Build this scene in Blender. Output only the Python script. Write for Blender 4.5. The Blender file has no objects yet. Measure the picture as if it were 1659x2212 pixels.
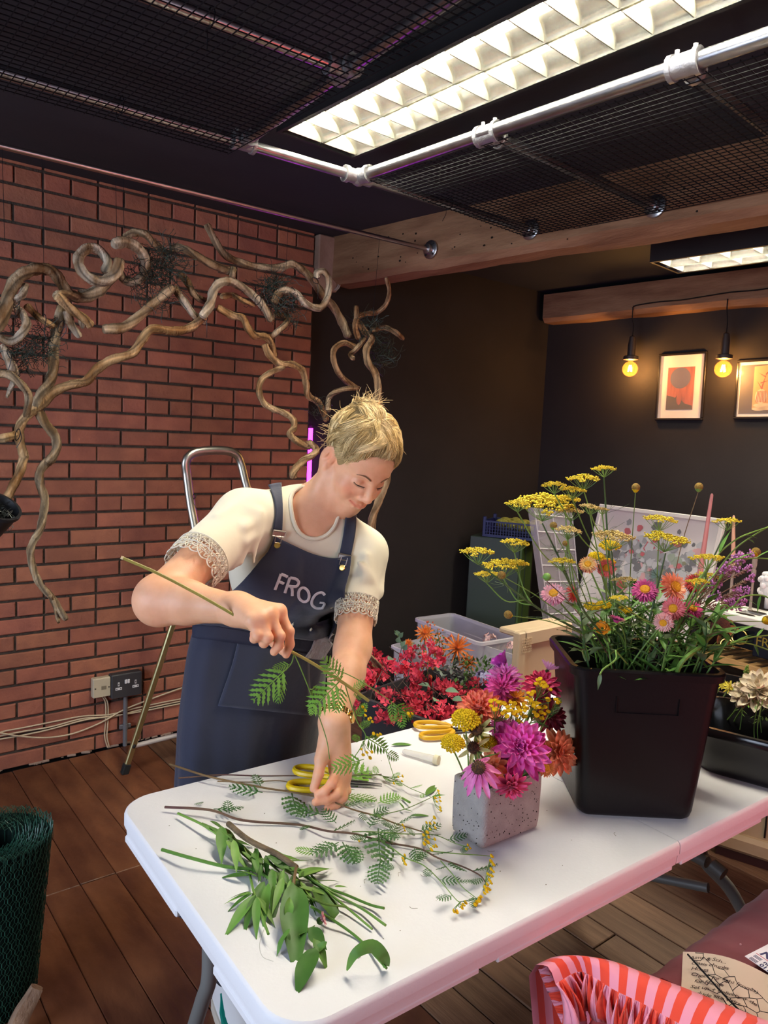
import bpy, bmesh, math, random
import numpy as np
from mathutils import Vector, Matrix
from mathutils.bvhtree import BVHTree
random.seed(7)
SC = bpy.context.scene
COL = SC.collection
rnd = random.Random(11)
U = rnd.uniform
PI = math.pi

# ------------------------------------------------------------------ camera
F_PX, CX, CY, HC = 1600.0, 829.5, 1106.0, 1.54
_x = np.array([2850 - CX, 1033 - CY, F_PX]); _x /= np.linalg.norm(_x)
_b = -(_x[2] * F_PX) / (-0.0458 * _x[0] + _x[1])
_d = np.array([-0.0458 * _b, _b, F_PX]); _d /= np.linalg.norm(_d)
_z = -_d
_y = np.cross(_x, _z)
if _y[2] < 0: _y = -_y
RW = np.array([_x, _y, _z])                      # room axes from camera axes (right, down, forward)
cam_d = bpy.data.cameras.new('camera'); cam = bpy.data.objects.new('camera', cam_d); COL.objects.link(cam)
cam_d.sensor_fit = 'VERTICAL'; cam_d.sensor_height = 36.0; cam_d.lens = 36.0 * F_PX / 2212.0
cam_d.clip_start = 0.05
_r, _u, _f = RW @ np.array([1., 0, 0]), RW @ np.array([0, -1., 0]), RW @ np.array([0, 0, -1.])
cam.matrix_world = Matrix([[_r[i], _u[i], _f[i], (0, 0, HC)[i]] for i in range(3)] + [[0, 0, 0, 1]])
SC.camera = cam

# ------------------------------------------------------------------ exposure, world, assumed daylight and pink light
SC.view_settings.view_transform = 'Standard'; SC.view_settings.look = 'None'
SC.view_settings.gamma = 1.0; SC.view_settings.use_curve_mapping = False
SC.view_settings.exposure = 0.85
SC.cycles.use_denoising = True
SC.cycles.max_bounces = 8; SC.cycles.diffuse_bounces = 4; SC.cycles.glossy_bounces = 4
SC.cycles.transmission_bounces = 6; SC.cycles.transparent_max_bounces = 12
SC.cycles.sample_clamp_indirect = 6.0
SC.cycles.caustics_reflective = False; SC.cycles.caustics_refractive = False
W = bpy.data.worlds.new('world'); SC.world = W; W.use_nodes = True
W.node_tree.nodes['Background'].inputs[0].default_value = (0.62, 0.76, 1.0, 1)
W.node_tree.nodes['Background'].inputs[1].default_value = 1.0

def area_light(name, loc, rot, sx, sy, power, color):
    d = bpy.data.lights.new(name, 'AREA'); d.shape = 'RECTANGLE'; d.size = sx; d.size_y = sy
    d.energy = power; d.color = color
    o = bpy.data.objects.new(name, d); COL.objects.link(o); o.location = loc; o.rotation_euler = rot
    return o
# assumed daylight through an unseen window left of the photographer, a little through one behind, and a
# reddish-pink area light behind on the right, unseen, assumed from red streaks in the steel pipes
area_light('assumed_daylight_left', (-2.22, 1.0, 1.55), (0, -PI / 2, 0), 1.3, 1.9, 54, (0.72, 0.81, 1.0))  # window is out of view, assumed for the bluish side light
area_light('assumed_daylight_rear', (1.3, -2.42, 1.6), (PI / 2, 0, 0), 2.2, 1.4, 4, (1.0, 0.90, 0.86))  # weak added light for an assumed window out of view
area_light('assumed_pink_light', (2.1, -1.15, .85), (PI / 2, 0, .2), 1.4, .4, 10.0, (1.0, 0.12, 0.10))  # added area light with no known source, placed to tint the table edge

# ------------------------------------------------------------------ helpers
def V(*a): return np.array(a, float)
def nrm(v):
    v = np.asarray(v, float); n = np.linalg.norm(v)
    return v / n if n > 1e-12 else v
def ray(px, py): return RW @ np.array([px - CX, py - CY, F_PX])
def at_z(px, py, z):
    d = ray(px, py); return V(0, 0, HC) + d * ((z - HC) / d[2])
def at_y(px, py, y):
    d = ray(px, py); return V(0, 0, HC) + d * (y / d[1])
def at_x(px, py, x):
    d = ray(px, py); return V(0, 0, HC) + d * (x / d[0])
def at_plane(px, py, p, n):
    d = ray(px, py); o = V(0, 0, HC); return o + d * (np.dot(np.asarray(p) - o, n) / np.dot(d, n))

def mat(name, col, rough=0.5, metal=0.0, col2=None, scale=8.0, stretch=(1, 1, 1), bump=0.0, bscale=None, rand=0.0,
        spec=0.5, emit=None, estr=0.0, trans=0.0, alpha=1.0, sheen=0.0, coat=0.0, contrast=(0.35, 0.65), attr=None,
        sss=0.0, detail=4.0, ior=1.45, hue=0.0):
    m = bpy.data.materials.new(name); m.use_nodes = True
    N = m.node_tree.nodes; L = m.node_tree.links; b = N['Principled BSDF']
    b.inputs['Base Color'].default_value = (*col, 1); b.inputs['Roughness'].default_value = rough
    b.inputs['Metallic'].default_value = metal; b.inputs['Specular IOR Level'].default_value = spec
    b.inputs['IOR'].default_value = ior
    b.inputs['Transmission Weight'].default_value = trans; b.inputs['Alpha'].default_value = alpha
    b.inputs['Sheen Weight'].default_value = sheen; b.inputs['Coat Weight'].default_value = coat
    if sss: 
        b.inputs['Subsurface Weight'].default_value = sss
        b.inputs['Subsurface Radius'].default_value = (0.02, 0.007, 0.004); b.inputs['Subsurface Scale'].default_value = 0.35
    if emit: b.inputs['Emission Color'].default_value = (*emit, 1); b.inputs['Emission Strength'].default_value = estr
    out = None
    if col2 is not None or bump:
        tc = N.new('ShaderNodeTexCoord'); mp = N.new('ShaderNodeMapping'); mp.inputs['Scale'].default_value = stretch
        L.new(tc.outputs['Object'], mp.inputs['Vector'])
        if rand:
            oi = N.new('ShaderNodeObjectInfo'); ad = N.new('ShaderNodeVectorMath'); ad.operation = 'ADD'
            sc_ = N.new('ShaderNodeVectorMath'); sc_.operation = 'SCALE'; cb = N.new('ShaderNodeCombineXYZ')
            for k in range(3): L.new(oi.outputs['Random'], cb.inputs[k])
            L.new(cb.outputs[0], sc_.inputs[0]); sc_.inputs['Scale'].default_value = 37.0
            L.new(mp.outputs[0], ad.inputs[0]); L.new(sc_.outputs[0], ad.inputs[1]); vec = ad.outputs[0]
        else: vec = mp.outputs[0]
        nz = N.new('ShaderNodeTexNoise'); nz.inputs['Scale'].default_value = scale; nz.inputs['Detail'].default_value = detail
        L.new(vec, nz.inputs['Vector'])
        if col2 is not None:
            rp = N.new('ShaderNodeValToRGB'); rp.color_ramp.elements[0].position = contrast[0]; rp.color_ramp.elements[1].position = contrast[1]
            rp.color_ramp.elements[0].color = (*col, 1); rp.color_ramp.elements[1].color = (*col2, 1)
            L.new(nz.outputs[0], rp.inputs[0]); out = rp.outputs[0]
        if bump:
            n2 = N.new('ShaderNodeTexNoise'); n2.inputs['Scale'].default_value = bscale or scale * 3; n2.inputs['Detail'].default_value = 5
            L.new(vec, n2.inputs['Vector'])
            bp = N.new('ShaderNodeBump'); bp.inputs['Strength'].default_value = bump; bp.inputs['Distance'].default_value = 0.01
            L.new(n2.outputs[0], bp.inputs['Height']); L.new(bp.outputs[0], b.inputs['Normal'])
    if attr:
        at = N.new('ShaderNodeAttribute'); at.attribute_name = attr
        if out is None: out = at.outputs['Color']
        else:
            mx = N.new('ShaderNodeMix'); mx.data_type = 'RGBA'; mx.blend_type = 'MULTIPLY'; mx.inputs[0].default_value = 1.0
            L.new(out, mx.inputs[6]); L.new(at.outputs['Color'], mx.inputs[7]); out = mx.outputs[2]
    if rand:
        oi2 = N.new('ShaderNodeObjectInfo'); hs = N.new('ShaderNodeHueSaturation')
        mr = N.new('ShaderNodeMapRange'); mr.inputs[3].default_value = 1 - rand; mr.inputs[4].default_value = 1 + rand
        L.new(oi2.outputs['Random'], mr.inputs[0]); L.new(mr.outputs[0], hs.inputs['Value'])
        if hue:
            m2 = N.new('ShaderNodeMapRange'); m2.inputs[3].default_value = .5 - hue; m2.inputs[4].default_value = .5 + hue
            fr = N.new('ShaderNodeMath'); fr.operation = 'FRACT'; ml = N.new('ShaderNodeMath'); ml.operation = 'MULTIPLY'; ml.inputs[1].default_value = 7.31
            L.new(oi2.outputs['Random'], ml.inputs[0]); L.new(ml.outputs[0], fr.inputs[0]); L.new(fr.outputs[0], m2.inputs[0]); L.new(m2.outputs[0], hs.inputs['Hue'])
        if out is not None: L.new(out, hs.inputs['Color'])
        else: hs.inputs['Color'].default_value = (*col, 1)
        out = hs.outputs[0]
    if out is not None: L.new(out, b.inputs['Base Color'])
    return m

def basis(d, up=(0, 0, 1)):
    d = nrm(d); u = np.asarray(up, float)
    if abs(np.dot(d, u)) > 0.95: u = V(1, 0, 0)
    s = nrm(np.cross(u, d)); return d, s, nrm(np.cross(d, s))

class MB:
    def __init__(s): s.v = []; s.f = []; s.m = []; s.n = 0; s.c = []
    def add(s, vs, fs, mi=0, col=None):
        vs = np.asarray(vs, float).reshape(-1, 3)
        s.v.append(vs); b = s.n; s.n += len(vs)
        s.f += [tuple(b + i for i in f) for f in fs]; s.m += [mi] * len(fs)
        if col is not None: s.c.append(np.tile(np.array([*col, 1.0]), (len(vs), 1)) if np.ndim(col) == 1 else np.c_[np.asarray(col), np.ones(len(vs))])
        else: s.c.append(np.ones((len(vs), 4)))
        return s
    def box(s, c, size, R=None, mi=0, ch=0.0, col=None):
        hx, hy, hz = np.asarray(size, float) / 2; c = np.asarray(c, float)
        if ch <= 0:
            vs = np.array([[x, y, z] for x in (-hx, hx) for y in (-hy, hy) for z in (-hz, hz)])
            fs = [(0, 1, 3, 2), (4, 6, 7, 5), (0, 4, 5, 1), (2, 3, 7, 6), (0, 2, 6, 4), (1, 5, 7, 3)]
        else:
            ch = min(ch, hx * .9, hy * .9, hz * .9)
            vs = []; ix = {}
            for x in (-1, 1):
                for y in (-1, 1):
                    for z in (-1, 1):
                        for a in range(3):
                            p = [x * (hx - ch), y * (hy - ch), z * (hz - ch)]; p[a] = (x * hx, y * hy, z * hz)[a]
                            ix[(x, y, z, a)] = len(vs); vs.append(p)
            vs = np.array(vs); fs = []
            def q(k): fs.append(tuple(ix[i] for i in k))
            for sg in (-1, 1):
                for a in range(3):
                    o = [i for i in range(3) if i != a]; ring = []
                    for (p1, p2) in ((-1, -1), (1, -1), (1, 1), (-1, 1)):
                        t = [0, 0, 0]; t[a] = sg; t[o[0]] = p1; t[o[1]] = p2; ring.append((*t, a))
                    q(ring if (sg > 0) == (a != 1) else ring[::-1])
            for a in range(3):
                o = [i for i in range(3) if i != a]
                for p1 in (-1, 1):
                    for p2 in (-1, 1):
                        t1 = [0, 0, 0]; t1[a] = -1; t1[o[0]] = p1; t1[o[1]] = p2; t2 = list(t1); t2[a] = 1
                        q([(*t1, o[0]), (*t2, o[0]), (*t2, o[1]), (*t1, o[1])])
            for x in (-1, 1):
                for y in (-1, 1):
                    for z in (-1, 1): q([(x, y, z, 0), (x, y, z, 1), (x, y, z, 2)])
        if R is not None: vs = vs @ np.asarray(R).T
        return s.add(vs + c, fs, mi, col)
    def tube(s, P, r, n=8, mi=0, caps=True, col=None, up=(0, 0, 1), flat=1.0, lump=0.0, closed=False, twist=0.0, ridge=0.0, nr=4):
        P = np.asarray(P, float); k = len(P); r = np.broadcast_to(np.asarray(r, float), (k,))
        if closed: T = np.roll(P, -1, 0) - np.roll(P, 1, 0)
        else: T = np.gradient(P, axis=0)
        d, a, b = basis(T[0], up); vs = []
        th = np.arange(n) * 2 * PI / n
        for i in range(k):
            t = nrm(T[i]); a = nrm(a - t * np.dot(a, t)); b = np.cross(t, a)
            rr = r[i] * (1 + (lump * np.array([U(-1, 1) for _ in range(n)]) if lump else 0))
            if ridge: rr = rr * (1 + ridge * np.cos(nr * th + 0.7) + 0.5 * ridge * np.cos((nr + 3) * th + 2.0))
            tt = th + twist * i
            vs.append(P[i] + np.outer(np.cos(tt) * rr, a) + np.outer(np.sin(tt) * rr * flat, b))
        vs = np.concatenate(vs); fs = []
        for i in range(k if closed else k - 1):
            j = (i + 1) % k
            for q in range(n):
                q2 = (q + 1) % n; fs.append((i * n + q, i * n + q2, j * n + q2, j * n + q))
        if caps and not closed: fs += [tuple(range(n))[::-1], tuple((k - 1) * n + q for q in range(n))]
        if col is not None and np.ndim(col) == 2: col = np.repeat(np.asarray(col), n, 0)
        return s.add(vs, fs, mi, col)
    def lathe(s, prof, n=16, c=(0, 0, 0), R=None, mi=0, col=None, capb=True, capt=True, sx=1, sy=1):
        prof = np.asarray(prof, float); th = np.arange(n) * 2 * PI / n; vs = []
        for (r, z) in prof: vs.append(np.c_[np.cos(th) * r * sx, np.sin(th) * r * sy, np.full(n, z)])
        vs = np.concatenate(vs); fs = []
        for i in range(len(prof) - 1):
            for q in range(n):
                q2 = (q + 1) % n; fs.append((i * n + q, i * n + q2, (i + 1) * n + q2, (i + 1) * n + q))
        if capb and prof[0][0] > 1e-6: fs.append(tuple(range(n))[::-1])
        if capt and prof[-1][0] > 1e-6: fs.append(tuple((len(prof) - 1) * n + q for q in range(n)))
        if R is not None: vs = vs @ np.asarray(R).T
        if col is not None and np.ndim(col) == 2: col = np.repeat(np.asarray(col), n, 0)
        return s.add(vs + np.asarray(c, float), fs, mi, col)
    def ball(s, c, r, n=10, m=6, mi=0, R=None, col=None):
        r = np.broadcast_to(np.asarray(r, float), (3,)); vs = [[0, 0, -1.0]]
        for i in range(1, m):
            ph = -PI / 2 + PI * i / m
            for q in range(n): vs.append([math.cos(ph) * math.cos(2 * PI * q / n), math.cos(ph) * math.sin(2 * PI * q / n), math.sin(ph)])
        vs.append([0, 0, 1.0]); fs = []
        for q in range(n): fs.append((0, 1 + (q + 1) % n, 1 + q))
        for i in range(m - 2):
            for q in range(n):
                a = 1 + i * n; fs.append((a + q, a + (q + 1) % n, a + n + (q + 1) % n, a + n + q))
        t = len(vs) - 1; a = 1 + (m - 2) * n
        for q in range(n): fs.append((a + q, a + (q + 1) % n, t))
        vs = np.array(vs) * r
        if R is not None: vs = vs @ np.asarray(R).T
        return s.add(vs + np.asarray(c, float), fs, mi, col)
    def grid(s, G, mi=0, col=None, closed=False):
        G = np.asarray(G, float); a, b = G.shape[:2]; fs = []
        for i in range(a - 1):
            for j in range(b if closed else b - 1):
                j2 = (j + 1) % b; fs.append((i * b + j, i * b + j2, (i + 1) * b + j2, (i + 1) * b + j))
        return s.add(G.reshape(-1, 3), fs, mi, None if col is None else np.asarray(col).reshape(-1, 3) if np.ndim(col) > 1 else col)
    def prism(s, poly, o, ex, ey, ez, h, mi=0, col=None):
        poly = np.asarray(poly, float); n = len(poly); o = np.asarray(o, float)
        b = o + np.outer(poly[:, 0], ex) + np.outer(poly[:, 1], ey); t = b + np.asarray(ez, float) * h
        fs = [tuple(range(n))[::-1], tuple(range(n, 2 * n))] + [(i, (i + 1) % n, n + (i + 1) % n, n + i) for i in range(n)]
        return s.add(np.r_[b, t], fs, mi, col)
    def mesh(s, name, mats, smooth=True, color=False):
        me = bpy.data.meshes.new(name)
        vs = np.concatenate(s.v) if s.v else np.zeros((0, 3))
        me.from_pydata([], [], []) ; me.clear_geometry()
        me.from_pydata(vs.tolist(), [], s.f)
        for m in (mats if isinstance(mats, (list, tuple)) else [mats]): me.materials.append(m)
        if any(s.m): me.polygons.foreach_set('material_index', s.m)
        if color:
            at = me.color_attributes.new('Col', 'FLOAT_COLOR', 'POINT'); at.data.foreach_set('color', np.concatenate(s.c).ravel())
        if smooth:
            me.polygons.foreach_set('use_smooth', [True] * len(me.polygons))
            if smooth != 'all':
                me.set_sharp_from_angle(angle=smooth if isinstance(smooth, float) else 0.7)
        me.update(); return me
    def build(s, name, mats, parent=None, smooth=True, color=False, origin=None):
        return link(name, s.mesh(name, mats, smooth, color), parent)

def link(name, me, parent=None, loc=None):
    o = bpy.data.objects.new(name, me); COL.objects.link(o)
    if loc is not None: o.location = loc
    if parent is not None:
        o.parent = parent
        if loc is None and parent.get('_b') is not None: o.location = (-parent['_b'][0], -parent['_b'][1], -parent['_b'][2])
    return o
def tag(o, label=None, cat=None, group=None, kind=None):
    if label: o['label'] = label
    if cat: o['category'] = cat
    if group: o['group'] = group
    if kind: o['kind'] = kind
    return o
BASES = []
def thing(name, loc, label, cat, group=None):          # Empty at the thing's base; parts are built in room coordinates
    o = bpy.data.objects.new(name, None); COL.objects.link(o); o.location = [float(a) for a in loc]; o.empty_display_size = 0.05
    o['_b'] = [float(a) for a in loc]; BASES.append(o)
    return tag(o, label, cat, group)
def smooth_path(P, n=6):                                # Catmull-Rom through points (any columns)
    P = np.asarray(P, float); Q = np.vstack([2 * P[0] - P[1], P, 2 * P[-1] - P[-2]]); out = []
    for i in range(1, len(Q) - 2):
        for t in np.linspace(0, 1, n, endpoint=False):
            a, b, c, d = Q[i - 1], Q[i], Q[i + 1], Q[i + 2]
            out.append(0.5 * (2 * b + (c - a) * t + (2 * a - 5 * b + 4 * c - d) * t * t + (3 * b - a - 3 * c + d) * t ** 3))
    out.append(P[-1]); return np.array(out)
def rotz(a): return np.array([[math.cos(a), -math.sin(a), 0], [math.sin(a), math.cos(a), 0], [0, 0, 1]])
def frame(z, x=(1, 0, 0)):                              # columns x,y,z with the given z axis
    z = nrm(z); x = np.asarray(x, float); x = x - z * np.dot(x, z)
    if np.linalg.norm(x) < 1e-3: x = np.cross(z, V(0, 1, 0))
    x = nrm(x); return np.array([x, np.cross(z, x), z]).T
def struct(o, label=None): o['kind'] = 'structure'; 
# ------------------------------------------------------------------ room shell
M_brick = mat('fired_brick', (0.42, 0.155, 0.092), 0.8, col2=(0.31, 0.115, 0.075), scale=9, bump=0.35, bscale=70, rand=0.14, hue=0.005, spec=0.25)
M_mortar = mat('dark_mortar', (0.055, 0.043, 0.035), 0.95, col2=(0.085, 0.065, 0.05), scale=40, bump=0.6, bscale=120, spec=0.1)
M_black = mat('black_wall_paint', (0.019, 0.0155, 0.0155), 0.75, col2=(0.023, 0.019, 0.0185), scale=3, bump=0.12, bscale=25, spec=0.3)
M_ceil = mat('black_ceiling_paint', (0.032, 0.034, 0.043), 0.7, col2=(0.038, 0.040, 0.050), scale=2, bump=0.1, bscale=30, spec=0.3)
M_plank = mat('stained_floorboard', (0.085, 0.028, 0.015), 0.36, col2=(0.20, 0.078, 0.035), scale=4, stretch=(3.5, 1.3, 1), bump=0.25, bscale=14, rand=0.22, contrast=(0.3, 0.75), spec=0.4, detail=8)
M_plank2 = mat('worn_floorboard', (0.12, 0.062, 0.035), 0.55, col2=(0.23, 0.13, 0.075), scale=4, stretch=(12, 1, 1), bump=0.25, bscale=14, rand=0.2, contrast=(0.3, 0.75), spec=0.35, detail=8)
M_gap = mat('floor_gap', (0.012, 0.008, 0.006), 0.95, spec=0.1)
M_white = mat('grey_wall_paint', (0.16, 0.145, 0.14), 0.85)
M_wood = mat('old_beam_timber', (0.34, 0.185, 0.10), 0.75, col2=(0.22, 0.11, 0.058), scale=3.0, stretch=(6, 1, 6), bump=0.45, bscale=16, spec=0.25, detail=9, contrast=(0.36, 0.66))
M_dark = mat('hole_shade_and_backing', (0.02, 0.015, 0.012), 0.9, spec=0.1)  # near-black: holes and door gap get their inner shade as colour; also tube backing
M_conc = mat('pad_stone', (0.36, 0.25, 0.19), 0.85, col2=(0.28, 0.18, 0.13), scale=12, bump=0.3)
YB, CZ = 3.442, 2.585

def slab(name, c, size, m, label=None):
    o = MB().box(c, size).build(name, m, None, False); tag(o, label, None, None, 'structure'); return o
# floor: sub-floor and boards one by one
floor = slab('floor', (1.0, 0.6, -0.035), (7.4, 6.6, 0.03), M_gap, 'floor of stained timber boards')
fr = random.Random(3)
pitch, gap = 0.1175, 0.004
def plank_mesh(w, l):
    return MB().box((0, 0, -0.01), (w, l, 0.02), ch=0.0022)
ix = 0; x = -0.35; stuffb = MB(); planks = []
while x < 3.9:
    left = x < 1.22
    ends = [3.42, 2.42, 0.9, -0.5, -2.4] if left else [3.42, 3.42 - fr.uniform(.5, 2.2), fr.uniform(-0.6, 0.6), -2.4]
    ends = sorted(set(ends), reverse=True)
    for a, b in zip(ends[:-1], ends[1:]):
        if a - b < 0.15: continue
        planks.append((x + pitch / 2, (a + b) / 2, a - b - 0.004, left, -0.03 if left else 0.0))
    x += pitch
for (px, py, l, left, sl) in planks:
    if (px < 0.2) or (py + l / 2 < -0.3) or (px > 3.6):
        stuffb.box((px, py, -0.01), (pitch - gap, l, 0.02), ch=0.0022); continue
    o = link('plank', plank_mesh(pitch - (.0018 if left else gap), l).mesh('plank', M_plank if left else M_plank2, False), floor)
    o.location = (px, py, fr.uniform(-0.0012, 0.0012))
o = stuffb.build('plank', M_plank2, floor, False); o['kind'] = 'stuff'

slab('ceiling', (1.0, 0.6, CZ + 0.03), (7.4, 6.6, 0.06), M_ceil, 'black painted ceiling')
wl = slab('wall_left', (0.05, YB + 0.078, 1.30), (4.30, 0.14, 2.60), M_mortar, 'bare red brick wall')
# bricks: garden-wall bond, every sixth course headers
br = random.Random(5); CH = 0.0757; z0 = 1.17 - CH / 2 - 15 * CH
def brick_mesh(l, seed):
    r = random.Random(seed); hx, hz, d, b = l / 2, 0.0322, 0.014, 0.0035
    vs = []
    for (px, pz) in ((-1, -1), (1, -1), (1, 1), (-1, 1)): vs.append((px * hx, d, pz * hz))
    for (px, pz) in ((-1, -1), (1, -1), (1, 1), (-1, 1)): vs.append((px * hx + r.uniform(-.001, .001), r.uniform(.003, .005), pz * hz + r.uniform(-.001, .001)))
    for (px, pz) in ((-1, -1), (1, -1), (1, 1), (-1, 1)): vs.append((px * (hx - b) + r.uniform(-.002, .002), r.uniform(-.001, .001), pz * (hz - b) + r.uniform(-.002, .002)))
    fs = [(8, 9, 10, 11)]
    for k in (0, 4):
        for i in range(4): fs.append((k + i, k + (i + 1) % 4, k + 4 + (i + 1) % 4, k + 4 + i))
    return MB().add(vs, fs)
lens = {}
def bm_(l):
    k = (round(l, 3), br.randrange(3))
    if k not in lens: lens[k] = brick_mesh(l, k[1] + 1).mesh('brick', M_brick, False)
    return lens[k]
restb = MB(); row = 0; nb = 0
while z0 + row * CH < 2.585:
    zc = z0 + row * CH + CH / 2
    if zc < -0.03: row += 1; continue
    header = (row - 15) % 6 == 0
    p = 0.1125 if header else 0.225
    x1 = 2.196 - (0.0 if (row % 2 == 0 or header) else 0.118)
    if x1 < 2.19:
        o = link('brick', bm_(0.107), wl, (2.196 - 0.0545, YB, zc)); nb += 1
    x = x1
    while x > -1.9:
        if zc + .033 > 2.585: hcut = True
        c = x - p / 2
        if c > 0.56 and zc < 2.57:
            o = link('brick', bm_(p - 0.0095), wl, (c + br.uniform(-.0015, .0015), YB + br.uniform(-.002, .002), zc)); nb += 1
        else: restb.box((c, YB + .008, zc), (p - .0095, .016, .0645), ch=.003)
        x -= p
    row += 1
o = restb.build('brick', M_brick, wl, False); o['kind'] = 'stuff'
mo = MB()
for i in range(70):
    a = U(0.5, 2.15); s_ = U(.3, 1); mo.box((a, YB - 0.003, .003), (.04 * s_, .012 * s_, .010 * s_), rotz(U(-.5, .5)), ch=.002)
o = mo.build('mortar_crumbs', M_conc, wl); o['kind'] = 'stuff'

# black recess wall beyond the brick pier, frames wall at the back, unseen walls behind the photographer
slab('wall_far', (3.26, YB + 0.095, 1.30), (2.13, 0.06, 2.60), M_black, 'black painted recess wall')
KB = 0.09
wb_d = nrm((KB, -1, 0)); wb_n = nrm((-1, -KB, 0)); wb_o = V(4.215, 3.5, 0)
Rb = np.array([wb_n, wb_d, (0, 0, 1)]).T
o = MB().box(wb_o + wb_d * 3.0 - wb_n * 0.04 + V(0, 0, 1.3), (0.08, 6.2, 2.6), Rb).build('wall_back', M_black, None, False); tag(o, 'black painted wall hung with framed prints', None, None, 'structure')
# left wall and rear wall, each with an assumed window opening
m = MB()
for c, s_ in (((-2.3, .6, .45), (.1, 6.4, .9)), ((-2.3, .6, 2.4), (.1, 6.4, .4)), ((-2.3, -1.3, 1.55), (.1, 2.6, 1.3)), ((-2.3, 2.9, 1.55), (.1, 1.8, 1.3))): m.box(c, s_)
o = m.build('wall_front', M_white, None, False); tag(o, 'plain wall with window opening', None, None, 'structure')
m = MB()
for c, s_ in (((1, -2.5, .45), (7, .1, .9)), ((1, -2.5, 2.45), (7, .1, .3)), ((-1.15, -2.5, 1.6), (2.6, .1, 1.4)), ((3.6, -2.5, 1.6), (2.4, .1, 1.4))): m.box(c, s_)
o = m.build('wall_right', M_white, None, False); tag(o, 'plain wall with window opening', None, None, 'structure')

# timber beams
def beam(name, A, B, w, h, m, label, seed, cham=0.03):
    A = V(*A); B = V(*B); d = nrm(B - A); sd = nrm(np.cross(d, V(0, 0, 1))); L_ = np.linalg.norm(B - A); r = random.Random(seed); G = []
    sec = [(-w / 2, 0), (-w / 2, -h + cham), (-w / 2 + cham * .6, -h), (w / 2 - cham, -h), (w / 2, -h + cham), (w / 2, 0)]
    for i in range(41):
        t = i / 40; G.append([A + d * L_ * t + sd * (q[0] + r.uniform(-.004, .004)) + V(0, 0, q[1] + (r.uniform(-.006, .004) if q[1] < 0 else 0)) for q in sec])
    o = MB().grid(np.array(G), closed=True).add([G[0][k] for k in range(6)], [tuple(range(6))]).build(name, m, None, True); tag(o, label, None, None, 'structure'); return o
BFACE = lambda y: 2.287 + .126 * (3.44 - y)
bm1 = beam('beam', (2.3695, 3.44, CZ), (3.1055, -2.4, CZ), 0.165, 0.247, M_wood, 'rough pine ceiling beam with pipe flanges', 1)
bm2 = beam('beam', (4.16, 3.46, CZ - .03), (4.66, -2.4, CZ - .03), 0.16, 0.19, M_wood, 'rough timber beam above the framed prints', 2)
o = MB().box((2.262, YB - 0.012, 2.44), (0.125, 0.05, 0.285), ch=.006).build('pad_stone', M_conc, None, False); tag(o, 'pale pad stone block under the beam end', None, None, 'structure')
# nail holes and knots on the beam face
m = MB()
for i in range(40):
    y_ = U(.8, 3.3); s_ = U(.002, .0055); m.ball(V(BFACE(y_) - .001, y_, U(2.36, 2.53)), (0.002, s_ * U(1, 1.8), s_), 6, 4)
o = m.build('nail_hole', M_dark, bm1); o['kind'] = 'stuff'
# ------------------------------------------------------------------ ceiling lamps
M_lampblack = mat('lamp_black_housing', (0.022, 0.021, 0.023), 0.55)
M_reflect = mat('lamp_reflector', (0.62, 0.61, 0.55), 0.2, 0.9)
M_blade = mat('louvre_blade', (0.36, 0.34, 0.26), 0.4, 0.3)
M_tubeon = mat('lit_tube', (1, 1, 1), 0.5, emit=(1.0, 0.93, 0.76), estr=150.0)
M_galv = mat('galvanised_steel', (0.52, 0.52, 0.53), 0.3, 1.0, col2=(0.36, 0.36, 0.38), scale=14, bump=0.05)
M_cast = mat('cast_fitting', (0.40, 0.40, 0.41), 0.5, 0.9, bump=0.25, bscale=120)
M_wire = mat('black_wire', (0.010, 0.010, 0.012), 0.75, spec=0.12)
M_brassd = mat('dark_screw', (0.06, 0.06, 0.06), 0.4, 0.8)

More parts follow.
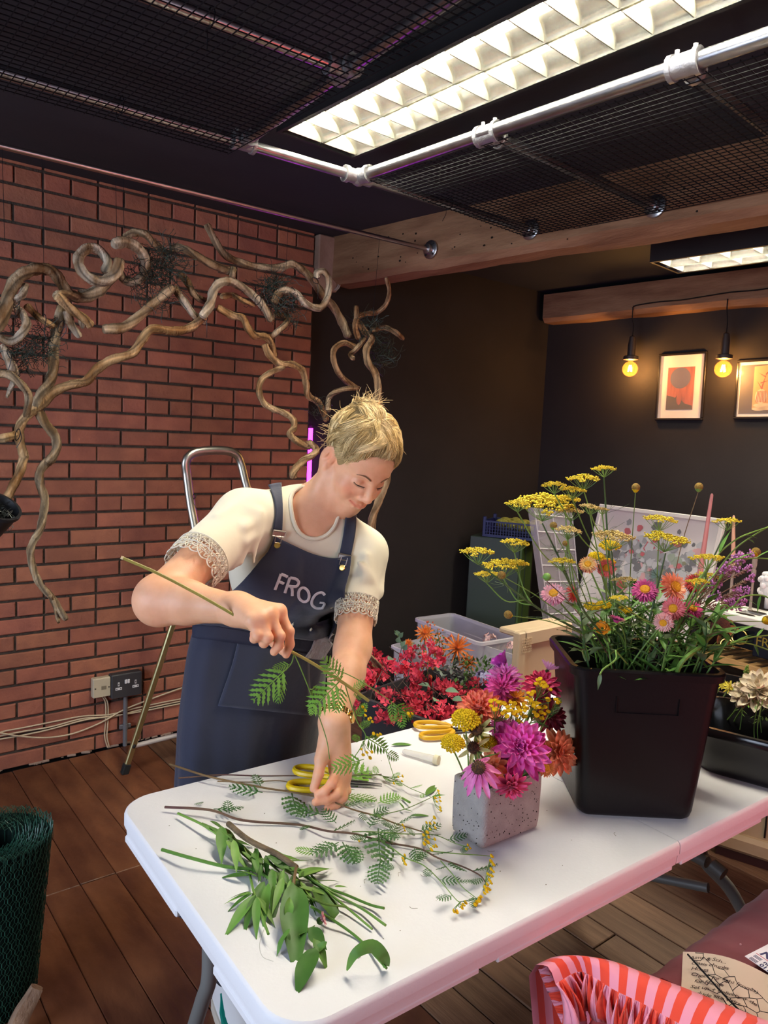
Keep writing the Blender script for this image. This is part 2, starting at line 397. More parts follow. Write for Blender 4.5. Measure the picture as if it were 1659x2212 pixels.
def louvre_lamp(A, ex, ey, Lx, Wy, z, h, label, pitch, nrow=2, hbot=0.04):
    """A = near-left corner (lamp end), ex along the lamp, ey across, z = underside"""
    ex = nrm(ex); ey = nrm(ey); ez = V(0, 0, 1); A = V(A[0], A[1], z)
    R = np.array([ex, ey, ez]).T
    t = thing('ceiling_light', A + V(0, 0, h), label, 'ceiling light')
    P = lambda a, b, c: A + ex * a + ey * b + ez * c
    w = 0.012; m = MB()
    for (a, b, sa, sb) in ((Lx / 2, w / 2, Lx, w), (Lx / 2, Wy - w / 2, Lx, w), (w / 2, Wy / 2, w, Wy - 2 * w), (Lx - w / 2, Wy / 2, w, Wy - 2 * w)):
        m.box(P(a, b, h / 2), (sa, sb, h), R)
    m.box(P(Lx / 2, Wy / 2, h - .004), (Lx, Wy, .008), R)
    m.build('housing', M_lampblack, t, False)
    # inner tray and side reflectors
    iw = (Wy - 2 * w) / nrow; m = MB()
    m.box(P(Lx / 2, Wy / 2, h - .012), (Lx - 2 * w, Wy - 2 * w, .006), R); m.build('tray', M_blade, t, False)
    for k in range(nrow):
        b0 = w + k * iw; tb = MB()
        for side in (0, 1):
            G = []
            for q in range(6):
                u = q / 5; yy = (0.004 + 0.05 * iw * 0 + u ** 2.0 * iw * 0.30); zz = hbot * u
                yv = b0 + yy if side == 0 else b0 + iw - yy
                G.append([P(w, yv, zz), P(Lx - w, yv, zz)])
            tb.grid(G)
        tb.build('reflector', M_reflect, t)
        mt = MB(); yc = b0 + iw / 2
        mt.tube([P(.03, yc, hbot + .012), P(Lx - .03, yc, hbot + .012)], .013, 10)
        mt.build('fluorescent_tube', M_tubeon, t)
    nb = int((Lx - 2 * w) / pitch); first = None
    for k in range(nrow):
        b0 = w + k * iw
        for i in range(nb + 1):
            a = w + 0.02 + i * pitch
            if a > Lx - w - .01: break
            if first is None:
                f = MB(); d = .014          # V-section blade with a dipped lower edge
                prof = [(-d, hbot), (-.0015, .004), (.0015, .004), (d, hbot)]
                G = []
                for q in range(7):
                    y = q / 6; dip = 0
                    yy = 0.003 + y * (iw - .006)
                    G.append([P(a + p0, b0 + yy, p1) for (p0, p1) in prof])
                f.grid(G)
                for rr in range(5):
                    zz = .008 + rr * .0065; off = -d * (zz - .004) / (hbot - .004) - .0012
                    f.box(P(a + off, b0 + iw / 2, zz), (.0012, iw - .008, .002), R)
                ob = f.build('louvre_blade', M_blade, t, False); first = (ob, a, b0)
            else:
                ob = link('louvre_blade', first[0].data, t)
                dl = ex * (a - first[1]) + ey * (b0 - first[2]); ob.location = Vector(first[0].location) + Vector(dl)
    return t
ang = -PI / 2 + 0.045
ex1 = V(math.cos(ang), math.sin(ang), 0); ey1 = V(-ex1[1], ex1[0], 0)
# lamp over the table: end near the wall, running back over the photographer
lampA = V(1.277, 2.262, 0)
louvre_lamp(lampA, ex1, ey1, 1.80, 0.325, 2.520, 0.064, 'long twin-tube louvred ceiling light over the white table', 0.1035)
ex2 = nrm(V(4.66 - 4.16, -5.86, 0)); ey2 = V(-ex2[1], ex2[0], 0)
louvre_lamp(at_z(1403, 567, 2.435), ex2, ey2, 1.5, 0.30, 2.435, 0.148, 'black boxed louvred ceiling light beyond the pine beam', 0.145, hbot=0.05)

# ------------------------------------------------------------------ pipe rack with tees, flanges and wire mesh
ZP = 2.425
def pipe(m, A, B, r): m.tube([A, B], r, 12)
t = thing('pipe_rack', (1.65, 1.65, ZP), 'galvanised pipe rack with cast tees slung under the black ceiling', 'pipe rack')
pc = at_z(775, 383, ZP); pdir = nrm(at_z(1480, 140, ZP) - pc); pend = pc + pdir * 2.6
m = MB(); pipe(m, pc, pend, .0195); m.build('pipe', M_galv, t)
p2 = at_z(0, 155, ZP); p2d = nrm(p2 - pc); m = MB(); pipe(m, pc, pc + p2d * 2.0, .0165); m.build('pipe', M_galv, t)
pl = at_z(520, 312, ZP); ptee = at_z(748, 152, ZP); pld = nrm(ptee - pl); m = MB(); pipe(m, pl, pl + pld * 2.2, .0165); m.build('pipe', M_galv, t)
p3 = at_z(345, 0, ZP); m = MB(); pipe(m, ptee, ptee + nrm(p3 - ptee) * 1.8, .0165); m.build('pipe', M_galv, t)
tees = [at_z(1055, 290, ZP), at_z(1480, 140, ZP)]
flg = [at_z(1148, 497, ZP), at_z(1443, 457, ZP)]
third = flg[1] + (flg[1] - flg[0]) * 1.04
fl_ = [flg[0], flg[1], third]
def beamface(p):                                       # point on the beam's room face at the same y
    return V(BFACE(p[1]) - .003, p[1], p[2])
fl_ = [beamface(p) for p in fl_]
for a, b in zip([pc] + tees, fl_):
    m = MB(); pipe(m, a, b, .0165); m.build('pipe', M_galv, t)
def tee(c, d, e, r=.027, l=.075):
    m = MB(); d = nrm(d); e = nrm(e)
    m.tube([c - d * l / 2, c + d * l / 2], r, 14); m.tube([c - d * l / 2, c - d * (l / 2 - .012)], r + .004, 14); m.tube([c + d * (l / 2 - .012), c + d * l / 2], r + .004, 14)
    m.tube([c, c + e * .055], r * .92, 14); m.tube([c + e * .043, c + e * .055], r * 1.05, 14)
    for s in (-1, 1): m.tube([c + d * s * .022 + V(0, 0, r * .6), c + d * s * .022 + V(0, 0, r + .012)], .006, 6)
    return m.build('tee_fitting', M_cast, t)
for c, f_ in zip(tees, fl_[1:]): tee(c, pdir, f_ - c)
tee(ptee, pld, p3 - ptee, .024); tee(pl + pld * .02, p2d, pld, .024)
m = MB(); m.ball(pc, .03, 14, 8); m.tube([pc, pc + pdir * .06], .026, 14); m.tube([pc + pdir * .045, pc + pdir * .06], .03, 14)
m.tube([pc, pc + p2d * .06], .024, 14); m.tube([pc + p2d * .045, pc + p2d * .06], .028, 14); m.tube([pc, pc + nrm(fl_[0] - pc) * .05], .022, 14); m.build('corner_fitting', M_cast, t)
def flange(c, nrm_, parent, r=.042):
    n_ = nrm(nrm_); F = frame(n_, (0, 0, 1)); m = MB()
    m.lathe([(r, 0), (r, .006), (r - .003, .008), (.024, .009), (.022, .03), (.019, .031)], 24, c, F); o = m.build('wall_flange', M_galv, parent)
    m = MB()
    for k in range(4):
        a = PI / 4 + k * PI / 2; m.lathe([(.0055, .008), (.0055, .011), (.002, .0105)], 8, c + F[:, 0] * math.cos(a) * r * .74 + F[:, 1] * math.sin(a) * r * .74, F)
    q = m.build('screw', M_brassd, o); q['kind'] = 'stuff'
    return o
for f_ in fl_: flange(f_, (-1, -.08, 0), t)

def mesh_panel(O, ex, ey, a, b, pitch, label, r=.0016, sag=0.004):
    ex = nrm(ex); ey = nrm(ey); m = MB(); S = [(0, 1), (.87, -.5), (-.87, -.5)]
    def rod(P0, P1, dz):
        d = nrm(P1 - P0); s_ = nrm(np.cross(d, V(0, 0, 1))); vs = []
        for P_ in (P0, P1): vs += [P_ + s_ * q[0] * r + V(0, 0, dz + q[1] * r) for q in S]
        m.add(vs, [(0, 1, 4, 3), (1, 2, 5, 4), (2, 0, 3, 5)])
    O = np.asarray(O, float)
    for i in range(int(a / pitch) + 1): rod(O + ex * i * pitch, O + ex * i * pitch + ey * b, 0.0)
    for i in range(int(b / pitch) + 1): rod(O + ey * i * pitch, O + ey * i * pitch + ex * a, 2 * r)
    o = m.build('wire_mesh_panel', M_wire, None, False); return tag(o, label, 'wire mesh')
ZM = 2.398
ca = at_z(492, 333, ZM)
mesh_panel(ca, p2d, nrm(at_z(1095, 0, ZM) - ca), 1.65, 1.75, .0255, 'black welded mesh tied under the pipes left of the ceiling light', r=.0017)
cb = at_z(1140, 514, ZM); cb2 = at_z(800, 392, ZM)
eyb = nrm(at_z(1659, 412, ZM) - cb)
mesh_panel(cb, cb2 - cb, eyb, np.linalg.norm(cb2 - cb), 1.9, .0255, 'black welded mesh between the pipe and the pine beam', r=.0017)
# loose strip of mesh doubled along the panel edge
m = MB()
# cable ties holding the mesh to the pipes
def tie(c, d, r, tail=(0, 0, -1), n=12):
    F = frame(d); P = [c + F[:, 0] * math.cos(a) * r + F[:, 1] * math.sin(a) * r for a in np.linspace(0, 2 * PI, n, endpoint=False)]
    m = MB(); m.tube(P, .0016, 5, closed=True); m.tube(smooth_path([P[0], P[0] + nrm(tail) * .03 + V(U(-.01, .01), U(-.01, .01), 0), P[0] + nrm(tail) * .06 + V(U(-.02, .02), U(-.02, .02), .0)], 4), .0012, 4)
    return m
for (px, py, lb) in ((455, 38, 'black cable tie around the pipe, topmost at the left'), (262, 225, 'black cable tie on the thin pipe above the brick wall'), (705, 140, 'black cable tie next to the tee left of the ceiling light'), (970, 440, 'black cable tie hanging from the mesh near the pine beam')):
    c = at_z(px, py, ZP); tag(tie(c, V(-1, .03, 0), .022).build('cable_tie', M_wire), lb, 'cable tie')

# slim rail the vine hangs from
ra = at_z(925, 538, 2.42); ra = beamface(ra); rb_ = at_z(0, 315, 2.42); rd = nrm(rb_ - ra); RAILY = lambda x: ra[1] + rd[1] * (x - ra[0]) / rd[0]
M_rail = mat('thin_steel_rail', (0.50, 0.42, 0.40), 0.32, 1.0)
t = thing('hanging_rail', ra, 'thin steel rail flanged to the pine beam above the brick wall', 'rail')
m = MB(); pipe(m, ra, ra + rd * 3.6, .0105); m.build('pipe', M_rail, t); flange(ra, (-1, -.08, 0), t, .043)

# grey cable pair down the pad stone
m = MB()
for k in (0, 1):
    b = V(2.322 + k * .010, YB - .047, 0); m.tube(smooth_path([b + V(0, 0, 2.58), b + V(.002, 0, 2.5), b + V(-.004, 0, 2.42), b + V(.002, 0, 2.34), b + V(-.012, .01, 2.31), b + V(-.03, .03, 2.30)], 4), .004, 6)
M_cable = mat('grey_cable', (0.33, 0.30, 0.27), 0.6)
tag(m.build('cable', M_cable), 'pair of pale cables running down the pad stone beside the beam', 'cable')

# ------------------------------------------------------------------ pendant bulbs on the back beam
M_glassb = mat('bulb_glass', (0.5, 0.25, 0.06), 0.05, alpha=0.07, spec=0.5)
M_fil = mat('bulb_filament', (1, .6, .2), 0.5, emit=(1.0, 0.42, 0.08), estr=260.0)
M_holder = mat('bulb_holder', (0.035, 0.024, 0.02), 0.5)
cordpts = []
def bxf(y): return 4.16 + (3.46 - y) / 5.86 * .5 - .086
bulbs = [(1361, 797, 'left-hand glowing globe bulb hanging on the dark back wall'), (1562, 797, 'glowing globe bulb hanging between the two framed prints')]
for k, (px, py, lb) in enumerate(bulbs):
    yy = [2.79, 2.19][k]; X = bxf(yy) + .015
    g = at_x(px, py, X); t = thing('pendant_bulb', g + V(0, 0, .36), lb, 'pendant bulb')
    r = .048
    m = MB(); m.ball(g, r, 20, 14); m.lathe([(.016, r - .004), (.014, r + .012)], 14, g, capb=False, capt=False); m.build('glass_globe', M_glassb, t)
    m = MB()
    for a in range(4):
        an = a * PI / 2; m.tube([g + V(.006 * math.cos(an), .006 * math.sin(an), .022), g + V(.013 * math.cos(an), .013 * math.sin(an), -.016)], .0022, 5)
    m.build('filament', M_fil, t)
    m = MB(); m.lathe([(.012, r + .004), (.030, r + .006), (.046, r + .010), (.046, r + .030), (.036, r + .034), (.024, r + .036), (.024, r + .10), (.018, r + .15), (.012, r + .155), (.004, r + .16)], 20, g); m.build('bulb_holder', M_holder, t)
    top = V(bxf(yy) - .006, g[1], 2.40)
    m = MB(); m.tube(smooth_path([g + V(0, 0, r + .15), g + V(.001, 0, r + .22), V(top[0] + .004, top[1], top[2] - .06), top], 5), .0036, 6); m.build('flex', M_wire, t)
    d = bpy.data.lights.new('bulb_glow', 'POINT'); d.energy = 5.5; d.color = (1.0, 0.50, 0.15); d.shadow_soft_size = .02
    lo = bpy.data.objects.new('bulb_glow', d); COL.objects.link(lo); lo.parent = t; lo.location = (0, 0, -.36 - .005)
    cordpts.append(top)
m = MB(); ys = np.linspace(cordpts[0][1], 1.2, 12)
P = [cordpts[0] + V(-.004, 0, .0)] + [V(bxf(y) - .006, y - .02, 2.415 + .004 * math.sin(i * 2.1) + .004 * i) for i, y in enumerate(ys)]
m.tube(smooth_path(P, 3), .0042, 6); tag(m.build('flex_cable', M_wire), 'black flex pinned along the timber beam above the bulbs', 'cable')

# ------------------------------------------------------------------ framed prints on the back wall
M_frameblk = mat('black_frame', (0.016, 0.013, 0.012), 0.3)
M_mount = mat('white_mount', (0.72, 0.66, 0.62), 0.8)
M_glz = mat('picture_glass', (1, 1, 1), 0.03, alpha=0.06, spec=0.6)
P_red = mat('print_red', (0.42, 0.06, 0.035), 0.7, col2=(0.22, 0.025, 0.02), scale=14, stretch=(1, 3, .6), contrast=(.3, .7))
P_blue = mat('print_dusk_blue', (0.07, 0.055, 0.12), 0.7)
P_night = mat('print_dark', (0.03, 0.015, 0.02), 0.7)
P_ochre = mat('print_ochre', (0.55, 0.27, 0.10), 0.7)
P_cream = mat('print_cream', (0.62, 0.48, 0.30), 0.7)
wall_x = lambda y: 4.215 + (3.5 - y) * KB
def on_wall(px, py, off=0.0):
    return at_plane(px, py, wb_o + wb_n * off, wb_n)
def frame_box(name, c4, depth, border, label, inner, n_):
    """c4: four corners (top-left, top-right, bottom-right, bottom-left) of the front face"""
    TL, TR, BR, BL = [np.asarray(p) for p in c4]; ex = nrm(TR - TL); ey = nrm(np.cross(n_, ex)); ey = ey if ey[2] > 0 else -ey
    w = (np.linalg.norm(TR - TL) + np.linalg.norm(BR - BL)) / 2; h = (np.linalg.norm(BL - TL) + np.linalg.norm(BR - TR)) / 2
    c = (TL + TR + BR + BL) / 4; R = np.array([ex, ey, np.cross(ex, ey)]).T
    nn = n_
    t = thing(name, c - ey * h / 2 - nn * depth, label, 'picture')
    m = MB()
    for (a, b, sa, sb) in ((0, h / 2 - border / 2, w, border), (0, -h / 2 + border / 2, w, border), (-w / 2 + border / 2, 0, border, h - 2 * border), (w / 2 - border / 2, 0, border, h - 2 * border)):
        m.box(c + ex * a + ey * b - nn * depth / 2, (sa, sb, depth), R, ch=.003)
    m.build('frame', M_frameblk if inner != 'poster' else M_pwhite, t, False)
    m = MB(); m.box(c - nn * (depth * .8), (w - border, h - border, .004), R); m.build('mount', M_mount, t, False)
    m = MB(); m.box(c - nn * .004, (w - 2 * border, h - 2 * border, .0015), R); m.build('glazing', M_glz, t, False)
    return t, c - nn * (depth * .8 - .003), ex, ey, nn, w, h
M_pwhite = mat('white_frame', (0.68, 0.64, 0.60), 0.45)
def blob(c, ex, ey, pts, nn, h=.0008):
    m = MB(); m.prism(pts, c, ex, ey, nn, h); return m
T1 = frame_box('framed_print', [on_wall(1423, 765, .022), on_wall(1526, 758, .022), on_wall(1517, 909, .022), on_wall(1413, 907, .022)], .022, .014, 'black framed print of a dusky disc over red drapery, white mount', 'p', wb_n)
t, c, ex, ey, nn, w, h = T1
m = blob(c, ex, ey, [(-w * .29, -h * .34), (w * .27, -h * .34), (w * .27, h * .29), (-w * .29, h * .29)], nn); m.build('print', P_red, t, False)
m = blob(c + nn * .0009, ex, ey, [(w * .21 * math.cos(a) - .02 * w, h * .155 * math.sin(a) + h * .13) for a in np.linspace(0, 2 * PI, 36, endpoint=False)], nn); m.build('print_disc', P_blue, t, False)
m = blob(c + nn * .0009, ex, ey, [(-w * .29, -h * .34), (w * .27, -h * .34), (w * .25, -h * .28), (w * .1, -h * .25), (w * .03, -h * .2), (-w * .05, -h * .1), (-w * .1, -h * .16), (-w * .29, -h * .12)], nn); m.build('print_shadow', P_night, t, False)
m = blob(c + nn * .0019, ex, ey, [(-w * .02 + .055 * w * math.cos(a), -h * .17 + .10 * h * math.sin(a)) for a in np.linspace(0, 2 * PI, 20, endpoint=False)], nn); m.build('print_figure', P_red, t, False)
T2 = frame_box('framed_print', [on_wall(1592, 778, .022), on_wall(1722, 770, .022), on_wall(1713, 905, .022), on_wall(1583, 905, .022)], .022, .014, 'black framed print of an orange flower in a patterned vase', 'p', wb_n)
t, c, ex, ey, nn, w, h = T2
m = blob(c, ex, ey, [(-w * .43, -h * .41), (w * .43, -h * .41), (w * .43, h * .41), (-w * .43, h * .41)], nn); m.build('print', P_night, t, False)
m = blob(c + nn * .0009, ex, ey, [(-w * .2, -h * .34), (w * .16, -h * .36), (w * .16, h * .40), (-w * .2, h * .38)], nn); m.build('print_panel', P_ochre, t, False)
m = MB()
for (a, b, sa, sb) in ((-.06, -.12, .10, .12), (-.02, -.27, .16, .035), (.03, -.32, .14, .03), (-.08, -.33, .12, .03)):
    m.prism([(w * (a + sa * math.cos(q)), h * (b + sb * math.sin(q))) for q in np.linspace(0, 2 * PI, 18, endpoint=False)], c + nn * .0018, ex, ey, nn, .0008)
m.build('print_vase', P_cream, t, False)
m = MB()
for k in range(7): m.prism([(w * (-.14 + .026 * k), h * (-.22)), (w * (-.13 + .026 * k), h * (-.22)), (w * (-.115 + .022 * k), h * (-.03)), (w * (-.125 + .022 * k), h * -.03)], c + nn * .0028, ex, ey, nn, .0006)
for (a0, b0, a1, b1) in ((-.06, 0, .0, .24), (-.05, .0, -.14, .14), (0, .24, .12, .36), (0, .2, -.12, .27), (-.08, .1, .06, .14)):
    d = nrm(V(a1 - a0, b1 - b0, 0)); q = V(-d[1], d[0], 0) * .012
    m.prism([(w * (a0 + q[0]), h * (b0 + q[1])), (w * (a0 - q[0]), h * (b0 - q[1])), (w * a1, h * b1)], c + nn * .0028, ex, ey, nn, .0006)
m.build('print_flower', P_red, t, False)
# ------------------------------------------------------------------ hanging vine sculpture
M_vine = mat('weathered_vine', (0.30, 0.19, 0.10), 0.8, col2=(0.74, 0.63, 0.48), scale=9, stretch=(2, 2, 1), bump=0.9, bscale=60, attr='Col', contrast=(0.36, 0.66), spec=0.25, detail=8)
M_tie = mat('black_tie', (0.01, 0.01, 0.01), 0.45)
M_gwire = mat('dark_green_wire', (0.02, 0.035, 0.025), 0.5, spec=0.5)
YV = 2.75
vine = thing('hanging_vine', (1.35, YV, 1.05), 'sculptural swag of twisted grey-brown vine hanging before the brick wall', 'vine sculpture')
cc = lambda x, y: (x / 3.318, 480 + y / 3.318)
dd = lambda x, y: (400 + x / 3.318, 460 + y / 3.318)
ee = lambda x, y: (x / 3.95, 950 + y / 3.95)
gg = lambda x, y: (560 + x / 10.37, 900 + y / 10.37)
def vbranch(pts, r0, r1=None, dy=0.0, dy1=None, tone=(1, 1, 1), bow=0.03, ridge=0.10):
    r1 = r0 if r1 is None else r1; dy1 = dy if dy1 is None else dy1
    n = len(pts); P = []
    for i, (x, y) in enumerate(pts):
        t = i / max(1, n - 1); P.append(at_y(x, y, YV + dy + (dy1 - dy) * t + bow * math.sin(PI * t * 2 + r0)))
    P = smooth_path(P, 7); k = len(P)
    dep = YV / 1.0
    R = np.linspace(r0, r1, k) * 2.95 / F_PX * (1 + 0.06 * np.sin(np.arange(k) * 0.9 + r0) + 0.03 * np.sin(np.arange(k) * 2.3))
    R[0] *= .8; R[-1] *= .72
    rr = rnd.random() * 6; tw = U(.05, .12)
    m = MB(); th = np.arange(16)
    base = np.array(tone)
    cols = []
    for i in range(k):
        for q in range(16):
            s_ = 0.74 + 0.34 * math.sin(3 * (q / 16 * 2 * PI) + rr) + 0.24 * math.sin(7 * q / 16 * 2 * PI + rr * 2 + i * .05)
            cols.append(base * max(.22, min(1.25, s_)))
    m.tube(P, R, 16, ridge=ridge, nr=3, twist=tw, lump=0.02)
    m.c[-1] = np.c_[np.array(cols), np.ones(len(cols))]
    return m.build('branch', M_vine, vine, 1.2, True)
G_, B_, O_ = (.95, .92, .9), (.72, .62, .5), (.95, .72, .48)
C, D, E, G = (lambda L: [cc(*p) for p in L]), (lambda L: [dd(*p) for p in L]), (lambda L: [ee(*p) for p in L]), (lambda L: [gg(*p) for p in L])
vbranch(C([(-40, 780), (40, 610), (80, 490), (130, 400), (210, 345), (300, 330), (380, 362), (440, 440), (500, 510), (590, 545), (680, 515), (750, 450), (850, 320), (850, 262)]), 11, 9.5, -.05, .02, B_)
vbranch(C([(852, 262), (830, 370), (740, 425), (640, 395), (572, 320), (568, 240), (640, 180), (720, 205), (768, 285), (750, 365)]), 10, 8.5, -.09, -.02, G_, .02)
vbranch(C([(810, 160), (900, 145), (990, 190), (1042, 280), (1030, 380), (960, 432), (885, 412), (850, 365), (760, 440), (640, 500), (560, 505)]), 10.5, 7, -.06, .05, G_, .02)
vbranch(C([(895, 115), (960, 75), (1040, 85), (1110, 160), (1200, 225)]), 7.5, 7, .0, .03, B_)
vbranch(C([(1225, 200), (1290, 185), (1350, 205), (1420, 250), (1520, 305), (1640, 350)]) + D([(240, 398), (345, 415)]), 8.5, 8, .03, .0, B_)
vbranch(D([(345, 400), (340, 440), (335, 480)]), 7, 6, 0, .02, B_)
vbranch(C([(1270, 370), (1340, 420), (1385, 510), (1440, 555), (1520, 562)]), 7.5, 6.5, .02, .03, B_)
vbranch(C([(740, 770), (880, 752), (1000, 672), (1120, 570), (1240, 465)]), 10, 9, -.05, -.03, (.85, .72, .6), .01)
vbranch(C([(1250, 470), (1330, 580), (1395, 670), (1470, 715)]), 8, 6.5, -.02, .0, G_)
vbranch(C([(1510, 575), (1440, 695), (1350, 760), (1230, 782), (1085, 772), (1010, 860), (940, 940), (790, 990), (690, 1062), (620, 1140), (500, 1165), (390, 1212), (300, 1310), (200, 1382), (140, 1470), (138, 1560), (175, 1680)]) + E([(205, 150), (165, 280), (105, 400), (50, 520)]), 9, 8, -.03, .0, O_)
vbranch(D([(120, 745), (180, 650), (205, 560), (250, 505), (320, 490), (400, 525), (480, 590), (560, 670), (625, 775)]), 9.5, 8.5, -.07, -.03, G_, .01)
vbranch(C([(440, 600), (430, 700), (400, 800), (382, 900), (385, 1050), (350, 1150), (290, 1240), (268, 1330), (320, 1440), (395, 1530), (405, 1620), (352, 1715)]) + E([(440, 150), (352, 250), (340, 380), (378, 500), (372, 640), (342, 760), (282, 870), (262, 980), (290, 1130), (350, 1240), (440, 1340), (495, 1430), (570, 1535)]), 10, 6, .0, .05, (.82, .74, .62), .02)
vbranch(E([(430, 1330), (470, 1430), (500, 1560)]), 4.5, 4, .05, .06, B_)
vbranch(C([(400, 525), (455, 570), (540, 645), (610, 700), (655, 748)]), 9, 7.5, -.08, -.06, O_, .0)
vbranch(C([(400, 525), (470, 512), (560, 535)]), 8, 7, -.07, 0, B_, .0)
vbranch(C([(480, 635), (505, 720), (575, 825)]), 9, 6, -.05, -.05, G_, .0)
vbranch(C([(600, 680), (580, 700), (600, 760)]), 6, 5, -.06, -.05, G_, .0)
vbranch(C([(-30, 615), (90, 560), (160, 520), (185, 450)]), 7, 6, -.08, -.05, G_)
vbranch(C([(80, 605), (150, 645), (188, 730), (150, 810), (80, 855), (-20, 820)]), 7.5, 7.5, -.06, -.05, G_)
vbranch(C([(190, 600), (250, 660), (320, 712), (400, 752)]), 6.5, 5.5, -.04, -.02, O_)
vbranch(C([(0, 880), (50, 950), (85, 1030), (110, 1110)]), 7, 9, -.02, 0, G_)
vbranch(C([(-20, 1085), (80, 1100), (160, 1170), (205, 1250), (185, 1390)]), 7.5, 6.5, -.07, -.05, B_)
vbranch(C([(110, 1110), (80, 1180), (50, 1255)]), 6, 3, -.05, -.06, G_)
vbranch(C([(-40, 1556), (40, 1545), (105, 1520)]), 8, 7, -.06, -.03, O_)
vbranch(D([(150, 80), (220, 210), (300, 310), (400, 360), (530, 385), (680, 395), (760, 365), (830, 398), (900, 470), (980, 580), (1060, 670), (1120, 780), (1175, 890)]), 7.5, 10, .05, .03, B_)
vbranch(D([(950, 470), (945, 435), (985, 422), (1025, 470), (1030, 550), (1010, 630), (955, 682), (870, 655), (800, 580), (720, 552), (665, 580), (640, 650)]), 7, 8.5, -.05, -.05, G_, .01)
vbranch(D([(230, 680), (330, 732), (410, 752), (450, 830), (500, 880), (580, 890), (620, 950), (640, 1035)]), 8, 8, -.02, .0, O_)
vbranch(D([(640, 730), (730, 750), (715, 800), (660, 850), (605, 905)]), 7, 6.5, 0, .0, B_)
vbranch(D([(565, 940), (600, 1010), (680, 1080), (770, 1090), (840, 1130), (870, 1230), (880, 1310), (950, 1350), (990, 1420), (1010, 1490)]), 8, 7.5, -.02, .03, O_)
vbranch(D([(710, 1105), (620, 1140), (550, 1190), (530, 1270), (560, 1360), (620, 1400), (700, 1430), (770, 1480), (782, 1540), (750, 1580), (790, 1630), (880, 1670)]) + G([(1130, 590), (1240, 680), (1270, 770), (1170, 880), (1000, 970), (850, 1120), (770, 1270), (770, 1380)]), 6.5, 8.5, -.02, -.12, (.85, .68, .48), .02)
vbranch(D([(260, 600), (340, 588), (420, 632), (495, 662)]), 6.5, 5, 0, 0, O_)
vbranch(D([(1440, 462), (1462, 560), (1440, 650), (1380, 712), (1290, 722), (1230, 755), (1218, 830), (1245, 905)]), 5, 7, 0, 0, (.7, .5, .36))
vbranch(D([(1225, 665), (1225, 770)]), 6, 6, 0, 0, B_)
vbranch(D([(1330, 842), (1430, 822), (1500, 850), (1562, 902)]), 6.5, 6.5, 0, -.03, (.75, .6, .45))
vbranch(D([(1205, 1045), (1185, 1015), (1225, 975), (1290, 900)]), 6, 6, -.02, 0, B_)
vbranch(D([(1225, 965), (1140, 930), (1072, 970), (1060, 1040), (1090, 1130), (1150, 1200), (1235, 1260)]), 7, 6.5, -.03, .0, (.75, .56, .4))
vbranch(D([(1025, 1420), (1030, 1330), (1065, 1290), (1150, 1262), (1240, 1252)]), 6.5, 6, -.03, 0, B_)
vbranch(D([(1235, 780), (1290, 850), (1335, 900), (1300, 980), (1312, 1070), (1360, 1150), (1385, 1250), (1385, 1350)]) + [(822, 900), (830, 960), (835, 1030), (818, 1085), (803, 1130), (800, 1210), (796, 1300), (791, 1365), (781, 1398), (800, 1432), (826, 1460)], 8, 10, -.02, -.18, (.75, .6, .45))
vbranch([(797, 1290), (790, 1345), (785, 1395), (806, 1425), (836, 1452)], 7, 6, -.20, -.22, B_)
# wads of crumpled chicken wire
def wad(px, py, r, n, dy=0.0):
    c = at_y(px, py, YV + dy); R = r * 2.95 / F_PX; m = MB()
    for i in range(n):
        q = V(U(-1, 1), U(-.7, .7), U(-1, 1)) * R * .8; P = [c + q]
        d = nrm(V(U(-1, 1), U(-1, 1), U(-1, 1)))
        for k in range(5):
            d = nrm(d + V(U(-1, 1), U(-1, 1), U(-1, 1)) * .8); P.append(P[-1] + d * R * U(.16, .34))
        m.tube(smooth_path(P, 2), .0011, 3, caps=False)
    o = m.build('chicken_wire', M_gwire, vine); o['kind'] = 'stuff'
for a in ((352, 575, 38, 190, -.02), (300, 605, 30, 50, -.01), (330, 630, 40, 50, 0), (590, 632, 40, 200, -.02), (620, 668, 34, 70, 0), (70, 738, 40, 130, -.02), (40, 778, 25, 50, 0), (795, 712, 32, 120, 0), (822, 765, 40, 110, .02), (688, 885, 26, 30, 0)): wad(*a)
for (px, py, w_) in ((22, 648, 12), (36, 655, 11), (132, 706, 12), (96, 688, 8), (20, 765, 8), (310, 586, 13), (440, 682, 12), (557, 648, 11), (632, 628, 8), (681, 606, 9), (38, 939, 11), (420, 1072, 6)):
    c = at_y(px, py, YV - .06); m = tie(c, V(U(-.3, .3) + .8, .1, U(-.3, .9)), w_ * 2.9 / F_PX, n=10); m.build('cable_tie', M_tie, vine)
for (px, py) in ((95, 600), (252, 520), (268, 500), (492, 560), (618, 575), (805, 690), (10, 520)):
    p = at_y(px, py, YV); m = MB(); m.tube([p, V(p[0], RAILY(p[0]), 2.432)], .0009, 4); m.build('hanging_thread', M_wire, vine)
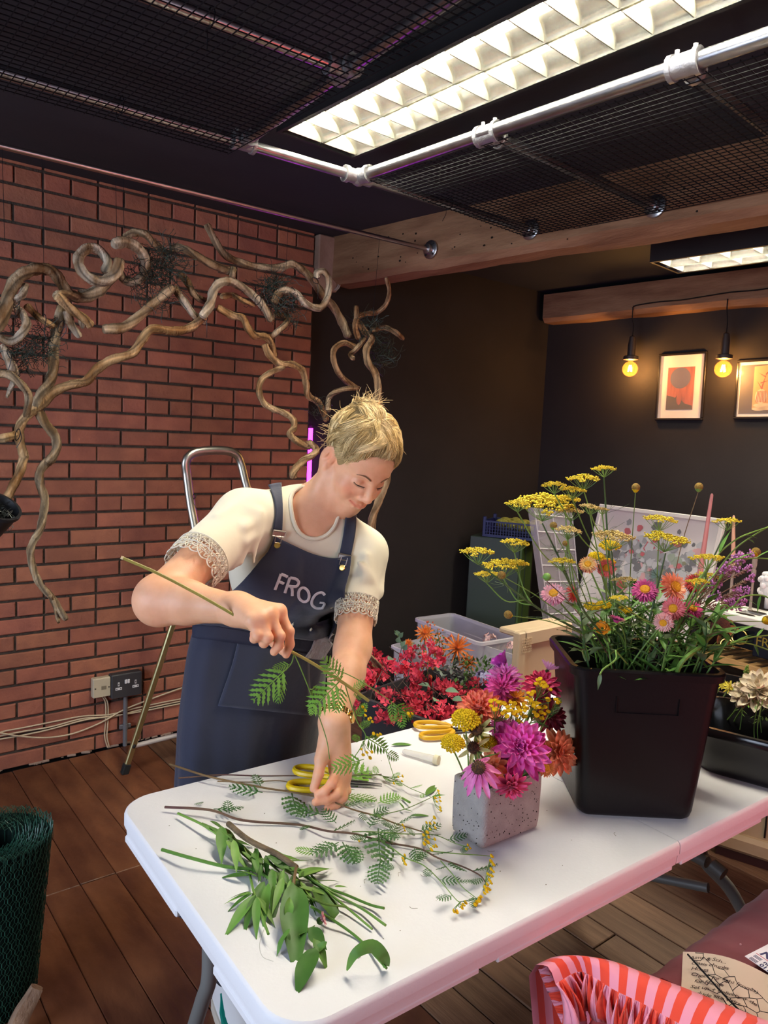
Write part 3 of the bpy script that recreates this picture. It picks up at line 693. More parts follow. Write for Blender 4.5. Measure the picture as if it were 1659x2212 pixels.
# black pot wired into the vine
pp = at_y(-8, 1098, 2.62)
pot = thing('plant_pot', pp - V(0, 0, .07), 'black plastic pot stuffed with chicken wire, hanging on the vine at the left edge', 'pot')
Fp = frame((.25, -.45, .75)); m = MB()
m.lathe([(.048, -.10), (.070, .0), (.075, .0), (.075, .012), (.066, .012), (.045, -.09), (.0, -.09)], 28, pp, Fp); m.build('pot', mat('pot_plastic', (0.018, .019, .022), .45), pot)
m = MB()
for i in range(46):
    q = pp + Fp @ (V(U(-.045, .045), U(-.045, .045), U(-.05, .01))); P = [q]
    for k in range(4): P.append(P[-1] + V(U(-1, 1), U(-1, 1), U(-1, 1)) * .02)
    m.tube(smooth_path(P, 3), .0011, 3, caps=False)
for i in range(7):
    q = pp + Fp @ V(-.0, -.03 + .01 * i, -.1); m.tube(smooth_path([q, q + V(.005, 0, -.03), q + V(.012 + U(-.01, .01), 0, -.05), q + V(-.005, 0, -.075)], 4), .0012, 3)
o = m.build('chicken_wire', mat('grey_wire', (.25, .28, .26), .4, .8), pot); o['kind'] = 'stuff'

# ------------------------------------------------------------------ step ladder
M_alu = mat('worn_aluminium', (0.58, 0.57, 0.53), 0.33, 1.0, col2=(0.42, 0.42, 0.36), scale=6, stretch=(1, 1, .3), bump=.06)
M_alub = mat('brassy_aluminium', (0.60, 0.57, 0.30), 0.36, 1.0)
M_rub = mat('black_rubber', (.015, .015, .015), .8)
foot = at_z(268, 1672, 0.0)
lad = thing('step_ladder', foot, 'silver aluminium step ladder standing behind the woman, hoop handle up', 'ladder')
yT = 2.98
hoopL = [at_y(425, 1160, yT - .06), at_y(412, 1090, yT - .02), at_y(404, 1030, yT), at_y(401, 1000, yT), at_y(410, 984, yT), at_y(432, 975, yT), at_y(480, 973, yT - .0), at_y(508, 980, yT), at_y(520, 1000, yT), at_y(530, 1040, yT - .02), at_y(548, 1110, yT - .05)]
base_d = nrm(hoopL[0] - hoopL[2]); ext = [hoopL[0] + base_d * s for s in (1.02, .7, .35)]; ext2 = [hoopL[-1] + base_d * s for s in (.35, .7, 1.02)]
m = MB(); m.tube(smooth_path(ext + hoopL + ext2, 6), .0145, 12, flat=1.35); m.build('hoop_rail', M_alu, lad)
top = at_y(446, 1125, yT + .02); m = MB()
d = nrm(top - foot); F = frame(d, (1, 0, 0)); c = (foot + top) / 2
m.box(c + d * .02, (.026, .020, np.linalg.norm(top - foot) - .05), F, ch=.004); m.build('rear_leg', M_alub, lad, .5)
f2 = foot + V(.40, .02, 0); t2 = top + V(.32, .02, 0); d2 = nrm(t2 - f2); F2 = frame(d2, (1, 0, 0)); m = MB(); m.box((f2 + t2) / 2 + d2 * .02, (.026, .020, np.linalg.norm(t2 - f2) - .05), F2, ch=.004); m.build('rear_leg', M_alub, lad, .5)
for f_, FF, dd_ in ((foot, F, d), (f2, F2, d2)):
    m = MB(); m.box(f_ + dd_ * .025, (.032, .027, .05), FF, ch=.004); m.build('rubber_foot', M_rub, lad, .5)
m = MB(); m.tube([foot + d * .13, f2 + d2 * .13], .011, 10); m.build('spreader_bar', mat('grey_bar', (.55, .52, .5), .5, .3), lad)
m = MB()
for q in (.10,): m.ball(foot + d * .135 + F[:, 1] * -.011, (.008, .004, .010), 8, 6, R=F)
m.build('rivet', M_rub, lad)
for k in range(4):
    s_ = .12 + .25 * k; a = hoopL[0] + base_d * s_ + V(.012, 0, 0); b = hoopL[-1] + base_d * s_ + V(-.012, 0, 0); m = MB(); m.box((a + b) / 2, (np.linalg.norm(b - a), .085, .022), ch=.004); m.build('tread', M_alu, lad, .5)

# ------------------------------------------------------------------ sockets and cables on the brick wall
yw = YB - .001
def wall_box(name, x0, y0, x1, y1, dep, m_, label, cat):
    A = at_y(x0, y0, yw - dep); B = at_y(x1, y1, yw - dep); c = (A + B) / 2; c[1] = yw - dep / 2; w = abs(B[0] - A[0]); h = abs(A[2] - B[2])
    t = thing(name, (c[0], yw, c[2]), label, cat); MB().box(c, (w, dep, h), ch=.004).build('box', m_, t, .5); return t, c, w, h
M_ivory = mat('ivory_plastic', (.60, .52, .36), .45); M_gsock = mat('grey_metalclad', (.075, .075, .08), .42, .4); M_wplas = mat('white_plastic', (.82, .80, .78), .4)
t, c, w, h = wall_box('data_socket', 201, 1468, 239, 1503, .034, M_ivory, 'ivory single data outlet on the brick wall beside the grey socket', 'socket')
m = MB(); m.box((c[0], c[1] - .018, c[2]), (w * .96, .005, h * .96), ch=.002); m.build('face_plate', M_ivory, t, .5)
m = MB(); m.box((c[0] + .008, c[1] - .0212, c[2]), (.022, .002, .017)); m.build('port', mat('port_shadow', (.25, .21, .14), .6), t, False)
for sx_ in (-1, 1):
    m = MB(); m.lathe([(.003, 0), (.003, .002), (.001, .002)], 8, (c[0] + sx_ * w * .38, c[1] - .0205, c[2]), frame((0, -1, 0))); m.build('screw', M_brassd, t)
t, c, w, h = wall_box('double_socket', 241, 1460, 306, 1499, .044, M_gsock, 'grey metal-clad double socket on the brick wall behind the ladder', 'socket')
m = MB(); m.box((c[0], c[1] - .024, c[2]), (w * .98, .006, h * .98), ch=.002); m.build('face_plate', M_gsock, t, .5)
for sx_ in (-1, 1):
    m = MB(); cx_ = c[0] + sx_ * .040
    m.box((cx_, c[1] - .0275, c[2] + .012), (.008, .0015, .018)); 
    m.box((cx_, c[1] - .0275, c[2] - .010), (.030, .0015, .012)); m.build('socket_outlet', M_wplas, t, False)
    m = MB()
    m.box((cx_, c[1] - .0284, c[2] + .012), (.0035, .001, .009))
    for s2 in (-1, 1): m.box((cx_ + s2 * .009, c[1] - .0284, c[2] - .010), (.0055, .001, .0035))
    o = m.build('pin_holes', M_rub, t, False); o['kind'] = 'stuff'
for sx_ in (-1, 1):
    m = MB(); m.box((c[0] + sx_ * .0065, c[1] - .029, c[2] + .020), (.011, .006, .020), ch=.002); m.build('switch', M_wplas, t, .5)
M_cond = mat('grey_conduit', (.20, .20, .21), .5, .3)
a = at_y(271, 1500, yw - .02); m = MB(); cond = thing('conduit', (a[0], yw - .02, 0), 'short grey conduit running down from the double socket', 'conduit')
m.tube([V(a[0], yw - .020, a[2] + .01), V(a[0], yw - .020, .0)], .0105, 12); m.build('tube', M_cond, cond)
zc_ = at_y(271, 1565, yw)[2]; m = MB(); m.box((a[0], yw - .018, zc_), (.055, .012, .022), ch=.003); m.tube([V(a[0], yw - .02, zc_ - .012), V(a[0], yw - .02, zc_ + .012)], .014, 12); m.build('saddle', M_cond, cond)
M_ccab = mat('cream_cable', (.62, .50, .33), .5)
def wcable(pts, r, label, off=.008):
    P = [at_y(x, y, yw - off) for x, y in pts]; m = MB(); m.tube(smooth_path(P, 5), r, 6); return tag(m.build('cable', M_ccab), label, 'cable')
wcable([(-60, 1604), (0, 1582), (50, 1572), (130, 1556), (180, 1547), (240, 1543), (300, 1528), (384, 1511), (430, 1504)], .0035, 'topmost cream cable clipped along the brick wall', .006)
wcable([(-60, 1606), (0, 1590), (50, 1580), (110, 1570), (180, 1552), (240, 1549), (300, 1534), (384, 1516), (430, 1508)], .0035, 'middle cream cable clipped along the brick wall', .008)
wcable([(-60, 1610), (0, 1597), (50, 1588), (110, 1575), (180, 1556), (240, 1547), (300, 1538), (384, 1521), (430, 1512)], .0035, 'lowest of the straight cream cables along the brick wall', .011)
wcable([(-60, 1572), (0, 1583), (50, 1591), (105, 1593), (160, 1584), (220, 1560), (262, 1536), (310, 1516), (384, 1489), (430, 1474)], .0038, 'slack cream cable sagging below the others on the brick wall', .018)
wcable([(220, 1502), (228, 1520), (228, 1560), (226, 1590), (232, 1614)], .0032, 'left of two cream cables dropping from the ivory outlet', .006)
wcable([(224, 1502), (233, 1520), (233, 1560), (231, 1590), (236, 1613)], .0032, 'right of two cream cables dropping from the ivory outlet', .006)

# ------------------------------------------------------------------ purple light tube in the recess
M_purp = mat('purple_tube', (.8, .1, 1), .4, emit=(0.62, 0.010, 1.0), estr=14.0)
pa = at_y(671, 925, 3.462); pb = pa - V(0, 0, .95)
t = thing('light_tube', pb, 'glowing purple light tube upright beside the brick pier', 'light')
m = MB(); m.tube([pa, pb], .0125, 12); m.build('tube', M_purp, t)
m = MB(); m.box((pa[0] + .002, 3.466, (pa[2] + pb[2]) / 2), (.030, .006, 1.0)); m.build('backing', M_dark, t, False)
# ------------------------------------------------------------------ folding table
M_table = mat('white_table_plastic', (.80, .79, .80), .5, col2=(.76, .75, .75), scale=3, bump=.06, bscale=160, spec=.4, contrast=(.3, .8))
M_leg = mat('grey_powder_coat', (.20, .205, .195), .45, .2)
M_stain = mat('table_scuff', (.60, .57, .52), .6)
ZT = .74
ta = -.038; TX = V(math.cos(ta), math.sin(ta), 0); TY = V(-TX[1], TX[0], 0); TO = V(.483, .763, 0); TL_, TW_ = 1.83, .752
def rrect(w, l, r, n=6, cuts=()):
    P = []
    for k, (sx, sy) in enumerate(((1, 1), (-1, 1), (-1, -1), (1, -1))):
        for i in range(n + 1):
            a = k * PI / 2 + PI / 2 * i / n; P.append((sx * (w / 2 - r) + r * math.cos(a), sy * (l / 2 - r) + r * math.sin(a)))
    return np.array(P)
def loft(m, rings, c, ex, ey, mi=0, capb=True, capt=True, col=None):
    G = [[c + ex * p[0] + ey * p[1] + V(0, 0, z) for p in poly] for poly, z in rings]; n = len(G[0])
    m.grid(np.array(G), mi, closed=True)
    if capb: m.add(G[0], [tuple(range(n))[::-1]], mi)
    if capt: m.add(G[-1], [tuple(range(n))], mi)
    return m
tab = thing('folding_table', TO + TX * TL_ / 2 + TY * TW_ / 2, 'white plastic folding trestle table strewn with cut stems', 'table')
for k in (0, 1):                                       # two folding halves of the top
    hw = TL_ / 2 - .0012; c = TO + TX * (TL_ * (.25 + .5 * k)) + TY * TW_ / 2
    def half(off):
        P = []; w, l = hw - 2 * off * 0, TW_ - 2 * off; r = .075 - off
        for q in range(4):
            sx, sy = ((1, 1), (-1, 1), (-1, -1), (1, -1))[q]; out = (sx > 0) == (k == 1)
            rr = max(.004, r) if out else .003
            cx_ = sx * (w / 2 - (off if out else 0) - rr); cy_ = sy * (l / 2 - rr)
            for i in range(9):
                a = q * PI / 2 + PI / 2 * i / 8; P.append((cx_ + rr * math.cos(a), cy_ + rr * math.sin(a)))
        return np.array(P)
    m = MB()
    loft(m, [(half(.006), ZT - .05), (half(.004), ZT - .028), (half(.0), ZT - .026), (half(.0), ZT - .008), (half(.002), ZT - .003), (half(.006), ZT)], c, TX, TY)
    m.build('table_top', M_table, tab, .6)
def tpos(a, b, z): return TO + TX * a + TY * b + V(0, 0, z)
lip = MB()
for (a0, a1) in ((.07, .36), (.40, .90), (.93, 1.26), (1.30, 1.76)):
    for b in (.010, TW_ - .010): lip.box(tpos((a0 + a1) / 2, b, ZT - .052), (a1 - a0, .012, .012), rotz(ta), ch=.003)
for (b0, b1) in ((.06, .24), (.40, .69)):
    for a in (.010, TL_ - .010): lip.box(tpos(a, (b0 + b1) / 2, ZT - .054), (.014, b1 - b0, .016), rotz(ta), ch=.003)
o = lip.build('rim_lip', M_table, tab, .5); o['kind'] = 'stuff'
for a in (.14, 1.50):
    for s in ((0, 1) if a < 1 else (1,)):
        bt = .25 if s == 0 else TW_ - (.19 if a < 1 else .25); bf = .06 if s == 0 else TW_ - .06; sg = -1 if s == 0 else 1
        P = smooth_path([tpos(a, bt, .695), tpos(a, bt, .5), tpos(a, bt, .40), tpos(a, bt + sg * .03, .33), tpos(a, (bt + bf) / 2 + sg * .02, .20), tpos(a, bf, .012)], 6)
        m = MB(); m.tube(P, .0165, 12); o = m.build('leg', M_leg, tab)
        m = MB(); m.tube([tpos(a, bf, .03), tpos(a, bf, .0)], .019, 12); m.build('foot_cap', M_rub, o)
    m = MB(); zc_ = .62 if a < 1 else .38; m.tube([tpos(a, .25, zc_), tpos(a, TW_ - .25, zc_)], .017, 12); m.tube([tpos(a, .20, zc_ - .01), tpos(a, .235, zc_)], .019, 10); m.build('cross_bar', M_leg, tab)
    m = MB(); m.tube([tpos(a, .09, .68), tpos(a, TW_ - .09, .68)], .013, 10); m.build('top_bar', M_leg, tab)
    sgn = 1 if a < .9 else -1
    m = MB(); m.tube([tpos(a, TW_ / 2, zc_), tpos(a + sgn * .36, TW_ / 2, .68)], .009, 8); m.build('brace', M_leg, tab)
P = smooth_path([V(2.0, 1.005, .69), V(2.01, 1.005, .52), V(2.02, 1.0, .42), V(2.04, .985, .35), V(2.13, .935, .24), V(2.24, .865, .012)], 6); m = MB(); m.tube(P, .0185, 12); o = m.build('leg', M_leg, tab)
m = MB(); m.tube([V(2.235, .868, .03), V(2.24, .865, 0)], .021, 12); m.build('foot_cap', M_rub, o)
fA, fB, fC = at_x(1180, 1846, 2.0), at_x(1395, 1891, 2.0), at_x(1530, 1918, 2.035)
m = MB(); m.tube([fA, fB], .019, 12); m.tube([fB, fC], .014, 10); m.build('cross_bar', M_leg, tab)
m = MB(); m.lathe([(.012, 0), (.012, .006), (.007, .008)], 12, tpos(1.50 - .02, .31, .38), frame(-TX)); m.build('bolt', M_galv, tab)
m = MB()
for i in range(70):
    p = tpos(U(.05, 1.5), U(.05, .7), ZT + .0006); s_ = U(.0006, .0017); m.ball(p, (s_, s_ * .6, .0006), 5, 4)
for i in range(16):
    p = tpos(U(.05, 1.0), U(.05, .7), ZT + .0009); a = U(0, 6); m.tube(smooth_path([p, p + V(math.cos(a), math.sin(a), 0) * .006, p + V(math.cos(a + .6), math.sin(a + .6), 0) * .014], 3), .0004, 3)
tag(m.build('debris', mat('dry_debris', (.20, .17, .11), .9)), 'crumbs and bits of stem on the white table top', 'debris', None, 'stuff')

# ------------------------------------------------------------------ roll of green chicken wire, driftwood
M_green = mat('green_wire', (.020, .085, .058), .42, spec=.5)
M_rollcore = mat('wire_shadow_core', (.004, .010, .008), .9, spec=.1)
rc = V(.345, 2.055, 0); tilt = V(.797, -.605, 0) * .045; Hh = .475; Rr = .135
t = thing('chicken_wire_roll', rc, 'thick roll of green plastic-coated chicken wire standing on the floor', 'wire roll')
m = MB(); 
def rp(a, r, z): return rc + tilt * (z / Hh) + V(math.cos(a) * r, math.sin(a) * r, z)
G = [[rp(a, Rr - .006, z) for a in np.linspace(0, 2 * PI, 40, endpoint=False)] for z in (.0, .1, .2, .3, .4, Hh - .02)]
G += [[rp(a, .06, Hh - .03) for a in np.linspace(0, 2 * PI, 40, endpoint=False)], [rp(a, .055, .1) for a in np.linspace(0, 2 * PI, 40, endpoint=False)]]
m.grid(np.array(G), closed=True); m.build('core', M_rollcore, t)
m = MB(); nx = 42; hz = .0215
for layer in range(2):
    R_ = Rr - .0045 * layer; ph = .4 * layer
    for j in range(int(Hh / hz) + 1):
        for i in range(nx):
            a0 = 2 * PI * (i + (j % 2) * .5) / nx + ph; z_ = j * hz; w_ = 2 * PI / nx
            if z_ + hz > Hh: continue
            jit = U(-.0015, .0015)
            p = [rp(a0, R_ + jit, z_), rp(a0, R_ + U(-.001, .001), z_ + hz * .42), rp(a0 + w_ / 2, R_ + U(-.001, .001), z_ + hz), rp(a0 - w_ / 2, R_ + U(-.001, .001), z_ + hz)]
            m.tube([p[0], p[1]], .0013, 3, caps=False); m.tube([p[1], p[2]], .0008, 3, caps=False); m.tube([p[1], p[3]], .0008, 3, caps=False)
o = m.build('hexagon_mesh', M_green, t); o['kind'] = 'stuff'
m = MB()
for ring in range(13):
    r0 = .052 + (Rr - .052) * ring / 12; n = int(26 + ring * 5); 
    P = [rp(2 * PI * i / n, r0 + U(-.003, .003), Hh + (U(-.008, .006) if i % 2 else U(-.022, -.012)) - .012 * (1 - ring / 12)) for i in range(n)]
    m.tube(P, .0011, 3, closed=True)
    for i in range(0, n, 2): m.tube([P[i], P[i] - V(0, 0, .03)], .0010, 3, caps=False)
o = m.build('coil_edge', M_green, t); o['kind'] = 'stuff'
M_drift = mat('driftwood', (.16, .09, .055), .85, col2=(.28, .18, .12), scale=8, stretch=(3, 3, 1), bump=.6, bscale=50)
m = MB(); P = smooth_path([at_z(20, 2260, .01), at_z(45, 2195, .05), at_z(65, 2160, .075), at_z(80, 2132, .10)], 5); m.tube(P, np.linspace(.026, .017, len(P)), 12, ridge=.12)
tag(m.build('driftwood', M_drift), 'piece of brown driftwood propped against the green wire roll', 'driftwood')

# ------------------------------------------------------------------ containers on the table
def vessel(name, base4, h, spread, wall, rim, m_, label, cat, r=.03, rimz=.0):
    A, Bx, By = [np.asarray(p) for p in base4]; ex = nrm(Bx - A); w = np.linalg.norm(Bx - A); ey = np.cross(V(0, 0, 1), ex); l = abs(np.dot(By - A, ey))
    c = A + ex * w / 2 + ey * l / 2; t = thing(name, c, label, cat); m = MB()
    f = lambda k, d: (rrect(w * (1 + (spread[0] - 1) * k) - 2 * d, l * (1 + (spread[1] - 1) * k) - 2 * d, max(.006, r - d)), )
    R_ = []
    R_ += [(f(0, .012)[0], .0), (f(0, .002)[0], .008), (f(.05, 0)[0], .02)]
    for k in (.25, .5, .75): R_.append((f(k, 0)[0], h * k))
    if rim > 0:
        R_ += [(f(1, 0)[0], h - rim), (f(1, -.009)[0], h - rim + .001), (f(1, -.011)[0], h - .004), (f(1, -.008)[0], h), (f(1, wall - .002)[0], h), (f(1, wall)[0], h - .004)]
    else: R_ += [(f(1, .001)[0], h - .002), (f(1, .003)[0], h), (f(1, wall - .002)[0], h), (f(1, wall)[0], h - .003)]
    R_ += [(f(.5, wall)[0], h * .5), (f(.06, wall)[0], .012)]
    loft(m, R_, c, ex, ey); return t, m, c, ex, ey, w, l
M_bin = mat('black_bin_plastic', (.006, .0045, .005), .36, bump=.05, bscale=90, spec=.3)
bFL, bFR, bL = at_z(1249, 1764, ZT), at_z(1500, 1777, ZT), at_z(1206, 1681, ZT)
# the front edge runs towards the camera on the right: keep a true rectangle
exb = nrm(bFR - bFL); eyb_ = np.cross(V(0, 0, 1), exb)
binT, m, binC, bex, bey, bw, bl = vessel('bin', (bFL, bFR, bFL + eyb_ * .225), .335, (1.24, 1.12), .004, .02, M_bin, 'tall black plastic bin full of late-summer flowers on the white table', 'bin', r=.028)
m.build('bin_body', M_bin, binT, .7)
m = MB(); q = binC - bey * (bl / 2 * 1.10) + V(0, 0, .262)
for (a, b, w_, h_) in ((0, -.022, .13, .0015), (-.066, -.004, .0015, .036), (.066, -.004, .0015, .036)): m.box(q + bex * a + V(0, 0, b) - bey * .0 , (w_, .004, h_), np.array([bex, bey, (0, 0, 1)]).T)
m.build('moulded_panel', M_bin, binT, False)
M_tub = mat('glossy_black_tub', (.009, .0085, .0095), .18, spec=.5)
tA = at_z(1640, 1722, ZT) ; exu = nrm(V(.55, -.83, 0)); 
tubC = V(1.93, .78, ZT); 
exu = nrm(V(.28, -.96, 0)); eyu = V(-exu[1], exu[0], 0)
tubT, m, tubC, *_ = vessel('plant_tub', (V(1.745, .905, ZT), V(1.745, .905, ZT) + exu * .36, V(1.745, .905, ZT) + eyu * .23), .125, (1.12, 1.16), .005, .022, M_tub, 'empty glossy black tub right of the tall bin', 'tub', r=.07)
m.build('tub_body', M_tub, tubT, .8)
M_vase = mat('speckled_concrete', (.35, .325, .305), .85, col2=(.27, .25, .235), scale=30, bump=.5, bscale=260, contrast=(.3, .7), spec=.25)
vL, vF, vR = at_z(955, 1802, ZT), at_z(1040, 1844, ZT), at_z(1167, 1791, ZT)
vasT, m, vasC, vex, vey, vw, vl = vessel('flower_vase', (vF, vR, vL), .122, (1.02, 1.02), .013, 0, M_vase, 'square-cornered speckled grey concrete vase of bright dahlias', 'vase', r=.014)
m.build('vase_body', M_vase, vasT, .8)
m = MB()
for i in range(110):                                   # air holes in the cast faces
    s_ = U(.0006, .0017)
    if i % 3: p = vasC + vex * U(-vw / 2 + .012, vw / 2 - .012) - vey * (vl / 2 + .0002) + V(0, 0, U(.01, .115))
    else: p = vasC - vex * (vw / 2 + .0002) + vey * U(-vl / 2 + .01, vl / 2 - .01) + V(0, 0, U(.01, .115))
    m.ball(p, (s_, s_, s_), 5, 4)
o = m.build('air_hole', M_dark, vasT); o['kind'] = 'stuff'
m = MB(); m.box(vasC + V(0, 0, .085), (vw - .03, vl - .03, .03), np.array([vex, vey, (0, 0, 1)]).T, ch=.004); m.build('floral_foam', mat('green_foam', (.02, .10, .05), .9), vasT, False)

# scissors, vial, loose leaf on the table
M_yel = mat('yellow_handle', (.72, .50, .006), .4, spec=.5); M_yel2 = mat('amber_handle', (.62, .33, .008), .4); M_steel = mat('scissor_steel', (.20, .20, .20), .3, 1.0)
def scissors(c, ang, s, mt, label):
    ex = V(math.cos(ang), math.sin(ang), 0); ey = V(-ex[1], ex[0], 0); t = thing('scissors', c, label, 'scissors')
    for sg in (-1, 1):
        P = [(-.012, .004), (-.025, .008), (-.045, .010), (-.075, .012), (-.095, .020), (-.100, .034), (-.090, .045), (-.065, .047), (-.040, .042), (-.022, .030), (-.010, .014)]
        Q = [c + ex * p[0] * s + ey * sg * p[1] * s + V(0, 0, .009 + .004 * (sg > 0)) for p in P]
        m = MB(); m.tube(smooth_path(Q + [Q[0]], 4), .0062 * s, 8); m.build('handle', mt, t)
        m = MB(); m.prism([(-.014, sg * .002), (-.010, sg * .011), (.02, sg * .007), (.085, sg * .0005), (.02, -sg * .004), (-.010, -sg * .004)], c + V(0, 0, .005 + .004 * (sg > 0)), ex * s, ey * s, V(0, 0, 1), .0026); m.build('blade', M_steel, t, False)
    m = MB(); m.lathe([(.005, 0), (.005, .003), (.002, .004)], 10, c + V(0, 0, .010)); m.build('pivot', M_brassd, t)
    return t
a_ = at_z(628, 1688, ZT); b_ = at_z(780, 1700, ZT); d_ = nrm(b_ - a_)
scissors(a_ + d_ * .115, math.atan2(d_[1], d_[0]), 1.12, M_yel, 'bright yellow-handled scissors lying under the left hand')
a_ = at_z(906, 1590, ZT); b_ = at_z(985, 1583, ZT); d_ = nrm(b_ - a_)
scissors(a_ + d_ * .105, math.atan2(d_[1], d_[0]) - .12, 1.05, M_yel2, 'amber-handled scissors behind the yellow yarrow heads')
M_vial = mat('clear_vial', (.78, .76, .68), .15, alpha=.55, spec=.5); M_cap = mat('vial_cap', (.66, .62, .42), .45)
a_ = at_z(870, 1630, ZT) + V(0, 0, .009); b_ = at_z(947, 1652, ZT) + V(0, 0, .011)
t = thing('vial', (a_ + b_) / 2 - V(0, 0, .01), 'clear plastic flower vial with cream cap lying on the table', 'vial'); d_ = nrm(b_ - a_)
m = MB(); P = [a_, a_ + d_ * .004, b_ - d_ * .012]; m.tube(P, [.004, .0065, .0095], 14); m.build('tube', M_vial, t)
m = MB(); m.tube([b_ - d_ * .012, b_ - d_ * .011, b_, b_ + d_ * .001], [.0105, .0118, .0118, .010], 16); m.build('cap', M_cap, t)
# ------------------------------------------------------------------ plant toolkit
def lmat(name, c1, c2, rough=.5, rand=.12, scale=20, spec=.35, tr=0.0):
    return mat(name, c1, rough, col2=c2, scale=scale, rand=rand, spec=spec, contrast=(.3, .75))
M_leafd = lmat('dark_leaf', (.038, .105, .016), (.075, .18, .028)); M_leafm = lmat('mid_leaf', (.075, .18, .028), (.13, .28, .05))
M_leafl = lmat('light_leaf', (.11, .23, .035), (.19, .34, .07)); M_tansyl = lmat('tansy_leaf', (.03, .10, .022), (.06, .17, .035))
M_fresh = lmat('fresh_leaf', (.11, .27, .03), (.20, .40, .06)); M_greyl = lmat('grey_leaf', (.10, .15, .06), (.17, .23, .11))
M_stemg = lmat('green_stem', (.10, .19, .035), (.17, .28, .06), scale=6); M_stemb = lmat('brown_stem', (.12, .07, .03), (.20, .13, .06), scale=10); M_stemp = lmat('purple_stem', (.10, .045, .045), (.16, .10, .05), scale=10)
M_bark = mat('twig_bark', (.09, .06, .03), .85, col2=(.16, .11, .06), scale=40, bump=.5)
M_stemd = lmat('dark_stem', (.035, .08, .025), (.07, .13, .04), scale=8)
def leaf_mesh(name, L, W, m_, fold=.25, curl=.15, n=10, tipy=1.6, wav=0.0):
    G = []
    for i in range(n + 1):
        t = i / n; w = W * (math.sin(PI * t ** .75) ** .9) * (1 - t ** 3 * .6) * 1.05 + .0003; y = L * t; z = -curl * L * t * t
        row = []
        for u in (-1, -.5, 0, .5, 1): row.append((u * w / 2, y, z + fold * abs(u) * w / 2 + wav * W * math.sin(9 * t + 2 * u) * abs(u)))
        G.append(row)
    return MB().grid(np.array(G)).mesh(name, m_, 'all')
def pinnate_mesh(name, L, m_, n=9, wmax=.42, tooth=True, curl=.1):
    m = MB(); z = lambda y: -curl * L * (y / L) ** 2
    m.tube([(0, L * t, z(L * t)) for t in np.linspace(0, 1, 6)], np.linspace(.0009, .0004, 6), 4)
    for i in range(n):
        t = .14 + .82 * i / (n - 1); y = L * t; l = L * wmax * (math.sin(PI * min(1, .22 + t * .78)) ** .8) + .002
        for s in (-1, 1):
            d = nrm(V(s * 1.0, .75 + .5 * t, -.1)); p = V(0, y, z(y)); side = nrm(np.cross(d, V(0, 0, 1))); wl_ = min(l * .24, L * .056)
            if tooth:
                k = 4; pts = [p]
                up = []; dn = []
                for q in range(1, k + 1):
                    tt = q / k; ww = wl_ * (1 - .55 * tt) * (1.0 if q < k else 0.15)
                    b = p + d * l * tt
                    up.append(b + side * ww + V(0, 0, .0006 * q)); dn.append(b - side * ww + V(0, 0, .0006 * q))
                    if q < k:
                        b2 = p + d * l * (tt + .06); up.append(b2 + side * ww * .5); dn.append(b2 - side * ww * .5)
                poly = [p] + up + dn[::-1]; nn = len(up)
                fs = [(0, 1, len(poly) - 1)] + [(1 + q, 2 + q, len(poly) - 2 - q, len(poly) - 1 - q) for q in range(nn - 1)]
                m.add(poly, fs)
            else:
                m.add([p, p + d * l * .5 + side * wl_ * .9, p + d * l, p + d * l * .5 - side * wl_ * .9], [(0, 1, 2, 3)])
    return m.mesh(name, m_, 'all')
def place(parent, me, pos, d, up=(0, 0, 1), s=1.0, name=None, roll=0.0):
    """put a mesh whose y axis is its length at pos, pointing along d, its z axis towards up"""
    y = nrm(d); z = np.asarray(up, float); z = z - y * np.dot(z, y)
    if np.linalg.norm(z) < 1e-4: z = np.cross(y, V(1, .3, 0))
    z = nrm(z); x = np.cross(y, z)
    if roll: x, z = x * math.cos(roll) + z * math.sin(roll), z * math.cos(roll) - x * math.sin(roll)
    o = bpy.data.objects.new(name or me.name, me); COL.objects.link(o); o.parent = parent
    b = V(*parent['_b']) if parent is not None and parent.get('_b') is not None else V(0, 0, 0)
    p = np.asarray(pos, float) - b
    s = np.broadcast_to(np.asarray(s, float), (3,))
    o.matrix_local = Matrix([[x[i] * s[0], y[i] * s[1], z[i] * s[2], p[i]] for i in range(3)] + [[0, 0, 0, 1]])
    return o
def petal_mesh(name, m_, L=1.0, W=.36, cup=.25, curl=.2, n=6, point=.9, roll=.0):
    G = []
    for i in range(n + 1):
        t = i / n; w = W * (.30 + .70 * math.sin(PI * min(1, (.08 + t * .92)) ** point) ** .7) if t < 1 else W * .06
        if i == n: w = W * .10
        row = []
        for u in (-1, -.45, 0, .45, 1): row.append((u * w / 2, L * t, curl * L * t * t + cup * W * (u * u) * (1 - .35 * t)))
        G.append(row)
    return MB().grid(np.array(G)).mesh(name, m_, 'all')
def pmat(name, c1, c2, rand=.10): return mat(name, c1, .55, col2=c2, scale=2.2, rand=rand, spec=.25, sheen=.15, contrast=(.35, .7))
def stem_path(a, b, bend=.03, n=5):
    a = np.asarray(a, float); b = np.asarray(b, float); d = b - a; s_ = V(U(-1, 1), U(-1, 1), 0) * bend
    return smooth_path([a, a + d * .35 + s_, a + d * .7 + s_ * .8, b], n)
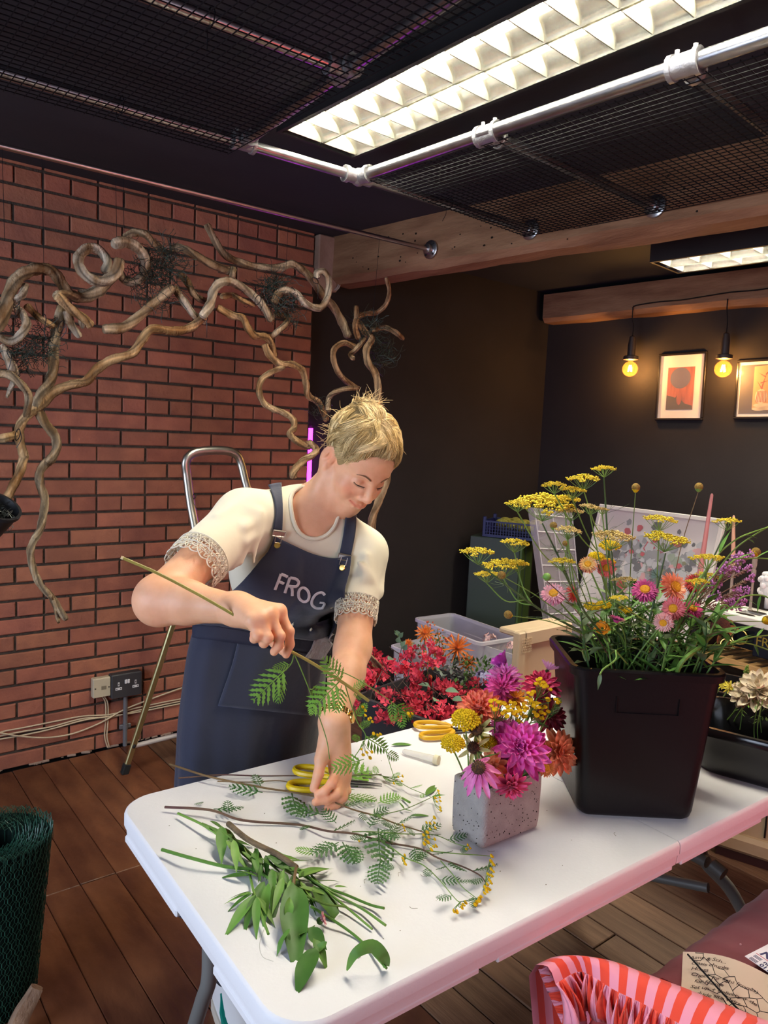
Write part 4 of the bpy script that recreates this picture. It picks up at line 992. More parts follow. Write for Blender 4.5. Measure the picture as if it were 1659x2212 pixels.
def dahlia(t, c, n_, R, pm, rings=6, n0=13, dome=.35, centre=None, name='petal', shallow=0.0, jitter=.12, pw=1.0):
    """double flower: rings of single petals, each an object"""
    F = frame(n_); k = 0
    for i in range(rings):
        f = i / max(1, rings - 1)                       # 0 outside .. 1 inside
        L = R * (1.0 - .62 * f); el = math.radians(-12 + 78 * f ** 1.15 + shallow); cnt = max(5, int(n0 * (1 - .45 * f))); off = i * .5 * 2 * PI / cnt
        for q in range(cnt):
            a = 2 * PI * q / cnt + off + U(-jitter, jitter); e = el + U(-.1, .1)
            d = F[:, 0] * math.cos(a) * math.cos(e) + F[:, 1] * math.sin(a) * math.cos(e) + F[:, 2] * math.sin(e)
            up = F[:, 2] * math.cos(e) - (F[:, 0] * math.cos(a) + F[:, 1] * math.sin(a)) * math.sin(e)
            place(t, pm, c + F[:, 2] * (R * dome * f * .6 - R * .06) + d * R * .06, d, up, (L * pw * U(.92, 1.06), L * U(.93, 1.05), L), name); k += 1
    if centre: m = MB(); m.ball(c + F[:, 2] * R * .22, (R * .17, R * .17, R * .2), 10, 7, R=F); m.build('flower_centre', centre, t)
    m = MB(); m.ball(c - F[:, 2] * R * .14, (R * .2, R * .2, R * .14), 10, 6, R=F); m.build('sepals', M_stemg, t)
    return F
def ring_petals(m, c, F, R, W, cnt, el, L, cup=.2, off=0.0, curl=.15, j=.08, col=None):
    for q in range(cnt):
        a = 2 * PI * q / cnt + off + U(-j, j); e = el + U(-j, j); ca, sa = math.cos(a), math.sin(a)
        rad = F[:, 0] * ca + F[:, 1] * sa; tan = -F[:, 0] * sa + F[:, 1] * ca; d = rad * math.cos(e) + F[:, 2] * math.sin(e); up = F[:, 2] * math.cos(e) - rad * math.sin(e)
        p = c + rad * R; w = W / 2; l = L * U(.88, 1.08)
        G = [[p - tan * w * .5, p + tan * w * .5], [p + d * l * .5 - tan * w + up * (cup * w), p + d * l * .5 + tan * w + up * (cup * w)], [p + d * l * .85 - tan * w * .7 + up * curl * l, p + d * l * .85 + tan * w * .7 + up * curl * l]]
        tip = p + d * l + up * curl * l * 1.3
        vs = [G[0][0], G[0][1], G[1][1], G[1][0], G[2][1], G[2][0], tip]
        m.add(vs, [(0, 1, 2, 3), (3, 2, 4, 5), (5, 4, 6)], 0, col)
def strawflower(c, n_, R, c_out, c_in, c_mid, root, label, group, open_=1.0, stemr=.0018):
    t = thing('strawflower', root, label, 'flower', group); F = frame(n_); m = MB()
    for i, (el, rr, k, l) in enumerate(((-.55, .30, 30, .72), (-.15, .30, 30, .76), (.2, .30, 28, .72), (.55, .30, 24, .60), (.95 * open_, .28, 18, .46))):
        f = i / 4; col = V(*c_out) * (1 - f) + V(*c_in) * f
        ring_petals(m, c, F, R * rr, R * .13, k, el, R * l, .2, i * .13, -.05, .07, tuple(col * U(.9, 1.1)))
    m.build('bracts', M_vcol, t, True, True)
    m = MB(); m.lathe([(R * .36, 0), (R * .38, R * .10), (R * .30, R * .20), (R * .1, R * .22), (0.0001, R * .2)], 16, c + F[:, 2] * R * .05, F); m.ball(c - F[:, 2] * R * .1, (R * .34, R * .34, R * .25), 10, 6, R=F)
    m.build('flower_centre', c_mid, t)
    m = MB(); m.tube(stem_path(root, c - F[:, 2] * R * .2, .015), stemr, 6); m.build('stem', M_stemg, t)
    return t
M_vcol = mat('petal_tinted', (1, 1, 1), .6, attr='Col', spec=.25, sheen=.1)
M_yarrow = mat('yarrow_yellow', (.70, .48, .012), .75, col2=(.50, .32, .008), scale=160, bump=.5, spec=.15)
M_tansyy = mat('tansy_yellow', (.74, .46, .008), .7, bump=.5, bscale=500, spec=.15)
M_fenn = mat('fennel_yellow', (.74, .56, .04), .8, col2=(.56, .44, .05), scale=120, spec=.15)
M_fenn2 = mat('faded_fennel', (.52, .38, .10), .8, col2=(.55, .42, .20), scale=120, spec=.15)
M_orangec = mat('orange_centre', (.75, .33, .01), .75, bump=.5, bscale=400); M_cone = mat('dark_cone', (.045, .018, .010), .7, col2=(.20, .08, .015), scale=300, bump=.6, contrast=(.45, .7))
M_brownball = mat('brown_seed_ball', (.20, .105, .02), .85, col2=(.30, .19, .03), scale=300, bump=.6, bscale=500)
def umbel(t, c, n_, R, mt, k=16, florets=16, st=None, cone=.9, flat=.25):
    F = frame(n_); m = MB(); s_ = MB(); base = c - F[:, 2] * R * cone
    for i in range(k):
        r = R * math.sqrt((i + .5) / k); a = i * 2.399; p = c + F[:, 0] * math.cos(a) * r + F[:, 1] * math.sin(a) * r + F[:, 2] * (-flat * r * r / R + U(-.06, .06) * R)
        s_.tube(smooth_path([base, base * .4 + p * .6 - F[:, 2] * R * .06, p], 2), .0006, 3, caps=False); fr_ = R * .9 / math.sqrt(k)
        for q in range(florets):
            a2 = q * 2.399; rr = fr_ * math.sqrt((q + .3) / florets); pp_ = p + F[:, 0] * math.cos(a2) * rr + F[:, 1] * math.sin(a2) * rr + F[:, 2] * (.10 * R + U(-.09, .09) * R)
            sz = fr_ * .25 * U(.8, 1.25); m.ball(pp_, (sz, sz, sz * .8), 5, 3, R=F)
    m.build('florets', mt, t)['kind'] = 'stuff'; s_.build('rays', st or M_stemg, t)['kind'] = 'stuff'
    return base
def yarrow(t, c, n_, R, mt, k=70, thick=.35):
    F = frame(n_); m = MB()
    for i in range(k):
        r = R * math.sqrt((i + .5) / k); a = i * 2.399; p = c + F[:, 0] * math.cos(a) * r + F[:, 1] * math.sin(a) * r + F[:, 2] * (R * thick * (1 - (r / R) ** 2) + U(-.03, .03) * R)
        s_ = R * 1.25 / math.sqrt(k) * U(.8, 1.15); m.ball(p, (s_, s_, s_), 6, 4, R=F)
    for k2 in range(9):
        a = k2 * .7; m.tube([c - F[:, 2] * R * .55, c + (F[:, 0] * math.cos(a) + F[:, 1] * math.sin(a)) * R * .55], .0010, 4)
    m.build('florets', mt, t)['kind'] = 'stuff'
    return c - F[:, 2] * R * .55
def button_cluster(t, pts, r, mt, n_, base, stm=None):
    m = MB(); s_ = MB()
    for p in pts:
        F = frame(nrm(np.asarray(n_) + V(U(-.3, .3), U(-.3, .3), U(-.2, .3)))); q = r * U(.85, 1.15)
        m.lathe([(q * .55, -q * .7), (q * .95, -q * .25), (q, 0), (q * .85, q * .18), (q * .3, q * .10), (.0001, q * .12)], 9, p, F)
        s_.tube(smooth_path([base, np.asarray(base) * .45 + np.asarray(p) * .55 - F[:, 2] * .006, p - F[:, 2] * q * .6], 2), .0007, 3, caps=False)
    m.build('button_flowers', mt, t)['kind'] = 'stuff'; s_.build('flower_stalks', stm or M_stemg, t)['kind'] = 'stuff'
L_lance = leaf_mesh('leaf', .075, .013, M_leafm, .3, .12); L_lanced = leaf_mesh('leaf', .08, .015, M_leafd, .3, .2); L_light = leaf_mesh('leaf', .075, .012, M_leafl, .3, .1)
L_grey = leaf_mesh('leaf', .07, .016, M_greyl, .25, .25, wav=.1); L_broad = leaf_mesh('leaf', .085, .036, M_leafd, .18, .2, wav=.04); L_broadl = leaf_mesh('leaf', .06, .024, M_leafm, .2, .35, wav=.08)
F_tansy = pinnate_mesh('pinnate_leaf', .058, M_tansyl, 6, .36, curl=-.04); F_fresh = pinnate_mesh('pinnate_leaf', .06, M_fresh, 7, .42); F_small = pinnate_mesh('pinnate_leaf', .032, M_tansyl, 6, .4, False, curl=-.03); F_pale = pinnate_mesh('pinnate_leaf', .045, M_fresh, 7, .35, False, curl=-.03)
# ------------------------------------------------------------------ flowers in the concrete vase
def v5(x, y): return (840 + x / 3.95, 1400 + y / 3.95)
CAMP = V(0, 0, HC); camR = RW @ V(1, 0, 0); camU = RW @ V(0, -1, 0)
def toward(c, r=0.0, u=0.0): return nrm(nrm(CAMP - c) + camR * r + camU * u)
def px2m(c, px): return px * np.dot(c - CAMP, RW @ V(0, 0, 1)) / F_PX
vroot = lambda a=0, b=0: vasC + vex * a + vey * b + V(0, 0, .10)
GV = 'flowers in the concrete vase'
P_mag = petal_mesh('petal', pmat('magenta_petal', (.80, .06, .42), (.88, .22, .58)), W=.40, cup=.35, curl=.12, point=.8)
P_cor = petal_mesh('petal', pmat('coral_petal', (.90, .33, .18), (.94, .54, .30)), W=.40, cup=.35, curl=.12, point=.8)
P_red = petal_mesh('petal', pmat('red_coral_petal', (.82, .15, .12), (.90, .34, .16)), W=.38, cup=.35, curl=.12, point=.8)
P_lil = petal_mesh('petal', pmat('lilac_pink_petal', (.60, .12, .42), (.74, .28, .55)), W=.30, cup=.3, curl=.15, point=.8)
P_hot = petal_mesh('petal', pmat('hot_pink_petal', (.62, .04, .26), (.75, .12, .38)), W=.30, cup=.3, curl=.1, point=.8)
P_ras = petal_mesh('petal', pmat('raspberry_petal', (.66, .05, .14), (.74, .10, .26)), W=.36, cup=.35, curl=.1, point=.8)
P_wine = petal_mesh('petal', pmat('wine_petal', (.30, .025, .06), (.42, .05, .09)), W=.36, cup=.4, curl=.1, point=.8)
P_ora = petal_mesh('petal', pmat('orange_petal', (.80, .26, .02), (.86, .42, .03)), W=.26, cup=.3, curl=.1, point=.7)
P_cosm = petal_mesh('petal', pmat('cosmos_petal', (.36, .02, .30), (.50, .06, .42)), W=.72, cup=.12, curl=.08, point=.75)
P_echi = petal_mesh('petal', pmat('coneflower_petal', (.62, .12, .36), (.72, .26, .48)), W=.30, cup=.2, curl=-.05, point=.75)
P_grn = petal_mesh('petal', pmat('greenish_petal', (.40, .36, .10), (.55, .42, .22)), W=.34, cup=.4, curl=.2, point=.75)
P_pale = petal_mesh('petal', pmat('pale_pink_petal', (.66, .25, .48), (.74, .38, .58)), W=.24, cup=.2, curl=.1, point=.75)
C_purp = mat('purple_bud_centre', (.30, .03, .22), .6); C_corc = mat('coral_bud_centre', (.62, .17, .12), .6)
def vdahlia(px, py, y, Rpx, rn, un, pm, label, rings=6, n0=13, cen=None, root=(0, 0), pw=1.0, sh=0.0):
    c = at_y(px, py, y); R = px2m(c, Rpx); n_ = toward(c, rn, un); t = thing('dahlia', vroot(*root), label, 'flower', GV)
    dahlia(t, c, n_, R, pm, rings, n0, centre=cen, pw=pw, shallow=sh)
    m = MB(); m.tube(smooth_path([vroot(*root), vroot(*root) * .45 + (c - n_ * R * .6) * .55 + V(0, 0, .01), c - n_ * R * .1], 5), .0022, 6); m.build('stem', M_stemg, t); return t
yv = vasC[1]
vdahlia(*v5(1118, 865), yv - .045, 65, .05, .28, P_mag, 'big magenta dahlia at the front of the concrete vase', 7, 15, C_purp, (.0, 0))
vdahlia(*v5(1450, 890), yv - .02, 48, .55, .10, P_cor, 'coral orange dahlia leaning right out of the vase', 6, 14, C_corc, (.05, 0))
vdahlia(*v5(770, 515), yv + .045, 50, -.15, .75, P_red, 'red coral dahlia above the yellow yarrow', 6, 14, C_corc, (-.03, .02))
vdahlia(*v5(985, 245), yv + .10, 40, -.1, 1.6, P_lil, 'lilac pink double dahlia near the top of the vase bouquet', 5, 17, None, (-.01, .03), pw=.9)
vdahlia(*v5(965, 345), yv + .08, 41, -.2, .7, P_hot, 'hot pink dahlia below the lilac pink one', 5, 16, None, (-.01, .02), pw=.9)
vdahlia(*v5(1305, 320), yv + .08, 42, .0, .9, P_ras, 'raspberry dahlia behind the yellow buttons', 6, 14, None, (.04, .03))
vdahlia(*v5(1370, 580), yv + .03, 42, .5, .25, P_wine, 'wine red dahlia beside the black bin', 6, 13, None, (.05, .02))
vdahlia(*v5(870, 1010), yv - .02, 38, -.3, -.1, P_cor, 'coral dahlia tucked behind the drooping coneflower', 5, 12, None, (-.03, 0))
vdahlia(*v5(1045, 1175), yv - .075, 40, .1, -1.1, P_ras, 'coral pink dahlia nodding over the front rim of the vase', 5, 11, None, (0, -.02), pw=1.15)
vdahlia(*v5(1080, 430), yv + .05, 30, .1, 1.5, P_ora, 'spiky orange dahlia among the yellow buttons', 4, 14, None, (.02, .02))
c = at_y(*v5(985, 110), yv + .12); t = thing('cosmos', vroot(-.01, .03), 'dark magenta cosmos, topmost flower over the vase', 'flower', GV)
F = frame(nrm(V(-.15, .5, .75) - camR * .2)); 
for k in range(7):
    a = 2 * PI * k / 7 + .3; d = F[:, 0] * math.cos(a) * .75 + F[:, 1] * math.sin(a) * .75 + F[:, 2] * .66; place(t, P_cosm, c - V(0, 0, .012), d, F[:, 2], px2m(c, 34) * U(.9, 1.1), 'petal')
m = MB(); m.ball(c - V(0, 0, .014), (.007, .007, .008), 8, 6); m.build('sepals', M_stemg, t); m = MB(); m.tube(smooth_path([vroot(-.01, .03), c * .6 + vroot(-.01, .03) * .4 + V(.01, 0, 0), c - V(0, 0, .016)], 5), .0014, 5); m.build('stem', M_stemg, t)
c = at_y(*v5(1355, 190), yv + .10); t = thing('daisy', vroot(.04, .03), 'pale pink daisy seen from the side, right of the cosmos', 'flower', GV); F = frame(nrm(V(.2, .2, .9) + camR * .4))
for k in range(20):
    a = 2 * PI * k / 20; d = F[:, 0] * math.cos(a) + F[:, 1] * math.sin(a) + F[:, 2] * .6; place(t, P_pale, c, d, F[:, 2], px2m(c, 27) * U(.9, 1.1), 'petal')
m = MB(); m.ball(c - F[:, 2] * .004, .006, 8, 6); m.build('sepals', M_stemg, t); m = MB(); m.tube(smooth_path([vroot(.04, .03), c * .5 + vroot(.04, .03) * .5, c], 5), .0014, 5); m.build('stem', M_stemg, t)
c = at_y(*v5(955, 672), yv + .02); 
strawflower(c, toward(c, -.2, .5), px2m(c, 28), (.42, .05, .20), (.40, .08, .25), C_purp, vroot(-.02, .01), 'dusky purple strawflower behind the magenta dahlia', GV)
c = at_y(*v5(1340, 1020), yv - .05); strawflower(c, toward(c, .2, .0), px2m(c, 20), (.75, .22, .10), (.80, .35, .10), M_orangec, vroot(.04, -.01), 'small orange strawflower under the coral dahlia', GV)
# coneflower with drooping petals
def coneflower(c, n_, Rc, pm, L, cnt, el, root, label, a0=0, a1=2 * PI, w=1.0):
    t = thing('coneflower', root, label, 'flower', GV); F = frame(n_)
    m = MB(); m.ball(c, (Rc, Rc, Rc * .85), 14, 10, R=F)
    for i in range(90):
        z = 1 - (i + .5) / 60
        if z < -.4: break
        a = i * 2.399; r = math.sqrt(max(0, 1 - z * z)); d = F[:, 0] * math.cos(a) * r + F[:, 1] * math.sin(a) * r + F[:, 2] * z * .85; m.add([c + d * Rc * .95 + F[:, 0] * .0012, c + d * Rc * .95 + F[:, 1] * .0012, c + d * Rc * .95 - F[:, 0] * .0012, c + d * Rc * 1.22], [(0, 1, 3), (1, 2, 3), (2, 0, 3)])
    m.build('cone', M_cone, t)
    for k in range(cnt):
        a = a0 + (a1 - a0) * k / cnt + U(-.08, .08); e = el + U(-.12, .12); rad = F[:, 0] * math.cos(a) + F[:, 1] * math.sin(a); d = nrm(rad * math.cos(e) + F[:, 2] * math.sin(e))
        place(t, pm, c + rad * Rc * .8 - F[:, 2] * Rc * .3, d, F[:, 2] * math.cos(e) - rad * math.sin(e), (L * w, L * U(.9, 1.1), L), 'petal')
    m = MB(); m.tube(smooth_path([root, root * .5 + c * .5 - F[:, 2] * .01, c - F[:, 2] * Rc * .8], 5), .0024, 6); m.build('stem', M_stemg, t)
c = at_y(*v5(765, 1020), yv - .055); coneflower(c, toward(c, -.15, .85), px2m(c, 15), P_echi, px2m(c, 52), 13, -.78, vroot(-.05, -.01), 'pink coneflower with drooping petals at the vase corner', w=.95)
c = at_y(*v5(748, 700), yv + .0); coneflower(c, toward(c, .2, .75), px2m(c, 13), P_grn, px2m(c, 30), 9, .45, vroot(-.045, 0), 'dark seed cone with greenish young petals, left of the magenta dahlia')
c = at_y(*v5(722, 850), yv + .0); coneflower(c, toward(c, -.2, .3), px2m(c, 13), P_grn, px2m(c, 27), 8, -.2, vroot(-.05, .0), 'dark seed cone with withered petals below the greenish one')
for (x, y, R, dy, rt, lb, mt) in ((655, 612, 31, .02, (-.07, .01), 'broad yellow yarrow head left of the dark seed cones', M_yarrow), (545, 812, 26, .0, (-.075, .0), 'domed yellow yarrow head lowest at the left of the vase', M_yarrow), (835, 800, 21, .01, (-.03, .01), 'small bright yellow yarrow behind the magenta dahlia', M_yarrow)):
    c = at_y(*v5(x, y), yv + dy); t = thing('yarrow', vroot(*rt), lb, 'flower', GV); R = px2m(c, R)
    b = yarrow(t, c, nrm(V(0, 0, 1) + toward(c) * .55), R, mt, 110, .4); m = MB(); m.tube(smooth_path([vroot(*rt), vroot(*rt) * .4 + b * .6 + V(.002, 0, 0), b], 5), .0016, 6); m.build('stem', M_stemg, t)
for (pts, lb, rt) in (([(870, 450), (905, 440), (935, 458), (875, 492), (915, 520), (960, 470), (985, 470), (1015, 500), (990, 540), (970, 556), (1008, 580), (1020, 530), (900, 522), (942, 460)], 'cluster of yellow tansy buttons beside the red coral dahlia', (0, .01)),
                      ([(1040, 460), (1060, 495), (1075, 470), (1045, 530), (1100, 505), (1090, 540), (1120, 530), (1065, 555), (1090, 575), (1130, 560), (1150, 500), (1150, 475), (1160, 530), (1165, 580), (1110, 620), (1130, 640), (1100, 615), (1150, 585), (1180, 510)], 'cluster of yellow tansy buttons over the magenta dahlia', (.02, .01)),
                      ([(1190, 380), (1215, 390), (1235, 370), (1180, 420), (1210, 440), (1205, 470), (1230, 460), (1235, 490), (1260, 470), (1250, 510), (1280, 505), (1290, 475), (1240, 545), (1265, 570), (1300, 545), (1310, 510), (1330, 560), (1360, 540), (1335, 500), (1300, 595), (1260, 575), (1310, 595)], 'cluster of yellow tansy buttons before the wine red dahlia', (.035, .01)),
                      ([(1255, 300), (1270, 270), (1290, 260), (1285, 295), (1300, 315), (1320, 290), (1335, 310), (1325, 330), (1350, 325), (1380, 352)], 'small tansy cluster on the raspberry dahlia', (.04, .02)),
                      ([(1355, 430), (1360, 440), (1420, 435), (1440, 440), (1440, 465), (1460, 455)], 'tansy sprig reaching right towards the black bin', (.05, .0))):
    W_ = [at_y(*v5(x, y), yv - .005 + U(-.012, .012)) for x, y in pts]; base = sum(W_) / len(W_) - V(0, 0, .035) + V(0, .012, 0); t = thing('tansy', vroot(*rt), lb, 'flower', GV)
    button_cluster(t, W_, .0050, M_tansyy, nrm(V(0, 0, 1) + toward(W_[0]) * .8), base); m = MB(); m.tube(smooth_path([vroot(*rt), vroot(*rt) * .5 + base * .5, base], 4), .0014, 5); m.build('stem', M_stemg, t)
    for k in range(4): place(t, F_small, base + V(U(-.01, .01), U(-.01, .01), U(-.02, .01)), V(U(-1, 1), U(-1, .2), U(-.2, .6)), (0, 0, 1), U(.7, 1.0))
for k in range(7):
    r = vroot(U(-.07, .07), U(-.025, .025)); t = thing('foliage_sprig', r, 'green foliage sprig filling the concrete vase', 'foliage', 'foliage sprigs in the concrete vase')
    e = r + V(U(-.03, .03), U(-.03, .03), U(.05, .14)); m = MB(); m.tube(stem_path(r, e, .008), .0014, 5); m.build('stem', M_stemg, t)
    for q in range(5): place(t, L_lanced, r + (e - r) * (.3 + .16 * q), V(U(-1, 1), U(-1, 1), U(.1, .7)), (0, 0, 1), U(.4, .65))

# ------------------------------------------------------------------ flowers in the tall black bin
def h7(x, y): return (1000 + x / 2.517, 980 + y / 2.517)
GB = 'flowers in the black bin'
def broot(a=None, b=None): return binC + bex * (U(-.08, .08) if a is None else a) + bey * (U(-.06, .06) if b is None else b) + V(0, 0, U(.12, .2))
def neck(c):                                           # a point at the bin mouth leading towards c
    d = c - binC; d[2] = 0; L_ = min(.085, np.linalg.norm(d) * .4); return binC + nrm(d) * L_ + V(0, 0, .345)
def btube(t, c, r, mt, root=None, sag=0.0):
    root = broot() if root is None else root; nk = neck(c) + V(U(-.015, .015), U(-.015, .015), 0); mid = nk * .45 + c * .55 + V(U(-.01, .01), U(-.01, .01), .02 + sag)
    P = smooth_path([root, nk, mid, c], 7); m = MB(); m.tube(P, np.linspace(r * 1.3, r * .8, len(P)), 6); m.build('stem', mt, t); return P
YBIN = binC[1]
# fennel stems, several umbels each
fen = [([(770, 75, 24, 0), (660, 128, 32, 0), (605, 190, 26, 0), (500, 165, 24, 1)], .06, 'tall yellow fennel stem, topmost over the bin'),
       ([(440, 255, 62, 0), (300, 265, 24, 0), (560, 240, 30, 1), (590, 310, 26, 2)], .10, 'fennel stem with the broadest flat yellow heads'),
       ([(85, 528, 34, 0), (215, 595, 44, 1), (130, 650, 24, 1), (290, 478, 28, 0), (300, 590, 24, 1)], .12, 'fennel stem leaning far left of the bin'),
       ([(815, 440, 44, 2), (700, 285, 22, 2), (760, 300, 14, 2)], .0, 'pale green fennel stem left of the middle of the bin'),
       ([(1110, 450, 46, 0), (1080, 350, 32, 0)], -.05, 'fennel stem with golden heads before the leaning picture'),
       ([(1440, 360, 26, 0), (1330, 560, 32, 1), (1280, 690, 22, 0)], -.12, 'fennel stem at the right with a small bright yellow head'),
       ([(545, 580, 26, 0), (580, 410, 26, 2), (880, 680, 24, 2)], -.02, 'low fennel stem above the pink strawflower'), ([(1340, 660, 24, 0), (850, 780, 18, 1)], -.08, 'low fennel stem among the purple verbena')]
for heads, dy, lb in fen:
    root = broot(); t = thing('fennel', root, lb, 'flower', 'fennel in the black bin'); cs = [at_y(*h7(x, y), YBIN + dy + U(-.02, .02)) for x, y, r, k in heads]
    top = cs[0]; nk = neck(top); fork = nk * .42 + top * .58 - V(0, 0, .02)
    m = MB(); P = smooth_path([root, nk, fork, top - V(0, 0, px2m(top, heads[0][2]) * .8)], 8); m.tube(P, np.linspace(.0036, .0016, len(P)), 7); m.build('stem', M_stemd, t)
    for (x, y, r, k), c in zip(heads, cs):
        R = px2m(c, r); b = umbel(t, c, nrm(V(U(-.12, .12), U(-.12, .12), 1)), R, (M_fenn, M_fenn, M_fenn2)[k], 22 if r > 40 else 15, 16, cone=.75 if r > 40 else .9)
        if c is not cs[0]:
            j = P[int(len(P) * U(.55, .75))]; m = MB(); m.tube(smooth_path([j, j * .5 + b * .5 - V(0, 0, .02), b], 5), .0014, 5); m.build('side_stem', M_stemg, t)
    for q in range(7):                                  # thread-like leaves
        j = P[int(len(P) * U(.35, .85))]; m = MB()
        for w_ in range(7):
            d = V(U(-1, 1), U(-1, 1), U(-.2, .7)); m.tube(smooth_path([j, j + d * .02, j + d * .04 + V(U(-.012, .012), U(-.012, .012), U(-.01, .01))], 2), .0004, 3, caps=False)
        m.build('thread_leaf', M_stemd, t)
for (x, y, r, dy, lb, mt) in ((940, 183, 9, .0, 'yellow-brown ball on a tall pale stem before the picture', M_brownball), (1283, 180, 9, -.05, 'brown seed ball on a tall dark stem left of the pink candle', M_brownball), (1593, 535, 10, -.10, 'brown seed ball at the right edge of the bin flowers', M_brownball), (245, 875, 9, .06, 'brown seed ball on a curved stem left of the bin', M_brownball), (492, 390, 8, .05, 'brown seed ball in front of the clear drawers', M_brownball), (555, 487, 6, .04, 'small dark seed ball below another by the clear drawers', M_brownball), (210, 660, 9, .08, 'yellowing seed ball under the left fennel heads', M_brownball), (1655, 905, 10, -.15, 'yellow-based seed ball hanging at the right frame edge', M_brownball)):
    c = at_y(*h7(x, y), YBIN + dy); t = thing('seed_ball', broot(), lb, 'flower', 'seed balls in the black bin'); R = px2m(c, r); m = MB(); m.ball(c, R, 14, 10)
    m.build('seed_head', mt, t); m = MB(); d = nrm(neck(c) - c) if y > 400 else V(0, 0, -1); m.lathe([(R * .3, -R * 1.25), (R * .75, -R * .75), (R * .9, -R * .5)], 10, c, frame(-d)); m.build('sepals', M_yarrow if x in (940, 245, 1593, 1655) else M_stemg, t)
    btube(t, c + d * R, .0012, M_stemg if x != 1283 else M_stemb)
c = at_y(*h7(457, 670), YBIN + .04); t = thing('flower_bud', broot(), 'fat green unopened bud above the pink strawflower', 'flower', GB); R = px2m(c, 9); m = MB(); m.ball(c, (R, R, R * .95), 12, 8); m.build('bud', M_leafl, t)
m = MB()
for k in range(6): a = k * PI / 3; m.prism([(-.5, 0), (.5, 0), (0, 1.2)], c + V(math.cos(a), math.sin(a), -.3) * R * .9, V(-math.sin(a), math.cos(a), 0) * R * .6, V(math.cos(a), math.sin(a), .1) * R * .7, V(0, 0, 1), .0006)
m.build('sepals', M_leafm, t, False); btube(t, c - V(0, 0, R), .0013, M_stemp)
pk, pk2, cr, cr2, mg, mg2, dr, yl = (.78, .22, .34), (.85, .50, .55), (.74, .12, .10), (.80, .42, .20), (.46, .02, .16), (.60, .10, .30), (.28, .012, .015), (.86, .62, .20)
SF = [(493, 762, 27, .07, -.1, .75, pk, pk2, 'pink strawflower with a yellow eye at the left of the bin', 1), (680, 602, 20, .03, -.1, .55, cr, yl, 'cream-centred coral strawflower left of the tall stems', 1), (780, 622, 21, .02, .15, .3, cr, (.80, .2, .2), 'coral red strawflower next to the cream-centred one', 1),
      (598, 762, 20, .04, 1.6, .3, (.68, .08, .07), cr, 'red coral strawflower seen side-on beside the pink one', 1.2), (990, 742, 29, -.03, .05, .8, mg, mg2, 'magenta strawflower with a big orange eye, middle of the bin', 1), (1150, 725, 34, -.06, .9, .25, (.80, .16, .10), (.84, .40, .22), 'large coral and peach strawflower turned aside', 1.1),
      (1262, 705, 24, -.08, .2, .7, dr, (.36, .02, .02), 'dark red strawflower with a yellow eye under the verbena', 1), (1145, 842, 26, -.09, -.3, .1, (.76, .10, .16), (.80, .25, .25), 'rosy strawflower below the large coral one', 1.1), (1250, 845, 23, -.10, .5, .9, mg, (.60, .06, .20), 'magenta strawflower with an orange dome, right of the rosy one', 1), (1090, 918, 22, -.10, -.1, -.3, (.74, .30, .30), (.80, .5, .45), 'pale pink strawflower hanging low over the leaves', 1.2)]
for (x, y, r, dy, rn, un, c1, c2, lb, op) in SF:
    c = at_y(*h7(x, y), YBIN + dy); root = broot(); strawflower(c, toward(c, rn, un), px2m(c, r), c1, c2, M_orangec, root, lb, GB, op)
c = at_y(*h7(833, 900), YBIN - .06); t = thing('flower_bud', broot(), 'small purple strawflower bud among the leaves', 'flower', GB); m = MB(); R = px2m(c, 11)
for k in range(4): ring_petals(m, c - V(0, 0, R * .6), frame((.1, -.2, 1)), R * .4, R * .7, 9, .9 + .15 * k, R * (1.5 - .1 * k), .3, k * .3, -.3, .05, (.34, .03, .14))
m.build('bracts', M_vcol, t, True, True); btube(t, c - V(0, 0, R * .6), .0014, M_stemg)
for (x, y, r, dy, lb) in ((800, 500, 22, .02, 'bright yellow yarrow under the pale fennel'), (727, 556, 17, .03, 'yellow yarrow beside the cream-centred strawflower'), (785, 590, 17, .035, 'yellow yarrow behind the coral red strawflower'), (700, 832, 17, .03, 'yellow yarrow low left in the bin'), (765, 822, 16, .02, 'yellow yarrow low in the middle of the bin'), (880, 850, 15, .0, 'small yellow yarrow under the magenta strawflower')):
    c = at_y(*h7(x, y), YBIN + dy); t = thing('yarrow', broot(), lb, 'flower', GB); b = yarrow(t, c, nrm(V(0, 0, 1) + toward(c) * .3), px2m(c, r), M_yarrow, 60, .25); btube(t, b, .0015, M_stemg)
c = at_y(*h7(757, 950), YBIN - .01); t = thing('marigold', broot(), 'plain orange flower deep among the stems', 'flower', GB); m = MB()
for k in range(3): ring_petals(m, c, frame(toward(c, 0, .6)), .003, .010, 12, .1 + .4 * k, px2m(c, 15) * (1 - .2 * k), .2, k * .2, .1, .08, (.80, .30, .01))
m.build('petals', M_vcol, t, True, True)['kind'] = 'stuff'; btube(t, c, .0014, M_stemg)
